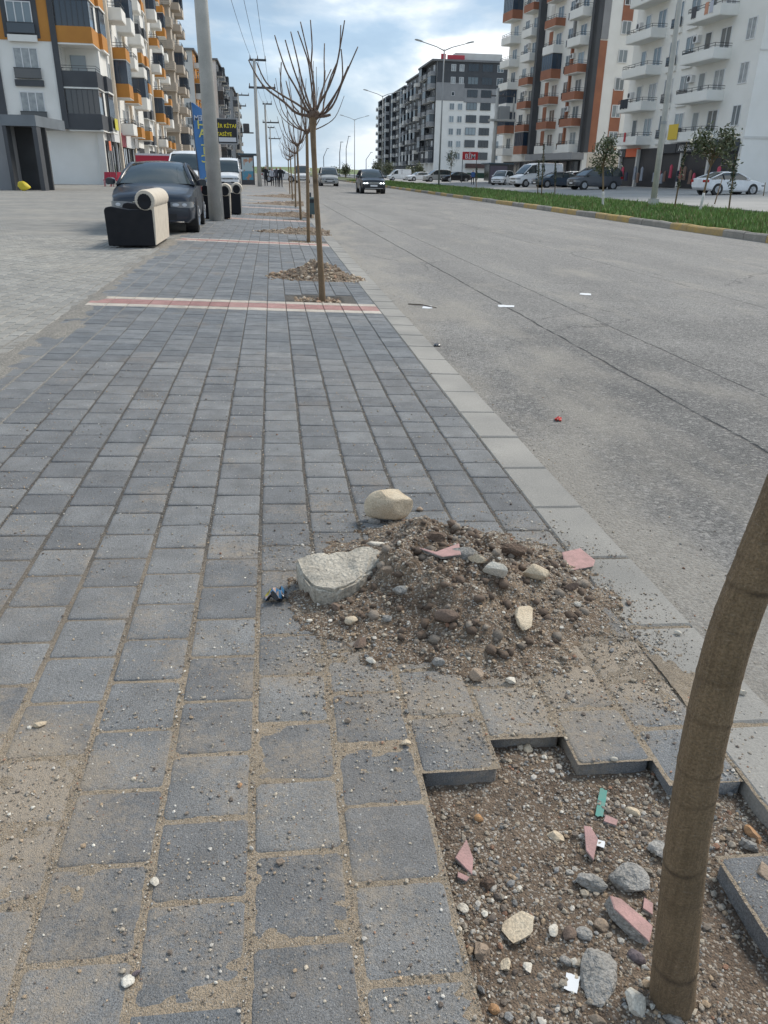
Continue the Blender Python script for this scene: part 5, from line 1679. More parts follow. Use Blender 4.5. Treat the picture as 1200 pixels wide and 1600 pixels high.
# ---- right: terracotta and white block
def terra_block():
    P = at(905, 292, 98)
    b = Facade('apartment_block', 'tall white block with terracotta balconies and dark corner pillars', (P.x, 98, 0.42), RAD(5.5), 1)
    F = 2.85; G = 3.7; nf = 10; top = G+nf*F; L = 27; W = 14
    mb = MB(); b.fbox(mb, 'f', 0, W, 0, top, -L, 0); mb.build('wall', M_WHITE, b.root)
    b.panel('roof', M_ROOFG, [('f', -0.6, W, top, top+0.3, -L, 0.3)])
    b.panel('corner_pillar', M_ANTH, [('s', -0.14, 0.55, 3.55, top, 0.0, 0.5), ('f', -0.5, 0.55, 3.55, top, 0.0, 0.14)])
    b.panel('corner_pillar', M_ANTH, [('s', 14.5, 15.2, 3.55, top, 0.0, 0.9)])
    b.panel('cladding', M_TERRA, [('f', 0.56, 1.5, 3.6, G+4.05*F, 0.0, 0.10)])
    b.panel('cladding', M_GREYP, [('f', 0.60, 1.5, G+4.1*F, G+7.4*F, 0.0, 0.12)])
    b.panel('cladding', M_TERRA, [('f', 0.56, 1.5, G+7.45*F, top, 0.0, 0.10)])
    b.panel('cladding', M_TERRA, [('f', 3.0, 4.35, G+4.75*F, top, 0.0, 0.06)])
    b.panel('cladding', M_TERRA, [('f', 3.0, 4.35, 3.9, G+2.35*F, 0.0, 0.06)])
    b.panel('cladding', M_TERRA, [('f', 6.0, 7.2, G+1.1*F, G+3.8*F, 0.0, 0.06)])
    b.panel('ground_wall', M_PINKC, [('f', 0.6, W, 0, 3.45, 0.0, 0.06)])
    b.panel('canopy', M_GREYP, [('s', -0.3, 14.0, 2.75, 3.5, 0.0, 1.6)])
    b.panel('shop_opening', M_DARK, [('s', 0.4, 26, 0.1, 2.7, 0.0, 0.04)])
    for u0 in (2.0, 5.2, 8.6, 12.0, 17.0, 20.5): b.window('s', u0, 0.2, 2.4, 2.4, 2, M_GLASSD, M_FRAMED, False, None, 0.06)
    for fl in range(nf):
        z = G+fl*F
        b.window('f', 3.67, z+0.85, 1.15, 1.35, 2, M_GLASSD if fl == 5 else M_GLASS, None, False, None, 0.08)
        hi = fl in (4, 5) or fl == 0
        p1 = M_WHITE if fl in (0, 4, 5) else M_TERRA
        g1 = M_GLASSB if fl in (6, 8) else None
        b.balcony('s', 3.0, z, 3.4, 1.3, p1, 0.95, g1, F)
        b.window('s', 3.2, z+0.1, 1.6, 2.1, 2)
        b.window('s', 6.6, z+0.35, 1.5, 1.9, 2, M_GLASS, None, True)
        p2 = M_WHITE if fl in (0, 4) else M_TERRA
        g2 = M_GLASSB if fl in (3, 6, 7) else None
        b.balcony('s', 10.2, z, 3.2, 1.3, p2, 0.95, g2, F)
        b.panel('cladding', M_TERRA if fl < 5 else M_OFFW, [('s', 11.9, 13.0, z+0.1, z+F-0.2, 0.0, 0.05)])
        b.window('s', 10.0, z+0.1, 1.6, 2.1, 2)
        p3 = M_WHITE if fl in (4, 5) else M_TERRA
        b.balcony('s', 17.6, z, 3.2, 1.3, p3, 0.95, M_GLASSB if fl in (0, 7, 8) else None, F)
        b.window('s', 17.6, z+0.1, 1.6, 2.1, 2)
        b.window('s', 20.6, z+0.35, 1.4, 1.9, 2, M_GLASS, None, True)
        b.balcony('s', 24.6, z, 3.6, 1.5, M_TERRA if fl in (1, 6, 7, 8) else M_WHITE, 0.95, M_GLASSB if fl in (1, 2, 6, 7) else None, F)
        b.window('s', 24.6, z+0.1, 1.6, 2.1, 2)
        if fl in (1, 3, 5, 7): b.aircon('s', 5.2, z+1.7)
        if fl in (2, 4, 6): b.aircon('s', 19.5, z+1.7)
    b.panel('pilaster', M_TERRA, [('s', 5.3, 5.65, G, G+4*F, 0.0, 0.3)])
    b.panel('pilaster', M_GREYP, [('s', 5.3, 5.65, G+4*F, top, 0.0, 0.3)])
terra_block()
# ---- right, far: dark grey and white blocks with the red shop sign in front
def grey_block():
    P = at(676, 285, 214)
    b = Facade('apartment_block', 'dark grey and white block with flat window bands beyond the red sign', (P.x, 214, 0.2), 0, 1)
    F = 2.85; G = 3.8; nf = 8; top = G+nf*F; W = 22; L = 20
    mb = MB(); b.fbox(mb, 'f', 0, W, 0, top, -L, 0); mb.build('wall', M_WHITE, b.root)
    b.panel('cladding', M_ANTH, [('f', 7.2, W, G+6*F, top, 0, 0.12), ('f', 0.05, 7.19, G+6.4*F, top, 0, 0.10)])
    b.panel('cladding', M_GREYP, [('f', 0.05, 7.19, G+5*F, G+6.4*F-0.02, 0, 0.10)])
    b.panel('cladding', M_GREYP, [('f', 7.2, 16.6, G+4.9*F, G+6*F-0.02, 0, 0.12)])
    b.panel('side_cladding', M_ANTH, [('s', 0.02, L, G, top, 0, 0.10)])
    b.panel('roof', M_ROOFG, [('f', -1.3, W+0.2, top+0.02, top+0.45, -L, 0.5)])
    b.panel('roof_room', M_OFFW, [('f', 5, 17, top+0.45, top+2.2, -8, -2)])
    for fl in range(nf):
        z = G+fl*F
        if fl < 5 or fl > 6:
            for u in (4.2, 6.3): b.window('f', u, z+0.8, 1.2, 1.5, 2, M_CURT if fl > 5 else M_GLASS, None, False, None, 0.10)
        elif fl == 6: [b.window('f', u, z+0.9, 1.2, 1.5, 2, M_CURT, None, False, None, 0.10) for u in (4.2, 6.3)]
        else: b.window('f', 4.3, z+1.1, 0.8, 0.9, 1, M_GLASSD, None, False, None, 0.10)
        for k, u in enumerate((9.3, 12.9)):
            b.window('f', u, z+0.85, 2.7, 1.7, 3, M_GLASSD if (fl*2+k*3) % 4 else M_GLASS, M_FRAMED, False, None, 0.12)
        b.window('f', 16.2, z+0.85, 1.6, 1.6, 2, None, None, False, None, 0.12)
        for k, u in enumerate((2.8, 9.5, 16.0)):
            b.balcony('s', u, z, 4.2, 1.4, M_GREYP if fl > 1 else M_ANTH, 0.95, M_GLASSD if (fl+k) % 3 == 0 else None, F)
            b.window('s', u, z+0.2, 2.2, 2.1, 2, M_GLASSD, None, False, None, 0.10)
    b.panel('canopy', surf('canopy_brown', (0.10, 0.06, 0.055), None, 1), [('f', 8.5, 17, 2.6, 3.7, 0.0, 0.9)])
    b.panel('shop_front', surf('hedge_green', (0.03, 0.07, 0.045), None, 1), [('f', 9, 17, 0.2, 1.5, 0.0, 0.2)])
    rs = b.panel('roof_sign', plain('roof_sign_red', (0.5, 0.05, 0.07), 0.5), [('f', 1.0, 2.2, top+0.5, top+1.7, -0.6, -0.5), ('f', 2.6, 7.0, top+0.5, top+1.5, -0.6, -0.5)])
grey_block()
tower('dark grey block with rounded white trims behind the flat-banded one', at(648, 285, 245).x, 240, 14, 24, 8, M_ANTH, M_ANTH, [M_GREYP, M_OFFW, M_ANTH], 1, F=2.85, glz=2, z0=0.2, bal_n=4)
tower('third dark block in the far row on the right', at(627, 285, 280).x, 275, 14, 24, 8, M_ANTH, M_ANTH, [M_OFFW, M_GREYP], 1, F=2.85, glz=3, z0=0.2, bal_n=4)
tower('last dark block of the far row, next to the open sky', at(604, 285, 315).x, 310, 14, 30, 8, M_ANTH, M_ANTH, [M_GREYP, M_OFFW, M_GREYP], 1, F=2.85, glz=3, z0=0.2, bal_n=5)
# dark shed on the plaza
def shed():
    p0, p1 = at(-40, 293, 50), at(76, 293, 50)
    x1, x0 = p1.x, p0.x
    t = thing('shed', 'dark grey flat-roofed shed with a wide frame at the left edge of the plaza', 'shed', (x1, 50, 0.066), RAD(-3))
    w = x1-x0; xo = -(x1-at(33, 293, 50).x)
    m = MB(); m.box(-w, xo-0.2, 0.2, 5, 0, 3.7); m.build('wall', M_GREYP, t)
    m = MB(); m.box(xo-0.19, 0.0, 0.9, 1.1, 0, 3.29); m.build('rear_wall', surf('shed_dark', (0.05, 0.052, 0.055), None, 1), t)
    m = MB(); m.box(xo-0.32, xo-0.12, -0.6, 0.1, 0, 3.29); m.build('frame_post', M_ANTH, t)
    m = MB(); m.box(-0.24, 0.0, -0.6, 0.1, 0, 3.29); m.build('frame_post', M_ANTH, t)
    m = MB(); m.box(xo-0.35, 0.02, -0.62, 4.8, 3.3, 3.85); m.build('roof', surf('shed_metal', (0.17, 0.19, 0.21), None, 1, 0.5), t)
shed()

# ================================================================ VEHICLES
def paint(name, c, rough=0.28, metal=0.0):
    if name in MATS: return MATS[name]
    t = NT(name)
    d = t.ramp(t.noise(3, 5, 0.6), 0.4, 0.75, 0.0, 0.05)
    MATS[name] = t.fin(t.mix(t.math('MULTIPLY', d, 20.0), c, tuple(x*1.15+0.006 for x in c)), t.ramp(d, 0, 0.05, rough, rough+0.15), None, metal, **{'Coat Weight': 0.35, 'Coat Roughness': 0.06})
    return MATS[name]
M_TYRE = surf('tyre', (0.022, 0.022, 0.023), (0.035, 0.034, 0.032), 8, 0.85)
M_RIM = plain('rim', (0.42, 0.43, 0.45), 0.35, 0.8)
M_TRIM = plain('black_trim', (0.018, 0.018, 0.02), 0.5)
M_CHROME = plain('chrome', (0.75, 0.76, 0.78), 0.12, 1.0)
M_CARGL = plain('car_glass', (0.03, 0.042, 0.045), 0.05, 0.0, **{'Specular IOR Level': 0.9})
M_LENS = plain('headlight_lens', (0.55, 0.58, 0.62), 0.08, 0.0, **{'Coat Weight': 1.0})
M_LENSD = plain('headlight_housing', (0.22, 0.235, 0.25), 0.06, 0.0, **{'Coat Weight': 1.0})
M_LIT = plain('headlight_lit', (0.9, 0.95, 1.0), 0.2, 0.0, **{'Emission Color': (0.9, 0.97, 1.0, 1), 'Emission Strength': 5.0})
M_TAIL = plain('tail_lamp', (0.35, 0.02, 0.02), 0.2)
M_PLATE = plain('number_plate', (0.72, 0.72, 0.72), 0.5)
CARS = {
 'sedan': dict(L=4.75, wb=2.78, wr=0.335,
   body=[(-2.37, .72, .44, .90, .93), (-2.22, .85, .31, .98, 1.03), (-1.6, .905, .22, .97, 1.06), (-0.6, .915, .20, .955, 1.0), (0.7, .915, .20, .935, 1.0), (1.02, .912, .20, .93, 1.01), (1.6, .90, .21, .87, .945), (2.08, .87, .22, .78, .85), (2.26, .845, .225, .755, .82), (2.335, .82, .235, .73, .785), (2.37, .795, .25, .70, .75), (2.385, .765, .28, .665, .705)],
   roof=[(1.10, 1.0), (0.70, 1.24), (0.25, 1.42), (-0.3, 1.465), (-0.95, 1.42), (-1.5, 1.21), (-1.95, 1.05)], hb=.87, ht=.60, roofy=(0.25, -0.95), pil=(-0.35, -1.0)),
 'suv': dict(L=4.5, wb=2.65, wr=0.36,
   body=[(-2.25, .76, .50, 1.0, 1.05), (-2.12, .88, .36, 1.06, 1.12), (-1.5, .92, .28, 1.06, 1.12), (-0.5, .93, .26, 1.05, 1.1), (0.7, .93, .26, 1.04, 1.1), (1.05, .925, .26, 1.04, 1.12), (1.55, .91, .27, .99, 1.06), (1.95, .88, .29, .92, .98), (2.14, .855, .31, .895, .955), (2.215, .83, .33, .865, .92), (2.25, .805, .36, .835, .88), (2.265, .775, .40, .79, .83)],
   roof=[(1.05, 1.12), (0.7, 1.38), (0.35, 1.58), (-0.3, 1.66), (-1.5, 1.62), (-2.0, 1.35), (-2.15, 1.12)], hb=.88, ht=.66, roofy=(0.35, -1.5), pil=(-0.3, -1.3)),
 'mpv': dict(L=4.4, wb=2.75, wr=0.33,
   body=[(-2.20, .80, .42, 1.0, 1.05), (-2.12, .89, .30, 1.08, 1.14), (-1.5, .915, .24, 1.08, 1.14), (-0.5, .92, .22, 1.06, 1.12), (0.8, .92, .22, 1.02, 1.08), (1.25, .91, .22, 1.0, 1.1), (1.65, .89, .23, .92, 1.0), (2.0, .87, .25, .86, .93), (2.13, .84, .27, .80, .86), (2.185, .81, .29, .765, .81), (2.205, .775, .33, .71, .75)],
   roof=[(1.40, 1.08), (0.95, 1.42), (0.5, 1.70), (-0.2, 1.80), (-1.7, 1.76), (-2.1, 1.45), (-2.18, 1.1)], hb=.88, ht=.70, roofy=(0.5, -1.7), pil=(-0.1, -1.2)),
 'van': dict(L=5.4, wb=3.3, wr=0.35,
   body=[(-2.7, .94, .45, 1.35, 1.4), (-2.6, .97, .32, 1.38, 1.42), (-1.5, .985, .28, 1.38, 1.42), (0.8, .985, .26, 1.36, 1.42), (1.5, .98, .26, 1.30, 1.36), (1.85, .96, .26, 1.18, 1.26), (2.3, .92, .27, 1.02, 1.08), (2.55, .90, .29, .97, 1.03), (2.65, .88, .31, .93, .98), (2.69, .85, .33, .88, .92), (2.71, .81, .38, .82, .86)],
   roof=[(1.95, 1.28), (1.5, 1.72), (1.05, 2.12), (0.5, 2.28), (-1.0, 2.32), (-2.55, 2.30), (-2.66, 1.4)], hb=.96, ht=.84, roofy=(1.05, -2.55), pil=(0.6, -0.4), panel=0.55),
}
def make_car(kind, pm, lit=False, grille_bars=True):
    k = CARS[kind]
    parts = []
    mb = MB(); rings = []
    for y, hw, zb, zs, zt in k['body']:
        half = [(0, zb), (hw*.86, zb), (hw*.975, zb+.09), (hw, zb+.26), (hw*.992, zb*.45+zs*.55), (hw*.955, zs), (hw*.80, zs*.25+zt*.75), (hw*.4, zt+.008), (0, zt+.015)]
        rings.append([(x, y, z) for x, z in half]+[(-x, y, z) for x, z in reversed(half[1:-1])])
    mb.rings(rings)
    parts.append(('body', mb.mesh('body', pm, smooth=38), []))
    # cabin
    hb, ht = k['hb'], k['ht']
    zb = [np.interp(y, [s[0] for s in k['body']], [s[3] for s in k['body']]) for y, _ in k['roof']]
    cab = MB(); rings = []
    zr_max = max(z for _, z in k['roof'])
    for (y, zr), zbase in zip(k['roof'], zb):
        f = max(0.0, min(1.0, (zr-zbase)/(zr_max-zbase)))
        w = hb+(ht-hb)*f
        zb_ = min(zbase-0.02, zr-0.02)
        half = [(hb, zb_), (hb+(w-hb)*0.55, zb_+(zr-zb_)*0.52), (w, zr-0.055*f-0.005), (w*0.86, zr-0.012*f), (w*0.45, zr+0.012*f), (0, zr+0.018*f)]
        rings.append([(x, y, z) for x, z in half]+[(-x, y, z) for x, z in reversed(half[:-1])])
    n = len(rings[0])
    vs_ = [p for r in rings for p in r]
    fs, mi = [], []
    y_f, y_r = k['roofy']
    for i in range(len(rings)-1):
        ya, yb = k['roof'][i][0], k['roof'][i+1][0]
        for j in range(n-1):
            fs.append((i*n+j, i*n+j+1, (i+1)*n+j+1, (i+1)*n+j))
            side = j < 2 or j >= n-3
            onroof = ya <= y_f+1e-6 and yb >= y_r-1e-6
            m = 1
            if not side and onroof: m = 0
            if side and 'panel' in k and (ya+yb)/2 < k['panel']: m = 0
            if not side and yb < y_r and 'panel' in k: m = 0
            mi.append(m)
    cab.add(vs_, fs); cab.mi = mi
    parts.append(('cabin', cab.mesh('cabin', [pm, M_CARGL], smooth=30), []))
    def roof_pt(y, top=True, off=0.0):
        ys = [a for a, _ in k['roof']][::-1]; zs_ = [b for _, b in k['roof']][::-1]
        zr = float(np.interp(y, ys, zs_)); zbase = float(np.interp(y, ys, zb[::-1]))
        f = max(0.0, min(1.0, (zr-zbase)/(zr_max-zbase)))
        return hb+(ht-hb)*f, zr, zbase
    for sx in (-1, 1):
        p = MB()
        ys = [k['roof'][0][0], (k['roof'][0][0]+k['roof'][1][0])/2, k['roof'][1][0], y_f]
        pts_ = []
        for y in ys:
            w, zr, _ = roof_pt(y); pts_.append((sx*(w+0.004), y, zr-0.03))
        for y in np.linspace(y_f, y_r, 4)[1:]:
            w, zr, _ = roof_pt(y); pts_.append((sx*(w+0.004), y, zr-0.045))
        for y in (k['roof'][-2][0], k['roof'][-1][0]):
            w, zr, _ = roof_pt(y); pts_.append((sx*(w+0.004), y, zr-0.03))
        p.tube(pts_, 0.045, 6)
        parts.append(('roof_rail', p.mesh('roof_rail', pm, smooth='all'), []))
        for y in k['pil']:
            p = MB(); w, zr, zbase = roof_pt(y)
            p.tube([(sx*(hb+0.006), y+0.04, zbase-0.02), (sx*((hb+w)/2+0.02), y+0.02, (zbase+zr)/2), (sx*(w+0.004), y-0.03, zr-0.05)], [0.04, 0.032, 0.03], 6)
            parts.append(('pillar', p.mesh('pillar', M_TRIM, smooth='all'), []))
        # mirror
        m = MB(); ym = k['roof'][1][0]+0.12; zm = roof_pt(ym)[2]+0.08
        m.rings([[(sx*(hb+0.05+a), ym+dy*s, zm+0.02+dz*s) for dy, dz in ((-.07, -.07), (.09, -.07), (.09, .06), (-.07, .08))] for a, s in ((0, .6), (.05, 1), (.16, 1), (.20, .7))])
        parts.append(('mirror', m.mesh('mirror', pm, smooth=40), []))
        # lamps
        bd = k['body']; ylast = bd[-1][0]
        zl = bd[-1][3]-0.055
        hws = [s_[1]*0.985 for s_ in bd[-6:]][::-1]; yss = [s_[0] for s_ in bd[-6:]][::-1]
        l = MB(); hl = bd[-1][1]
        xs_ = [hl*.52, hl*.70, hl*.88, hl*.985, hl*1.03, hl*1.08, hl*1.115]
        l.rings([[(sx*(x+ox), float(np.interp(x, hws, yss))+0.010, zl+z) for z in (-.07*s, .055*s)]+[(sx*(x-0.03), float(np.interp(x, hws, yss))-.10, zl+z) for z in (.055*s, -.07*s)] for x, s, ox in zip(xs_, (.7, .9, 1, 1, 1, .95, .7), (0, 0, 0, .004, .010, .014, .014))])
        lk = MB()
        for xq, rx in ((0.66, .075), (0.90, .055)): lk.rings([[(sx*hl*xq+rx*rr*math.cos(a), float(np.interp(hl*xq+abs(rx)*0.5, hws, yss))+yo, zl-.012+.036*rr*math.sin(a)) for a in [q*math.pi/7 for q in range(14)]] for rr, yo in ((1.0, .008), (.93, .018), (.4, .020))])
        parts.append(('headlight', l.mesh('headlight', M_LENSD, smooth=40), [('lamp', lk.mesh('lamp', M_LIT if lit else M_LENS, smooth=40))]))
        t = MB(); y0, hw0 = bd[1][0], bd[1][1]; zt_ = bd[1][3]-0.12
        t.box(sx*hw0*0.62 if sx > 0 else -hw0*1.005, hw0*1.005 if sx > 0 else -hw0*0.62, bd[0][0]-0.01, y0+0.12, zt_-.09, zt_+.07)
        parts.append(('tail_lamp', t.mesh('tail_lamp', M_TAIL), []))
    bd = k['body']; yl = bd[-1][0]; zl = bd[-1][3]-0.062; hl = bd[-1][1]
    g = MB()
    g.box(-hl*.505, hl*.505, yl-0.10, yl+0.008, zl-.065, zl+.058)
    bars = MB()
    for z in (-.045, -.005, .047): bars.box(-hl*.50, hl*.50, yl+0.0085, yl+0.018, zl+z-.007, zl+z+.007)
    parts.append(('grille', g.mesh('grille', M_TRIM), [('grille_bars', bars.mesh('grille_bars', M_CHROME))] if grille_bars else []))
    zb0 = bd[-1][2]
    g = MB(); g.box(-bd[-3][1]*.62, bd[-3][1]*.62, yl-0.06, yl+0.012, zb0+.02, zb0+.14)
    ch = MB(); ch.box(-bd[-3][1]*.80, bd[-3][1]*.80, yl-0.05, yl+0.02, zb0-.035, zb0-.012)
    parts.append(('lower_intake', g.mesh('lower_intake', M_TRIM), [('chrome_strip', ch.mesh('chrome_strip', M_CHROME))]))
    pl = MB(); pl.box(-.26, .26, yl+0.013, yl+0.022, zb0+.10, zb0+.21)
    parts.append(('number_plate', pl.mesh('number_plate', M_PLATE), []))
    wr = k['wr']
    for sx in (-1, 1):
        for sy in (-1, 1):
            y = sy*k['wb']/2+0.03
            hw = float(np.interp(y, [s[0] for s in bd], [s[1] for s in bd]))
            a = MB(); a.cyl((sx*(hw*0.7), y, wr), (sx*(hw+0.006), y, wr), wr+0.055, n=22)
            parts.append(('wheel_arch', a.mesh('wheel_arch', M_TRIM), []))
            w = MB(); x0, x1 = sx*(hw-0.20), sx*(hw+0.014)
            prof = [(x0, wr-0.03), (x0+sx*0.03, wr), (x1-sx*0.03, wr), (x1, wr-0.035), (x1, wr*0.68)]
            w.rings([[(x, y+r*math.cos(t), wr+r*math.sin(t)) for t in [q*2*math.pi/24 for q in range(24)]] for x, r in prof])
            r = MB(); r.cyl((x1-sx*0.02, y, wr), (x1+sx*0.004, y, wr), wr*0.67, n=20)
            for q in range(5):
                t = q*2*math.pi/5
                r.tube([(x1+sx*0.008, y, wr), (x1+sx*0.008, y+wr*.62*math.cos(t), wr+wr*.62*math.sin(t))], [0.03, 0.022], 5)
            parts.append(('wheel', w.mesh('wheel', M_TYRE, smooth=40), [('rim', r.mesh('rim', M_RIM))]))
    return parts
CAR_CACHE = {}
def car(label, kind, color, loc, heading, cat='car', lit=False, scale=1.0, group=None, rough=0.28, metal=0.0):
    """heading: direction of the bonnet, degrees clockwise from +Y"""
    key = (kind, color[0], lit)
    if key not in CAR_CACHE: CAR_CACHE[key] = make_car(kind, paint('paint_%s' % color[0], color[1], rough, metal), lit)
    nm = {'sedan': 'parked_car', 'suv': 'car', 'mpv': 'parked_car', 'van': 'van'}[kind]
    t = thing(nm, label, cat, loc, RAD(-heading), group)
    t.scale = (scale, scale, scale)
    for n_, me, kids in CAR_CACHE[key]:
        o_ = link(n_, me, t)
        for kn, km in kids: link(kn, km, o_)
    return t
BLK = ('black', (0.012, 0.014, 0.018)); NAVY = ('dark_blue', (0.016, 0.022, 0.034)); WHT = ('white', (0.72, 0.73, 0.74)); GRY = ('grey', (0.075, 0.078, 0.088)); SIL = ('silver', (0.42, 0.42, 0.40)); DGR = ('dark_green', (0.02, 0.03, 0.03)); BLU = ('blue_grey', (0.04, 0.06, 0.085))
GC = 'cars parked beyond the planted strip'
xl, xr = at(167, 330, 17.9).x, at(308, 330, 17.9).x
car('dark blue sedan parked on the plaza facing the camera, behind the black and cream sofa', 'sedan', NAVY, ((xl+xr)/2, 19.6, 0.068), 178, scale=(xr-xl)/1.95)
car('black car with lit headlights driving towards the camera on the road', 'suv', BLK, hit(584, 303)+Vector((0, 2.2, 0)), 180, lit=True, group='vehicles on the road')
p = hit(515, 291); car('silver minivan driving on the road behind the black car', 'mpv', SIL, p+Vector((0, 2, 0)), 180, 'minivan', group='vehicles on the road', scale=1.08)
p = hit(473, 286); car('white van driving on the road at the far end, partly behind the bare trees', 'van', WHT, p+Vector((0, 2, 0)), 180, 'van', group='vehicles on the road')
p = at(292, 290, 52); car('white van parked by the shops behind the dark sedan', 'van', WHT, (p.x, 54, 0.07), 183, 'van')
p = at(355, 290, 62); car('white van on the plaza just right of the concrete pole', 'van', WHT, (p.x, 64, 0.07), 178, 'van', scale=0.9)
p = at(438, 283, 105); car('white car parked far off behind the walking group', 'sedan', WHT, (p.x, 106, 0.07), 95)
p = hit(1134, 304); car('white sedan parked in front of the clothes shops', 'sedan', WHT, p, 84, group=GC, scale=1.0)
p = hit(1150, 297); car('dark green car behind the white sedan', 'mpv', DGR, (p.x+2.2, p.y+2.0, terrain(p.x+2.2)), 84, group=GC)
p = hit(927, 296); car('grey people carrier parked behind the young tree with white stem', 'mpv', GRY, p, 262, 'people carrier', group=GC, scale=1.05)
p = hit(893, 293); car('small white car partly hidden behind the grey people carrier', 'mpv', WHT, (p.x+1.5, p.y+4, terrain(p.x)), 250, group=GC, scale=0.85)
p = hit(868, 293); car('dark blue-grey sedan between the white van and the grey people carrier', 'sedan', BLU, p, 262, group=GC)
p = hit(836, 292); car('white panel van parked below the terracotta block', 'van', WHT, p, 258, 'van', group=GC)
p = hit(803, 290); car('white car parked left of the white panel van', 'mpv', WHT, (p.x, p.y+5, terrain(p.x)), 215, group=GC, scale=0.9)
p = at(626, 284, 150); car('white van at the far end of the planted strip', 'van', WHT, (p.x, 152, 0.1), 262, 'van', group=GC, scale=0.8)
p = at(655, 285, 140); car('white car behind the tall lamp post', 'sedan', WHT, (p.x, 140, 0.1), 255, group=GC)
p = at(683, 286, 130); car('silver car at the foot of the tall lamp post', 'mpv', SIL, (p.x, 130, 0.15), 262, group=GC)
p = at(712, 287, 128); car('dark car parked left of the red sign', 'sedan', BLK, (p.x, 128, 0.18), 262, group=GC)

# ================================================================ SOFAS PUT OUT ON THE PAVEMENT
M_LEATH = surf('black_leatherette', (0.009, 0.010, 0.013), (0.014, 0.014, 0.017), 6, 0.55, 0.002, 60, **{'Specular IOR Level': 0.25})
M_CREAM = surf('cream_fabric', (0.62, 0.555, 0.46), (0.55, 0.485, 0.40), 7, 0.9, 0.006, 40, 0.06, 90)
def sofa(label, x, y, L, rz, W=0.78, H1=0.66):
    t = thing('sofa', label, 'sofa', (x, y, terrain(x)+0.004), rz, 'black and cream sofas on the pavement edge')
    # end panels face along y; the back runs along the right-hand (+x) side
    m = MB(); m.cbox(-W+0.06, -0.10, 0.10, L-0.10, 0.04, 0.36, 0.03); m.build('base', M_LEATH, t)
    m = MB(); m.cbox(-W+0.02, -0.18, 0.13, L-0.13, 0.362, 0.50, 0.05); m.build('seat_cushion', M_CREAM, t, smooth=50)
    for y0 in (0.0, L-0.12):
        m = MB()
        pr = [(-W, 0.03), (-0.015, 0.03), (-0.015, H1-0.05), (-0.06, H1-0.03), (-W*0.5, H1-0.045), (-W+0.10, H1), (-W+0.02, H1-0.015), (-W-0.012, H1-0.06)]
        m.prism(pr, y0, y0+0.12); o_ = m.build('armrest', M_LEATH, t)
        bv = o_.modifiers.new('bevel', 'BEVEL'); bv.width = 0.018; bv.segments = 3; bv.limit_method = 'ANGLE'
    m = MB(); m.prism([(-0.16, 0.05), (0.0, 0.05), (0.015, 0.4), (0.02, H1+0.1), (-0.15, H1+0.1)], 0.012, L-0.012); m.build('backrest', M_CREAM, t)
    # rolled top of the back, with gathered black ends
    zc = H1+0.10
    rings = []
    nseg = 22
    for k in range(nseg):
        y_ = -0.012+(L+0.024)*k/(nseg-1)
        rr = 0.165*(1+0.02*math.sin(k*1.9))*(0.93 if k in (0, nseg-1) else 1)
        rings.append([(-0.115+rr*1.05*math.cos(a), y_, zc+rr*math.sin(a)) for a in [q*2*math.pi/18 for q in range(18)]])
    m = MB(); m.rings(rings); roll = m.build('back_roll', M_CREAM, t, smooth=60)
    for y_, d in ((-0.012, -1), (L+0.012, 1)):
        m = MB(); cs = []
        for rr, dy in ((0.125, -0.004), (0.12, 0.018), (0.07, 0.022), (0.02, 0.008)):
            cs.append([(-0.125+rr*(1+0.035*math.cos(15*a))*math.cos(a)*0.9, y_+d*dy, zc-0.02+rr*(1+0.035*math.cos(15*a))*math.sin(a)) for a in [q*2*math.pi/36 for q in range(36)]])
        m.rings(cs); o_ = m.build('gathered_end', M_LEATH, None, smooth=50); o_.parent = roll
    return t
a_, b_ = hit(172, 386), hit(243, 388)
sofa('black and cream sofa standing end-on in front of the dark sedan', b_.x+0.02, b_.y, 1.85, 0.0, b_.x-a_.x, 0.655)
def sofa_at(label, u, v, L, rz, W): 
    p = hit(u, v); sofa(label, p.x, p.y, L, rz, W)
sofa_at('cream-backed sofa half hidden on the left of the concrete pole', 331, 343, 0.95, RAD(4), 0.55)
sofa_at('black armchair with cream rolled back right behind the concrete pole', 361, 343, 0.95, RAD(2), 0.5)
sofa_at('rearmost black armchair with cream rolled back on the pavement edge', 378, 336, 0.95, RAD(2), 0.52)

# ================================================================ POLES, LAMPS, WIRES
M_CONC = surf('pole_concrete', (0.50, 0.49, 0.46), (0.41, 0.405, 0.38), 2.5, 0.9, 0.002, 90, 0.08, 60)
M_STEEL = plain('galvanised', (0.30, 0.31, 0.315), 0.5, 0.4)
M_STEELD = plain('steel_dark', (0.09, 0.09, 0.095), 0.6, 0.3)
def pole(label, base, h, r0, r1, arms=(), lean=(0, 0), insul=True, group='concrete utility poles'):
    t = thing('utility_pole', label, 'utility pole', base, 0, group)
    m = MB(); n = 16
    m.tube([(0, 0, -0.05), (lean[0]*0.5, lean[1]*0.5, h*0.5), (lean[0], lean[1], h)], [r0, (r0+r1)/2, r1], n)
    m.build('shaft', M_CONC, t, smooth='all')
    for z, a0, a1 in arms:
        m = MB(); m.box(a0, a1, -0.07, 0.07, z-0.08, z+0.08); ar = m.build('crossarm', M_STEELD, t)
        if insul:
            for x in (a0+0.08, (a0+a1)/2, a1-0.08):
                m = MB(); m.cyl((x, 0, z+0.081), (x, 0, z+0.32), 0.05, 0.03, 8); o_ = m.build('insulator', surf('porcelain', (0.22, 0.16, 0.13), None, 5, 0.3), None); o_.parent = ar
    return t
pb = hit(339, 345)
pole('thick grey concrete pole standing beside the sofas', (pb.x, pb.y, pb.z), 11.2, 0.205, 0.115, [(10.9, -0.9, 0.9)], (-0.05, 0))
p2 = at(406, 290, 74); b2_ = (p2.x, 74, 0.05)
h2 = at(400, 93, 74).z
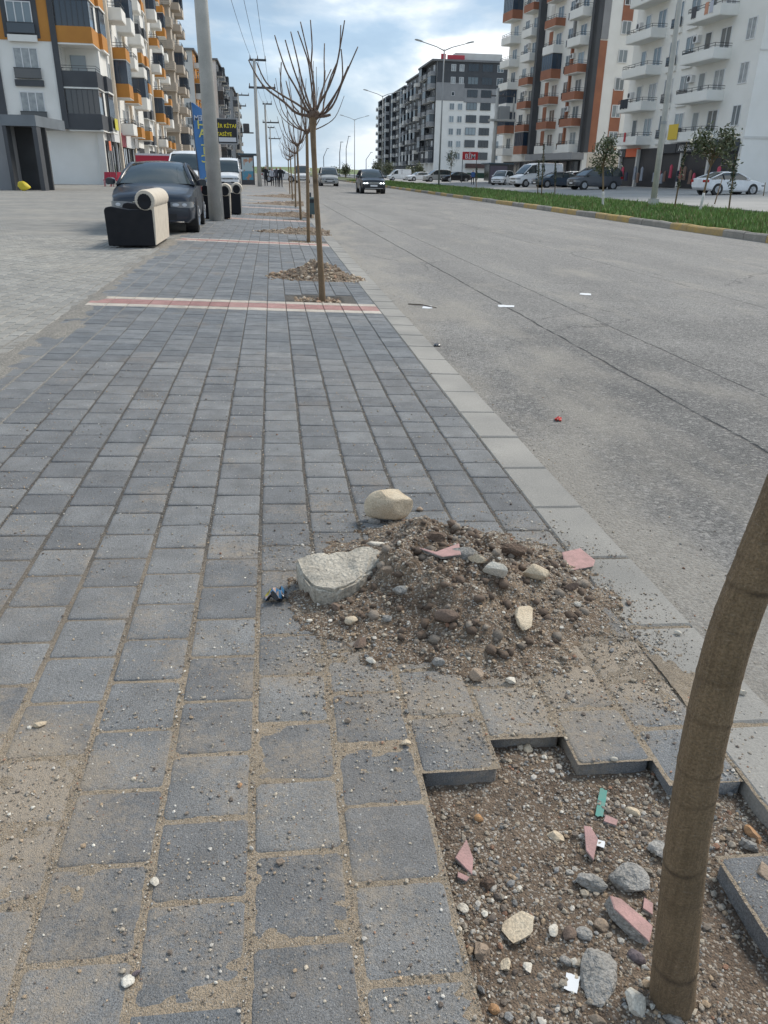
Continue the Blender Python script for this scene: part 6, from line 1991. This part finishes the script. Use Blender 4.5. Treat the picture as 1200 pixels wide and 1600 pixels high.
pole('slim concrete pole with two crossarms near the bus shelter', b2_, h2, 0.19, 0.12, [(h2-0.08, -0.4, 1.0), (h2-2.1, -0.55, 1.7)])
p3 = at(419, 284, 112); h3 = at(415, 162, 112).z
pole('third utility pole down the left pavement', (p3.x, 112, 0.05), h3, 0.17, 0.11, [(h3-0.08, -0.3, 0.9), (h3-2.2, -0.4, 1.7)])
p4 = at(425, 280, 150); h4 = at(423, 199, 150).z
pole('farthest utility pole down the left pavement', (p4.x, 150, 0.05), h4, 0.16, 0.10, [(h4-0.08, -0.4, 0.8), (h4-1.8, -0.3, 1.8)])
# transformer pole, left side
p5 = at(379, 280, 128); tp = pole('pole carrying a small transformer in front of the far left tower', (p5.x, 128, 0.05), 11.5, 0.17, 0.11, [(11.3, -0.5, 1.6), (9.9, -0.4, 1.1)])
m = MB(); m.box(0.1, 2.0, -0.4, 0.4, 6.3, 6.45); m.build('platform', M_STEELD, tp)
m = MB(); m.cbox(0.5, 1.4, -0.35, 0.35, 6.46, 7.6, 0.08); m.build('transformer', M_STEELD, tp)
# transformer pole, right side
p6 = at(768, 290, 112); h6 = at(772, 130, 112).z
tq = pole('grey transformer pole in front of the terracotta block', (p6.x, 112, 0.3), 11.5, 0.28, 0.2, [(10.6, -0.9, 2.4)])
m = MB(); m.box(-0.9, 2.6, -0.6, 0.6, 7.6, 7.85); m.build('platform', M_CONC, tq)
m = MB(); m.cbox(0.3, 1.7, -0.5, 0.5, 7.86, 9.4, 0.08); m.build('transformer', M_STEEL, tq)
m = MB(); m.box(2.2, 2.4, -0.1, 0.1, 7.86, 10.5); m.build('post', M_CONC, tq)
# overhead wires
def wire(label, a, b, sag):
    m = MB(); a, b = Vector(a), Vector(b)
    m.tube([a.lerp(b, k/14)+Vector((0, 0, -sag*4*(k/14)*(1-k/14))) for k in range(15)], 0.013, 5)
    tag(m.build('overhead_wire', M_STEELD), label, 'wire', 'overhead wires')
for i, dx in enumerate((-0.3, 0.3, 0.9)):
    wire(['left one of three wires between the thick pole and the slim pole', 'middle one of three wires between the thick pole and the slim pole', 'right one of three wires between the thick pole and the slim pole'][i], (pb.x+[-0.8, 0, 0.8][i], pb.y, 11.3), (p2.x+dx, 74, h2+0.25), 0.8)
    wire(['left', 'middle', 'right'][i]+' one of three wires between the slim pole and the third pole', (p2.x+dx, 74, h2+0.25), (p3.x+dx, 112, h3+0.25), 0.6)
wire('wire from the third pole to the farthest pole', (p3.x, 112, h3+0.25), (p4.x, 150, h4+0.25), 0.6)

def lamp_post(label, base, h, arms=2, r0=0.10, r1=0.06, armlen=2.4, m=None):
    t = thing('street_lamp', label, 'street lamp', base, 0, 'street lamps of the planted strip')
    m = m or M_STEEL
    mb = MB(); mb.tube([(0, 0, -0.1), (0, 0, h*0.5), (0, 0, h)], [r0, (r0+r1)/2, r1], 10); mb.build('post', m, t, smooth='all')
    for s in ((-1, 1) if arms == 2 else (-1,)):
        mb = MB(); mb.tube([(0, 0, h-0.12), (s*armlen*0.35, 0, h+0.22), (s*armlen, 0, h+0.62)], [0.055, 0.045, 0.04], 8); ar = mb.build('arm', m, t, smooth='all')
        mb = MB(); e = armlen
        mb.rings([[(s*(e+a), w, h+0.62+a*0.2+z) for w, z in ((-.15*k, -.03), (.15*k, -.03), (.13*k, .10*k), (-.13*k, .10*k))] for a, k in ((-.1, .5), (.15, 1), (.6, 1), (.8, .5))])
        o_ = mb.build('lamp_head', plain('lamp_housing', (0.42, 0.42, 0.40), 0.5), None); o_.parent = ar
    return t
q = at(688, 286, 92); lamp_post('tall two-armed street lamp in front of the dark grey block', (at(690, 180, 92).x, 92, 0.05), at(693, 78, 92).z, 2)
lamp_post('second two-armed street lamp beyond the tall one', (at(597, 220, 140).x, 140, 0.05), at(597, 150, 140).z, 2, 0.09)
lamp_post('third, farther two-armed street lamp over the road end', (at(554, 220, 185).x, 185, 0.05), at(555, 187, 185).z, 2, 0.09)
# the thick post close to the grass
q = hit(1020, 322); qx = at(1062, 5, q.y)
t = thing('lamp_post', 'thick weathered post rising out of the grass at the right, top out of frame', 'lamp post', (q.x, q.y, 0.03), 0)
m = MB(); dx_ = (qx.x-q.x)/(qx.z)
m.tube([(0, 0, -0.1), (dx_*4, 0, 4), (dx_*8, 0, 8), (dx_*11, 0, 11)], [0.15, 0.13, 0.11, 0.095], 14); m.build('shaft', M_CONC, t, smooth='all')
m = MB(); m.box(-0.19, 0.19, -0.19, 0.19, -0.1, 0.35); m.build('footing', M_CONC, t)
m = MB(); m.cyl((dx_*3.6, 0, 3.55), (dx_*3.6, 0, 3.68), 0.145, n=14); m.build('collar', M_STEEL, t)
m = MB(); m.tube([(dx_*11, 0, 10.9), (dx_*11-1.5, 0, 11.6), (dx_*11-2.6, 0, 11.8)], 0.06, 8); m.build('arm', M_STEEL, t)
# far small lamps / masts at the road end
for i, (u, vt, Y) in enumerate(((531, 222, 260), (541, 213, 300), (506, 232, 320), (572, 238, 330))):
    b = at(u, 268, Y); hh = at(u, vt, Y).z
    t = thing('mast', ['thin dark mast at the road end', 'thin curved mast beside the dark one at the road end', 'thin mast left of the road end', 'thin mast at the foot of the far row of blocks'][i], 'mast', (b.x, Y, 0), 0, 'thin masts at the road end')
    m = MB(); m.tube([(0, 0, -0.3), (0, 0, hh*0.7), (0.4+i*0.5, 0, hh)], [0.16, 0.12, 0.08], 6); m.build('shaft', M_STEELD, t)
    m = MB(); m.box(0.2+i*0.5, 1.1+i*0.5, -0.1, 0.1, hh-0.05, hh+0.1); m.build('lamp_head', M_STEELD, t)

# ================================================================ SIGNS, BANNER, SHELTERS
def banner():
    Y = 24.0
    M_BAN = plain('banner_blue', (0.085, 0.22, 0.48), 0.7)
    def z1(x, y): return (290+x/7.06, 140+y/7.06)
    Lf = [(62, 140), (80, 320), (95, 480), (112, 640), (135, 820), (165, 1045)]
    Rt = [(140, 150), (235, 320), (262, 480), (282, 640), (300, 820), (322, 1045)]
    root_p = at(*z1(170, 1045), Y)
    t = thing('feather_banner', 'blue feather banner with yellow vertical lettering seen from behind, left of the concrete pole', 'banner', (root_p.x, Y, 0.07), 0)
    rings = []
    for j in range(25):
        f = j/24*5; i = min(int(f), 4); ff = f-i
        l = [Lf[i][k]+(Lf[i+1][k]-Lf[i][k])*ff for k in (0, 1)]; r = [Rt[i][k]+(Rt[i+1][k]-Rt[i][k])*ff for k in (0, 1)]
        if j == 0: r = (80, 145)
        if j == 1: r = (125, 165+10)
        if j == 2: r = (168, 195+10)
        if j == 3: r = (205, 245)
        A, B = at(*z1(*l), Y), at(*z1(*r), Y)
        ring = []
        for k in range(7):
            p_ = A.lerp(B, k/6); p_.y += 0.02*math.sin(k*0.9+j*0.4); ring.append(p_)
        back = [Vector((p_.x, p_.y+0.006, p_.z)) for p_ in reversed(ring)]
        rings.append([(p_.x-root_p.x, p_.y-Y, p_.z-0.07) for p_ in ring+back])
    m = MB(); m.rings(rings); m.build('cloth', M_BAN, t, smooth=60)
    m = MB()
    e0, e1 = at(*z1(60, 135), Y), at(*z1(165, 1045), Y)
    m.tube([(e1.x-root_p.x-0.02, 0, 0.0), (e1.x-root_p.x-0.02, 0, e1.z-0.07), (e0.x-root_p.x-0.02, 0, e0.z-0.07)], 0.014, 7); m.build('pole', M_STEELD, t)
    YEL = plain('letter_yellow', (0.72, 0.66, 0.16), 0.6); LW = plain('letter_palewhite', (0.60, 0.62, 0.68), 0.6)
    # written for the other side: every letter is mirrored from here
    for ch, x, y, s in (('H', 172, 432, 88), ('A', 188, 524, 88), ('L', 198, 616, 80), ('I', 208, 712, 80), ('C', 214, 802, 80), ('I', 228, 892, 80), ('L', 240, 982, 76)):
        P_ = at(*z1(x, y), Y-0.035)
        text_mesh('lettering', ch, s/7.06*Y*0.93/FPX*1.25, YEL, t, (P_.x-root_p.x, P_.y-Y, P_.z-0.07), (RAD(90), 0, 0), 0.002, 'CENTER', -1.0, 0.004)
    P_ = at(*z1(240, 342), Y-0.035)
    text_mesh('lettering', 'REM', 62/7.06*Y*0.93/FPX*1.1, LW, t, (at(*z1(212, 342), Y-0.035).x-root_p.x, P_.y-Y, P_.z-0.07), (RAD(90), 0, 0), 0.002, 'RIGHT', -1.0, 0.003).location.x = at(*z1(92, 342), Y-0.035).x-root_p.x
banner()
def black_sign():
    Y = 42.0
    a, b = at(336, 186, Y), at(371, 224, Y)
    t = thing('shop_sign', 'black sign with yellow lettering sticking out right of the concrete pole', 'sign', (a.x, Y, 0.07), 0)
    w = b.x-a.x; z1_, z0_ = a.z-0.07, b.z-0.07
    m = MB(); m.box(-0.5, w, 0, 0.16, z0_, z1_); m.build('board', plain('board_black', (0.014, 0.014, 0.018), 0.4), t)
    m = MB()
    for bx in ((-0.53, w+0.03, z1_, z1_+0.05), (-0.53, w+0.03, z0_-0.05, z0_)): m.box(bx[0], bx[1], -0.02, 0.18, bx[2], bx[3])
    m.box(w, w+0.04, -0.019, 0.179, z0_, z1_); m.build('frame', M_GREYP, t)
    m = MB(); m.box(0.12, w-0.05, -0.012, 0, z0_+0.06, z0_+0.25); m.build('info_strip', plain('strip_white', (0.6, 0.6, 0.62), 0.6), t)
    m = MB(); m.box(-0.3, -0.15, 0.03, 0.13, 0, z0_-0.05); m.build('post', M_STEELD, t)
    Y_ = plain('sign_yellow', (0.75, 0.60, 0.02), 0.5)
    text_mesh('lettering', 'İR KİTAP', 0.225, Y_, t, (0.10, -0.004, z1_-0.36), (RAD(90), 0, 0), 0.003, bold=0.004)
    text_mesh('lettering', 'TASİYE', 0.225, Y_, t, (0.02, -0.004, z1_-0.72), (RAD(90), 0, 0), 0.003, bold=0.004)
    return t
black_sign()
def market_sign():
    Y = 118
    a, b = at(723, 237, Y), at(746, 250, Y)
    t = thing('shop_sign', 'red sign reading BİM on two thin posts beyond the planted strip', 'sign', (a.x, Y, 0.2), 0)
    w = b.x-a.x; z1_, z0_ = a.z-0.2, b.z-0.2
    m = MB(); m.cbox(0, w, -0.12, 0.12, z0_, z1_, 0.03); m.build('board', plain('sign_red_bright', (0.55, 0.022, 0.03), 0.4), t)
    for x in (0.05, w-0.12):
        m = MB(); m.box(x, x+0.08, 0.13, 0.21, 0, z1_); m.build('post', M_STEELD, t)
    text_mesh('lettering', 'BİM', (z1_-z0_)*0.85, plain('letter_white', (0.8, 0.8, 0.8), 0.5), t, (w/2, -0.125, z0_+(z1_-z0_)*0.16), (RAD(90), 0, 0), 0.004, 'CENTER', 1.0, 0.008)
market_sign()
def shelter(label, u0, u1, v0, v1, Y, z, poster):
    a, b = at(u0, v1, Y), at(u1, v0, Y)
    w = b.x-a.x; h = b.z-z
    t = thing('bus_shelter', label, 'bus shelter', (a.x, Y, z), 0, 'bus shelters')
    m = MB(); m.cbox(-0.15, w+0.2, -0.3, 3.6, h-0.16, h, 0.03); m.build('roof', plain('shelter_roof', (0.05, 0.08, 0.10), 0.4), t)
    m = MB(); m.box(0.05, w*0.82, -0.16, 0.0, 0.0, h-0.17); bx = m.build('poster_case', M_STEELD, t)
    m = MB(); m.box(0.16, w*0.82-0.11, -0.172, -0.161, 0.45, h-0.35); o_ = m.build('poster', poster, None); o_.parent = bx
    m = MB(); m.box(w*0.1, w*0.14, 0.1, 3.4, 0.3, h-0.2); m.build('glass_wall', M_CARGL, t)
    for y in (0.3, 3.2):
        m = MB(); m.box(w+0.05, w+0.13, y, y+0.08, 0, h-0.16); m.build('post', M_STEELD, t)
    m = MB(); m.box(0.35, 0.8, 0.6, 3.0, 0.42, 0.48); m.build('bench', M_STEEL, t)
def poster_mat():
    t = NT('poster')
    sp = t.n('ShaderNodeSeparateXYZ', {0: t.n('ShaderNodeTexCoord').outputs['Generated']})
    c = t.mix(t.ramp(sp.outputs[2], 0.38, 0.42), (0.10, 0.30, 0.42), (0.48, 0.58, 0.60))
    n = t.noise(3.0, 2, vec=t.n('ShaderNodeTexCoord').outputs['Generated'])
    c = t.mix(t.ramp(n, 0.56, 0.60), c, (0.50, 0.26, 0.16))
    return t.fin(c, 0.3)
shelter('dark bus shelter with a lit poster panel beside the slim pole on the left pavement', 377, 401, 240, 289, 80, 0.05, poster_mat())
shelter('bus shelter with dark poster panel below the transformer pole on the right', 762, 800, 255, 291, 104, 0.28, plain('poster_dark', (0.12, 0.10, 0.13), 0.3))
# red awning in front of the shops
a, b = at(212, 243, 66), at(274, 243, 66)
t = thing('awning', 'red and white flat awning on thin posts in front of the left-hand shops', 'awning', (a.x, 66, 0.07), 0)
w = b.x-a.x; z = a.z-0.07
m = MB(); m.box(0, w, 0, 4, z, z+0.16); m.build('canopy', plain('awning_white', (0.66, 0.62, 0.62), 0.7), t)
m = MB(); m.box(-0.03, w+0.03, -0.04, -0.005, z-0.42, z+0.02); m.build('valance', plain('awning_red', (0.45, 0.025, 0.05), 0.7), t)
for x in (0.05, w-0.12):
    for y in (0.05, 3.8): m = MB(); m.box(x, x+0.07, y, y+0.07, 0, z); m.build('post', M_STEELD, t)
# litter bin by the kerb
p = hit(487, 341)
t = thing('litter_bin', 'grey-green box litter bin on a short post at the kerb behind the trees', 'litter bin', (p.x-0.02, p.y, p.z), 0)
w = 10/FPX*p.y*0.93
m = MB(); m.cbox(-w/2-0.02, w/2+0.02, -0.15, 0.15, 0.12, 0.62, 0.03); m.build('box', surf('bin_green', (0.075, 0.115, 0.12), None, 4, 0.6), t)
m = MB(); m.box(-0.03, 0.03, 0.16, 0.22, 0, 0.75); m.build('post', M_STEELD, t)
m = MB(); m.box(-w/2, w/2, -0.155, -0.151, 0.46, 0.56); m.build('slot', M_TRIM, t)
# yellow bag by the shed
p = at(40, 293, 49)
me = rock_mesh('sack', 5, (0.75, 0.5, 0.5), plain('sack_yellow', (0.62, 0.48, 0.03), 0.6), 3, 4, 0.12)
tag(link('sack', me, None, (p.x, 48.8, 0.28), (0, 0.5, 0)), 'yellow sack lying against the frame of the dark shed', 'sack')
# red chairs and planter by the left shops
for i, u in enumerate((168, 178, 188)):
    p = at(u, 284, 63)
    t = thing('chair', ['leftmost', 'middle', 'rightmost'][i]+' red plastic chair outside the left-hand shop', 'chair', (p.x, 63+0.4*i, 0.07), 0.5*i, 'red chairs outside the shop')
    RC = plain('chair_red', (0.38, 0.03, 0.06), 0.5)
    m = MB(); m.cbox(-.25, .25, -.25, .25, .42, .47, .02); m.build('seat', RC, t)
    m = MB(); m.prism([(-.25, .47), (.25, .47), (.2, .98), (-.2, .98)], .21, .25); m.build('backrest', RC, t)
    for x in (-.22, .18):
        for y in (-.22, .18): m = MB(); m.box(x, x+.04, y, y+.04, 0, .42); m.build('leg', RC, t)

# ================================================================ YOUNG TREES IN THE PLANTED STRIP
def leafy(name_seed, pts_fn, n, size, cols, leafname='leaf'):
    r = np.random.default_rng(name_seed)
    V = np.zeros((n, 4, 3)); CC = np.ones((n, 4, 4))
    for i in range(n):
        c = np.array(pts_fn(r)); d = r.normal(size=3); d /= np.linalg.norm(d)
        e = np.cross(d, r.normal(size=3)); e /= np.linalg.norm(e)
        L, W = size*r.uniform(.7, 1.3), size*0.42*r.uniform(.7, 1.2)
        k = np.cross(d, e)*size*0.12
        V[i] = [c-d*L*.5, c+e*W*.5+k, c+d*L*.5, c-e*W*.5+k]
        CC[i, :, :3] = cols[r.integers(len(cols))]*r.uniform(.7, 1.25)
    Fa = np.arange(n*4).reshape(-1, 4)
    me = bpy.data.meshes.new('crown')
    me.vertices.add(n*4); me.vertices.foreach_set('co', V.ravel())
    me.loops.add(n*4); me.loops.foreach_set('vertex_index', Fa.ravel())
    me.polygons.add(n); me.polygons.foreach_set('loop_start', np.arange(0, n*4, 4))
    me.update(calc_edges=True)
    me.color_attributes.new('Col', 'FLOAT_COLOR', 'POINT').data.foreach_set('color', CC.ravel())
    me.materials.append(M_LEAF)
    return me
t_ = NT('leaves')
M_LEAF = t_.fin(t_.n('ShaderNodeVertexColor', layer_name='Col').outputs[0], 0.55)
OLV = [np.array(c) for c in ((0.085, 0.105, 0.05), (0.12, 0.14, 0.065), (0.06, 0.08, 0.04), (0.15, 0.15, 0.085))]
CON = [np.array(c) for c in ((0.035, 0.06, 0.035), (0.05, 0.075, 0.04), (0.07, 0.085, 0.05))]
M_WASH = surf('lime_wash', (0.70, 0.69, 0.66), (0.55, 0.53, 0.48), 6, 0.9)
GT = 'young trees in the planted strip'
def young_tree(label, ub, vb, ut, v0, v1, du, seed, n=800, wash=0.9, r=0.05):
    b = hit(ub, vb); b = Vector((b.x, b.y, 0.05))
    top, bot = at(ut, v0, b.y), at(ut, v1, b.y)
    t = thing('young_tree', label, 'tree', b, 0, GT)
    c = (top+bot)/2-b; hh = (top.z-bot.z)/2; rw = du/FPX*(b-CO).dot(_F)
    m = MB(); P = spline([(0, 0, -.05), (c.x*.35, 0, c.z*.35), (c.x*.8, 0, c.z*.75), (c.x, 0, c.z)], 14)
    m.tube(P, [r*(1-0.5*k/14) for k in range(15)], 9); m.build('trunk', M_BARK, t, smooth='all')
    if wash:
        m = MB(); m.tube(P[0:5] if wash < 1.2 else P[0:8], r*1.06, 9); m.build('lime_wash', M_WASH, t, smooth='all')
    rg2 = random.Random(seed)
    cl_ = []
    for k in range(15):
        az = rg2.uniform(0, 6.28); q_ = rg2.uniform(.3, 1)
        e = Vector((c.x+rw*0.85*q_*math.cos(az), rw*0.85*q_*math.sin(az), c.z+hh*rg2.uniform(-.85, .9)))
        cl_.append(e)
        m = MB(); st = Vector((c.x*.85, 0, c.z-hh*rg2.uniform(.5, 1.0)))
        m.tube(spline([st, st.lerp(e, .5)+Vector((0, 0, .08)), e], 6), [r*.35, r*.3, r*.28, r*.25, r*.2, r*.15, r*.1], 5); m.build('branch', M_BARK, t, smooth='all')
    def pf(q):
        e = cl_[q.integers(len(cl_))]; return (e.x+q.normal()*rw*.22, e.y+q.normal()*rw*.22, e.z+q.normal()*hh*.2)
    link('crown', leafy(seed, pf, n, 0.17, OLV), t)
def sapling(label, ub, vb, ut, vt, seed, du=9, foliage=True):
    b = hit(ub, vb); b = Vector((b.x, b.y, 0.05)); top = at(ut, vt, b.y)-b
    t = thing('young_conifer' if foliage else 'stake', label, 'tree' if foliage else 'stake', b, 0, GT if foliage else 'wooden stakes in the planted strip')
    m = MB(); m.tube([(0, 0, -.1), (top.x*.5, 0, top.z*.5), (top.x, 0, top.z)], [.035, .03, .02], 7); m.build('trunk' if foliage else 'shaft', M_BARK, t, smooth='all')
    if foliage:
        rw = du/FPX*(b-CO).dot(_F)
        def pf(q):
            f = q.uniform(.35, 1.0); a = q.uniform(0, 6.28); rr = rw*(1.15-f)*(0.4+0.6*(math.sin(f*28)*.5+.5))*q.uniform(.4, 1)
            return (top.x*f+rr*math.cos(a), rr*math.sin(a), top.z*f-rr*.1)
        link('crown', leafy(seed, pf, 230, 0.12, CON), t)
young_tree('young olive-green tree with white-washed stem in front of the grey people carrier', 942, 322, 943, 216, 268, 21, 1)
young_tree('leaning young leafy tree with white-washed foot near the white sedan', 1093, 331, 1117, 192, 262, 31, 2, 1100)
young_tree('young leafy tree left of the red sign', 703, 289, 706, 234, 262, 9, 3, 500)
sapling('thin young conifer next to the white panel van', 840, 306, 842, 250, 11)
sapling('taller thin conifer in front of the dark blue-grey sedan', 846, 309, 850, 225, 12, 7)
sapling('bare-looking sapling in front of the blue-grey sedan', 867, 304, 868, 252, 13, 6)
sapling('tall sapling right of the thick weathered post', 1053, 328, 1073, 222, 14, 8)
sapling('young conifer at the right edge in front of the white sedan', 1138, 333, 1150, 240, 15, 12)
sapling('thin sapling far left in the planted strip', 744, 294, 745, 262, 16, 5)
sapling('slanting wooden stake below the leaning leafy tree', 1116, 319, 1129, 278, 17, 9, False)
sapling('upright wooden stake at the far right of the planted strip', 1193, 306, 1196, 285, 18, 9, False)
# far bushes at the end of the street
for i, (u, v0, v1, du, Y) in enumerate(((540, 258, 268, 8, 210), (522, 262, 268, 9, 230), (590, 252, 278, 9, 200), (607, 255, 280, 10, 190), (640, 262, 282, 7, 165), (415, 262, 268, 10, 220), (655, 258, 282, 7, 160))):
    top, bot = at(u, v0, Y), at(u, v1, Y); rw = du/FPX*Y*.93
    t = thing('bush', ['round bush at the very end of the road', 'low bush left of the road end', 'dark tree clump at the foot of the last dark block', 'dark tree clump before the third dark block', 'small tree before the flat-banded block', 'far bush behind the walking group', 'slim tree beside the tall lamp post'][i], 'bush', (top.x, Y, 0), 0, 'far bushes and trees')
    m = MB(); m.cyl((0, 0, -0.5), (0, 0, top.z*.6), .15, .08, 6); m.build('trunk', M_BARK, t)
    hh = max(1.0, top.z)
    link('crown', leafy(60+i, lambda q: (q.normal()*rw*.45, q.normal()*rw*.45, hh*.62+q.normal()*hh*.2), 700, 0.45, OLV), t)

# ================================================================ PEOPLE ON THE PAVEMENT
M_SKIN = plain('skin', (0.45, 0.27, 0.19), 0.6); M_HAIR = plain('hair', (0.02, 0.016, 0.014), 0.6)
def person(label, u, v, Y, coat, trousers, turn, stride, seed, hat=None, long_coat=False, h=1.73):
    p = at(u, v, Y)
    vtx, edg, rad = [], [], []
    def add(co, r, par=None):
        vtx.append(Vector(co)); rad.append(r)
        if par is not None: edg.append((par, len(vtx)-1))
        return len(vtx)-1
    s = stride
    pel = add((0, 0, .93), .15)
    w_ = add((0, 0.01, 1.10), .145, pel); ch_ = add((0, 0.01, 1.32), .165, w_); nk = add((0, 0.0, 1.47), .065, ch_)
    hd = add((0, .02, 1.56), .085, nk); ht_ = add((0, .02, 1.66), .085, hd)
    for sx in (-1, 1):
        hp = add((sx*.09, 0, .86), .10, pel); kn = add((sx*.10, s*sx*.16+.03, .48), .065, hp); an = add((sx*.10, s*sx*.27-.04, .09), .045, kn); add((sx*.11, s*sx*.27+.10, .035), .04, an)
        sh = add((sx*.19, 0, 1.38), .065, ch_); el = add((sx*.25, -s*sx*.08-.03, 1.12), .048, sh); wr_ = add((sx*.24, -s*sx*.16+.05, .88), .036, el); add((sx*.235, -s*sx*.18+.08, .80), .032, wr_)
    if long_coat:
        rad[0] = .19
    me = bpy.data.meshes.new('person'); me.from_pydata([tuple(a) for a in vtx], edg, [])
    ob = bpy.data.objects.new('tmp', me); C.objects.link(ob)
    sk = ob.modifiers.new('skin', 'SKIN'); 
    for i_, sv in enumerate(me.skin_vertices[0].data): sv.radius = (rad[i_], rad[i_]*(.72 if i_ in (pel, w_, ch_) else 1)); sv.use_root = i_ == 0
    ss = ob.modifiers.new('sub', 'SUBSURF'); ss.levels = 2; ss.render_levels = 2
    dg = bpy.context.evaluated_depsgraph_get()
    m2 = bpy.data.meshes.new_from_object(ob.evaluated_get(dg)); bpy.data.objects.remove(ob)
    m2.name = 'person'; m2.materials.clear()
    for m_ in (coat, trousers, M_SKIN, M_HAIR): m2.materials.append(m_)
    cut = .62 if long_coat else .90
    for f in m2.polygons:
        c = f.center
        if c.z > 1.66 or (c.z > 1.53 and c.y < 0.0): k = 3
        elif c.z > 1.46: k = 2
        elif c.z < .07: k = 3
        elif abs(c.x) > .19 and c.z < .85: k = 2
        elif c.z > cut: k = 0
        else: k = 1
        f.material_index = k
        f.use_smooth = True
    o_ = link('person', m2, None, (p.x, Y, terrain(p.x)+0.0), (0, 0, turn))
    o_.scale = (h/1.74,)*3
    tag(o_, label, 'person', 'people walking on the far pavement')
CB = plain('coat_black', (0.015, 0.015, 0.018), .8); CW = plain('jacket_pale', (0.45, 0.46, 0.50), .8); TR = plain('trousers_dark', (0.02, 0.022, 0.03), .8); CG = plain('coat_grey', (0.10, 0.10, 0.115), .8)
person('leftmost walker in a long black coat next to the slim pole', 416, 291, 77, CB, TR, math.pi, .8, 1, long_coat=True)
person('walker in a pale patterned top between the dark coats', 426, 291, 78, CW, TR, math.pi, -.6, 2, h=1.6)
person('walker in a grey coat just right of the pale top', 433, 292, 76, CG, TR, math.pi, .7, 3)
person('rightmost walker in black with a slim build', 439, 293, 75.5, CB, TR, math.pi, -.8, 4, h=1.76)
person('person in blue standing below the red sign', 738, 290, 100, plain('coat_blue', (0.05, 0.12, 0.3), .8), TR, 2.6, .5, 5)
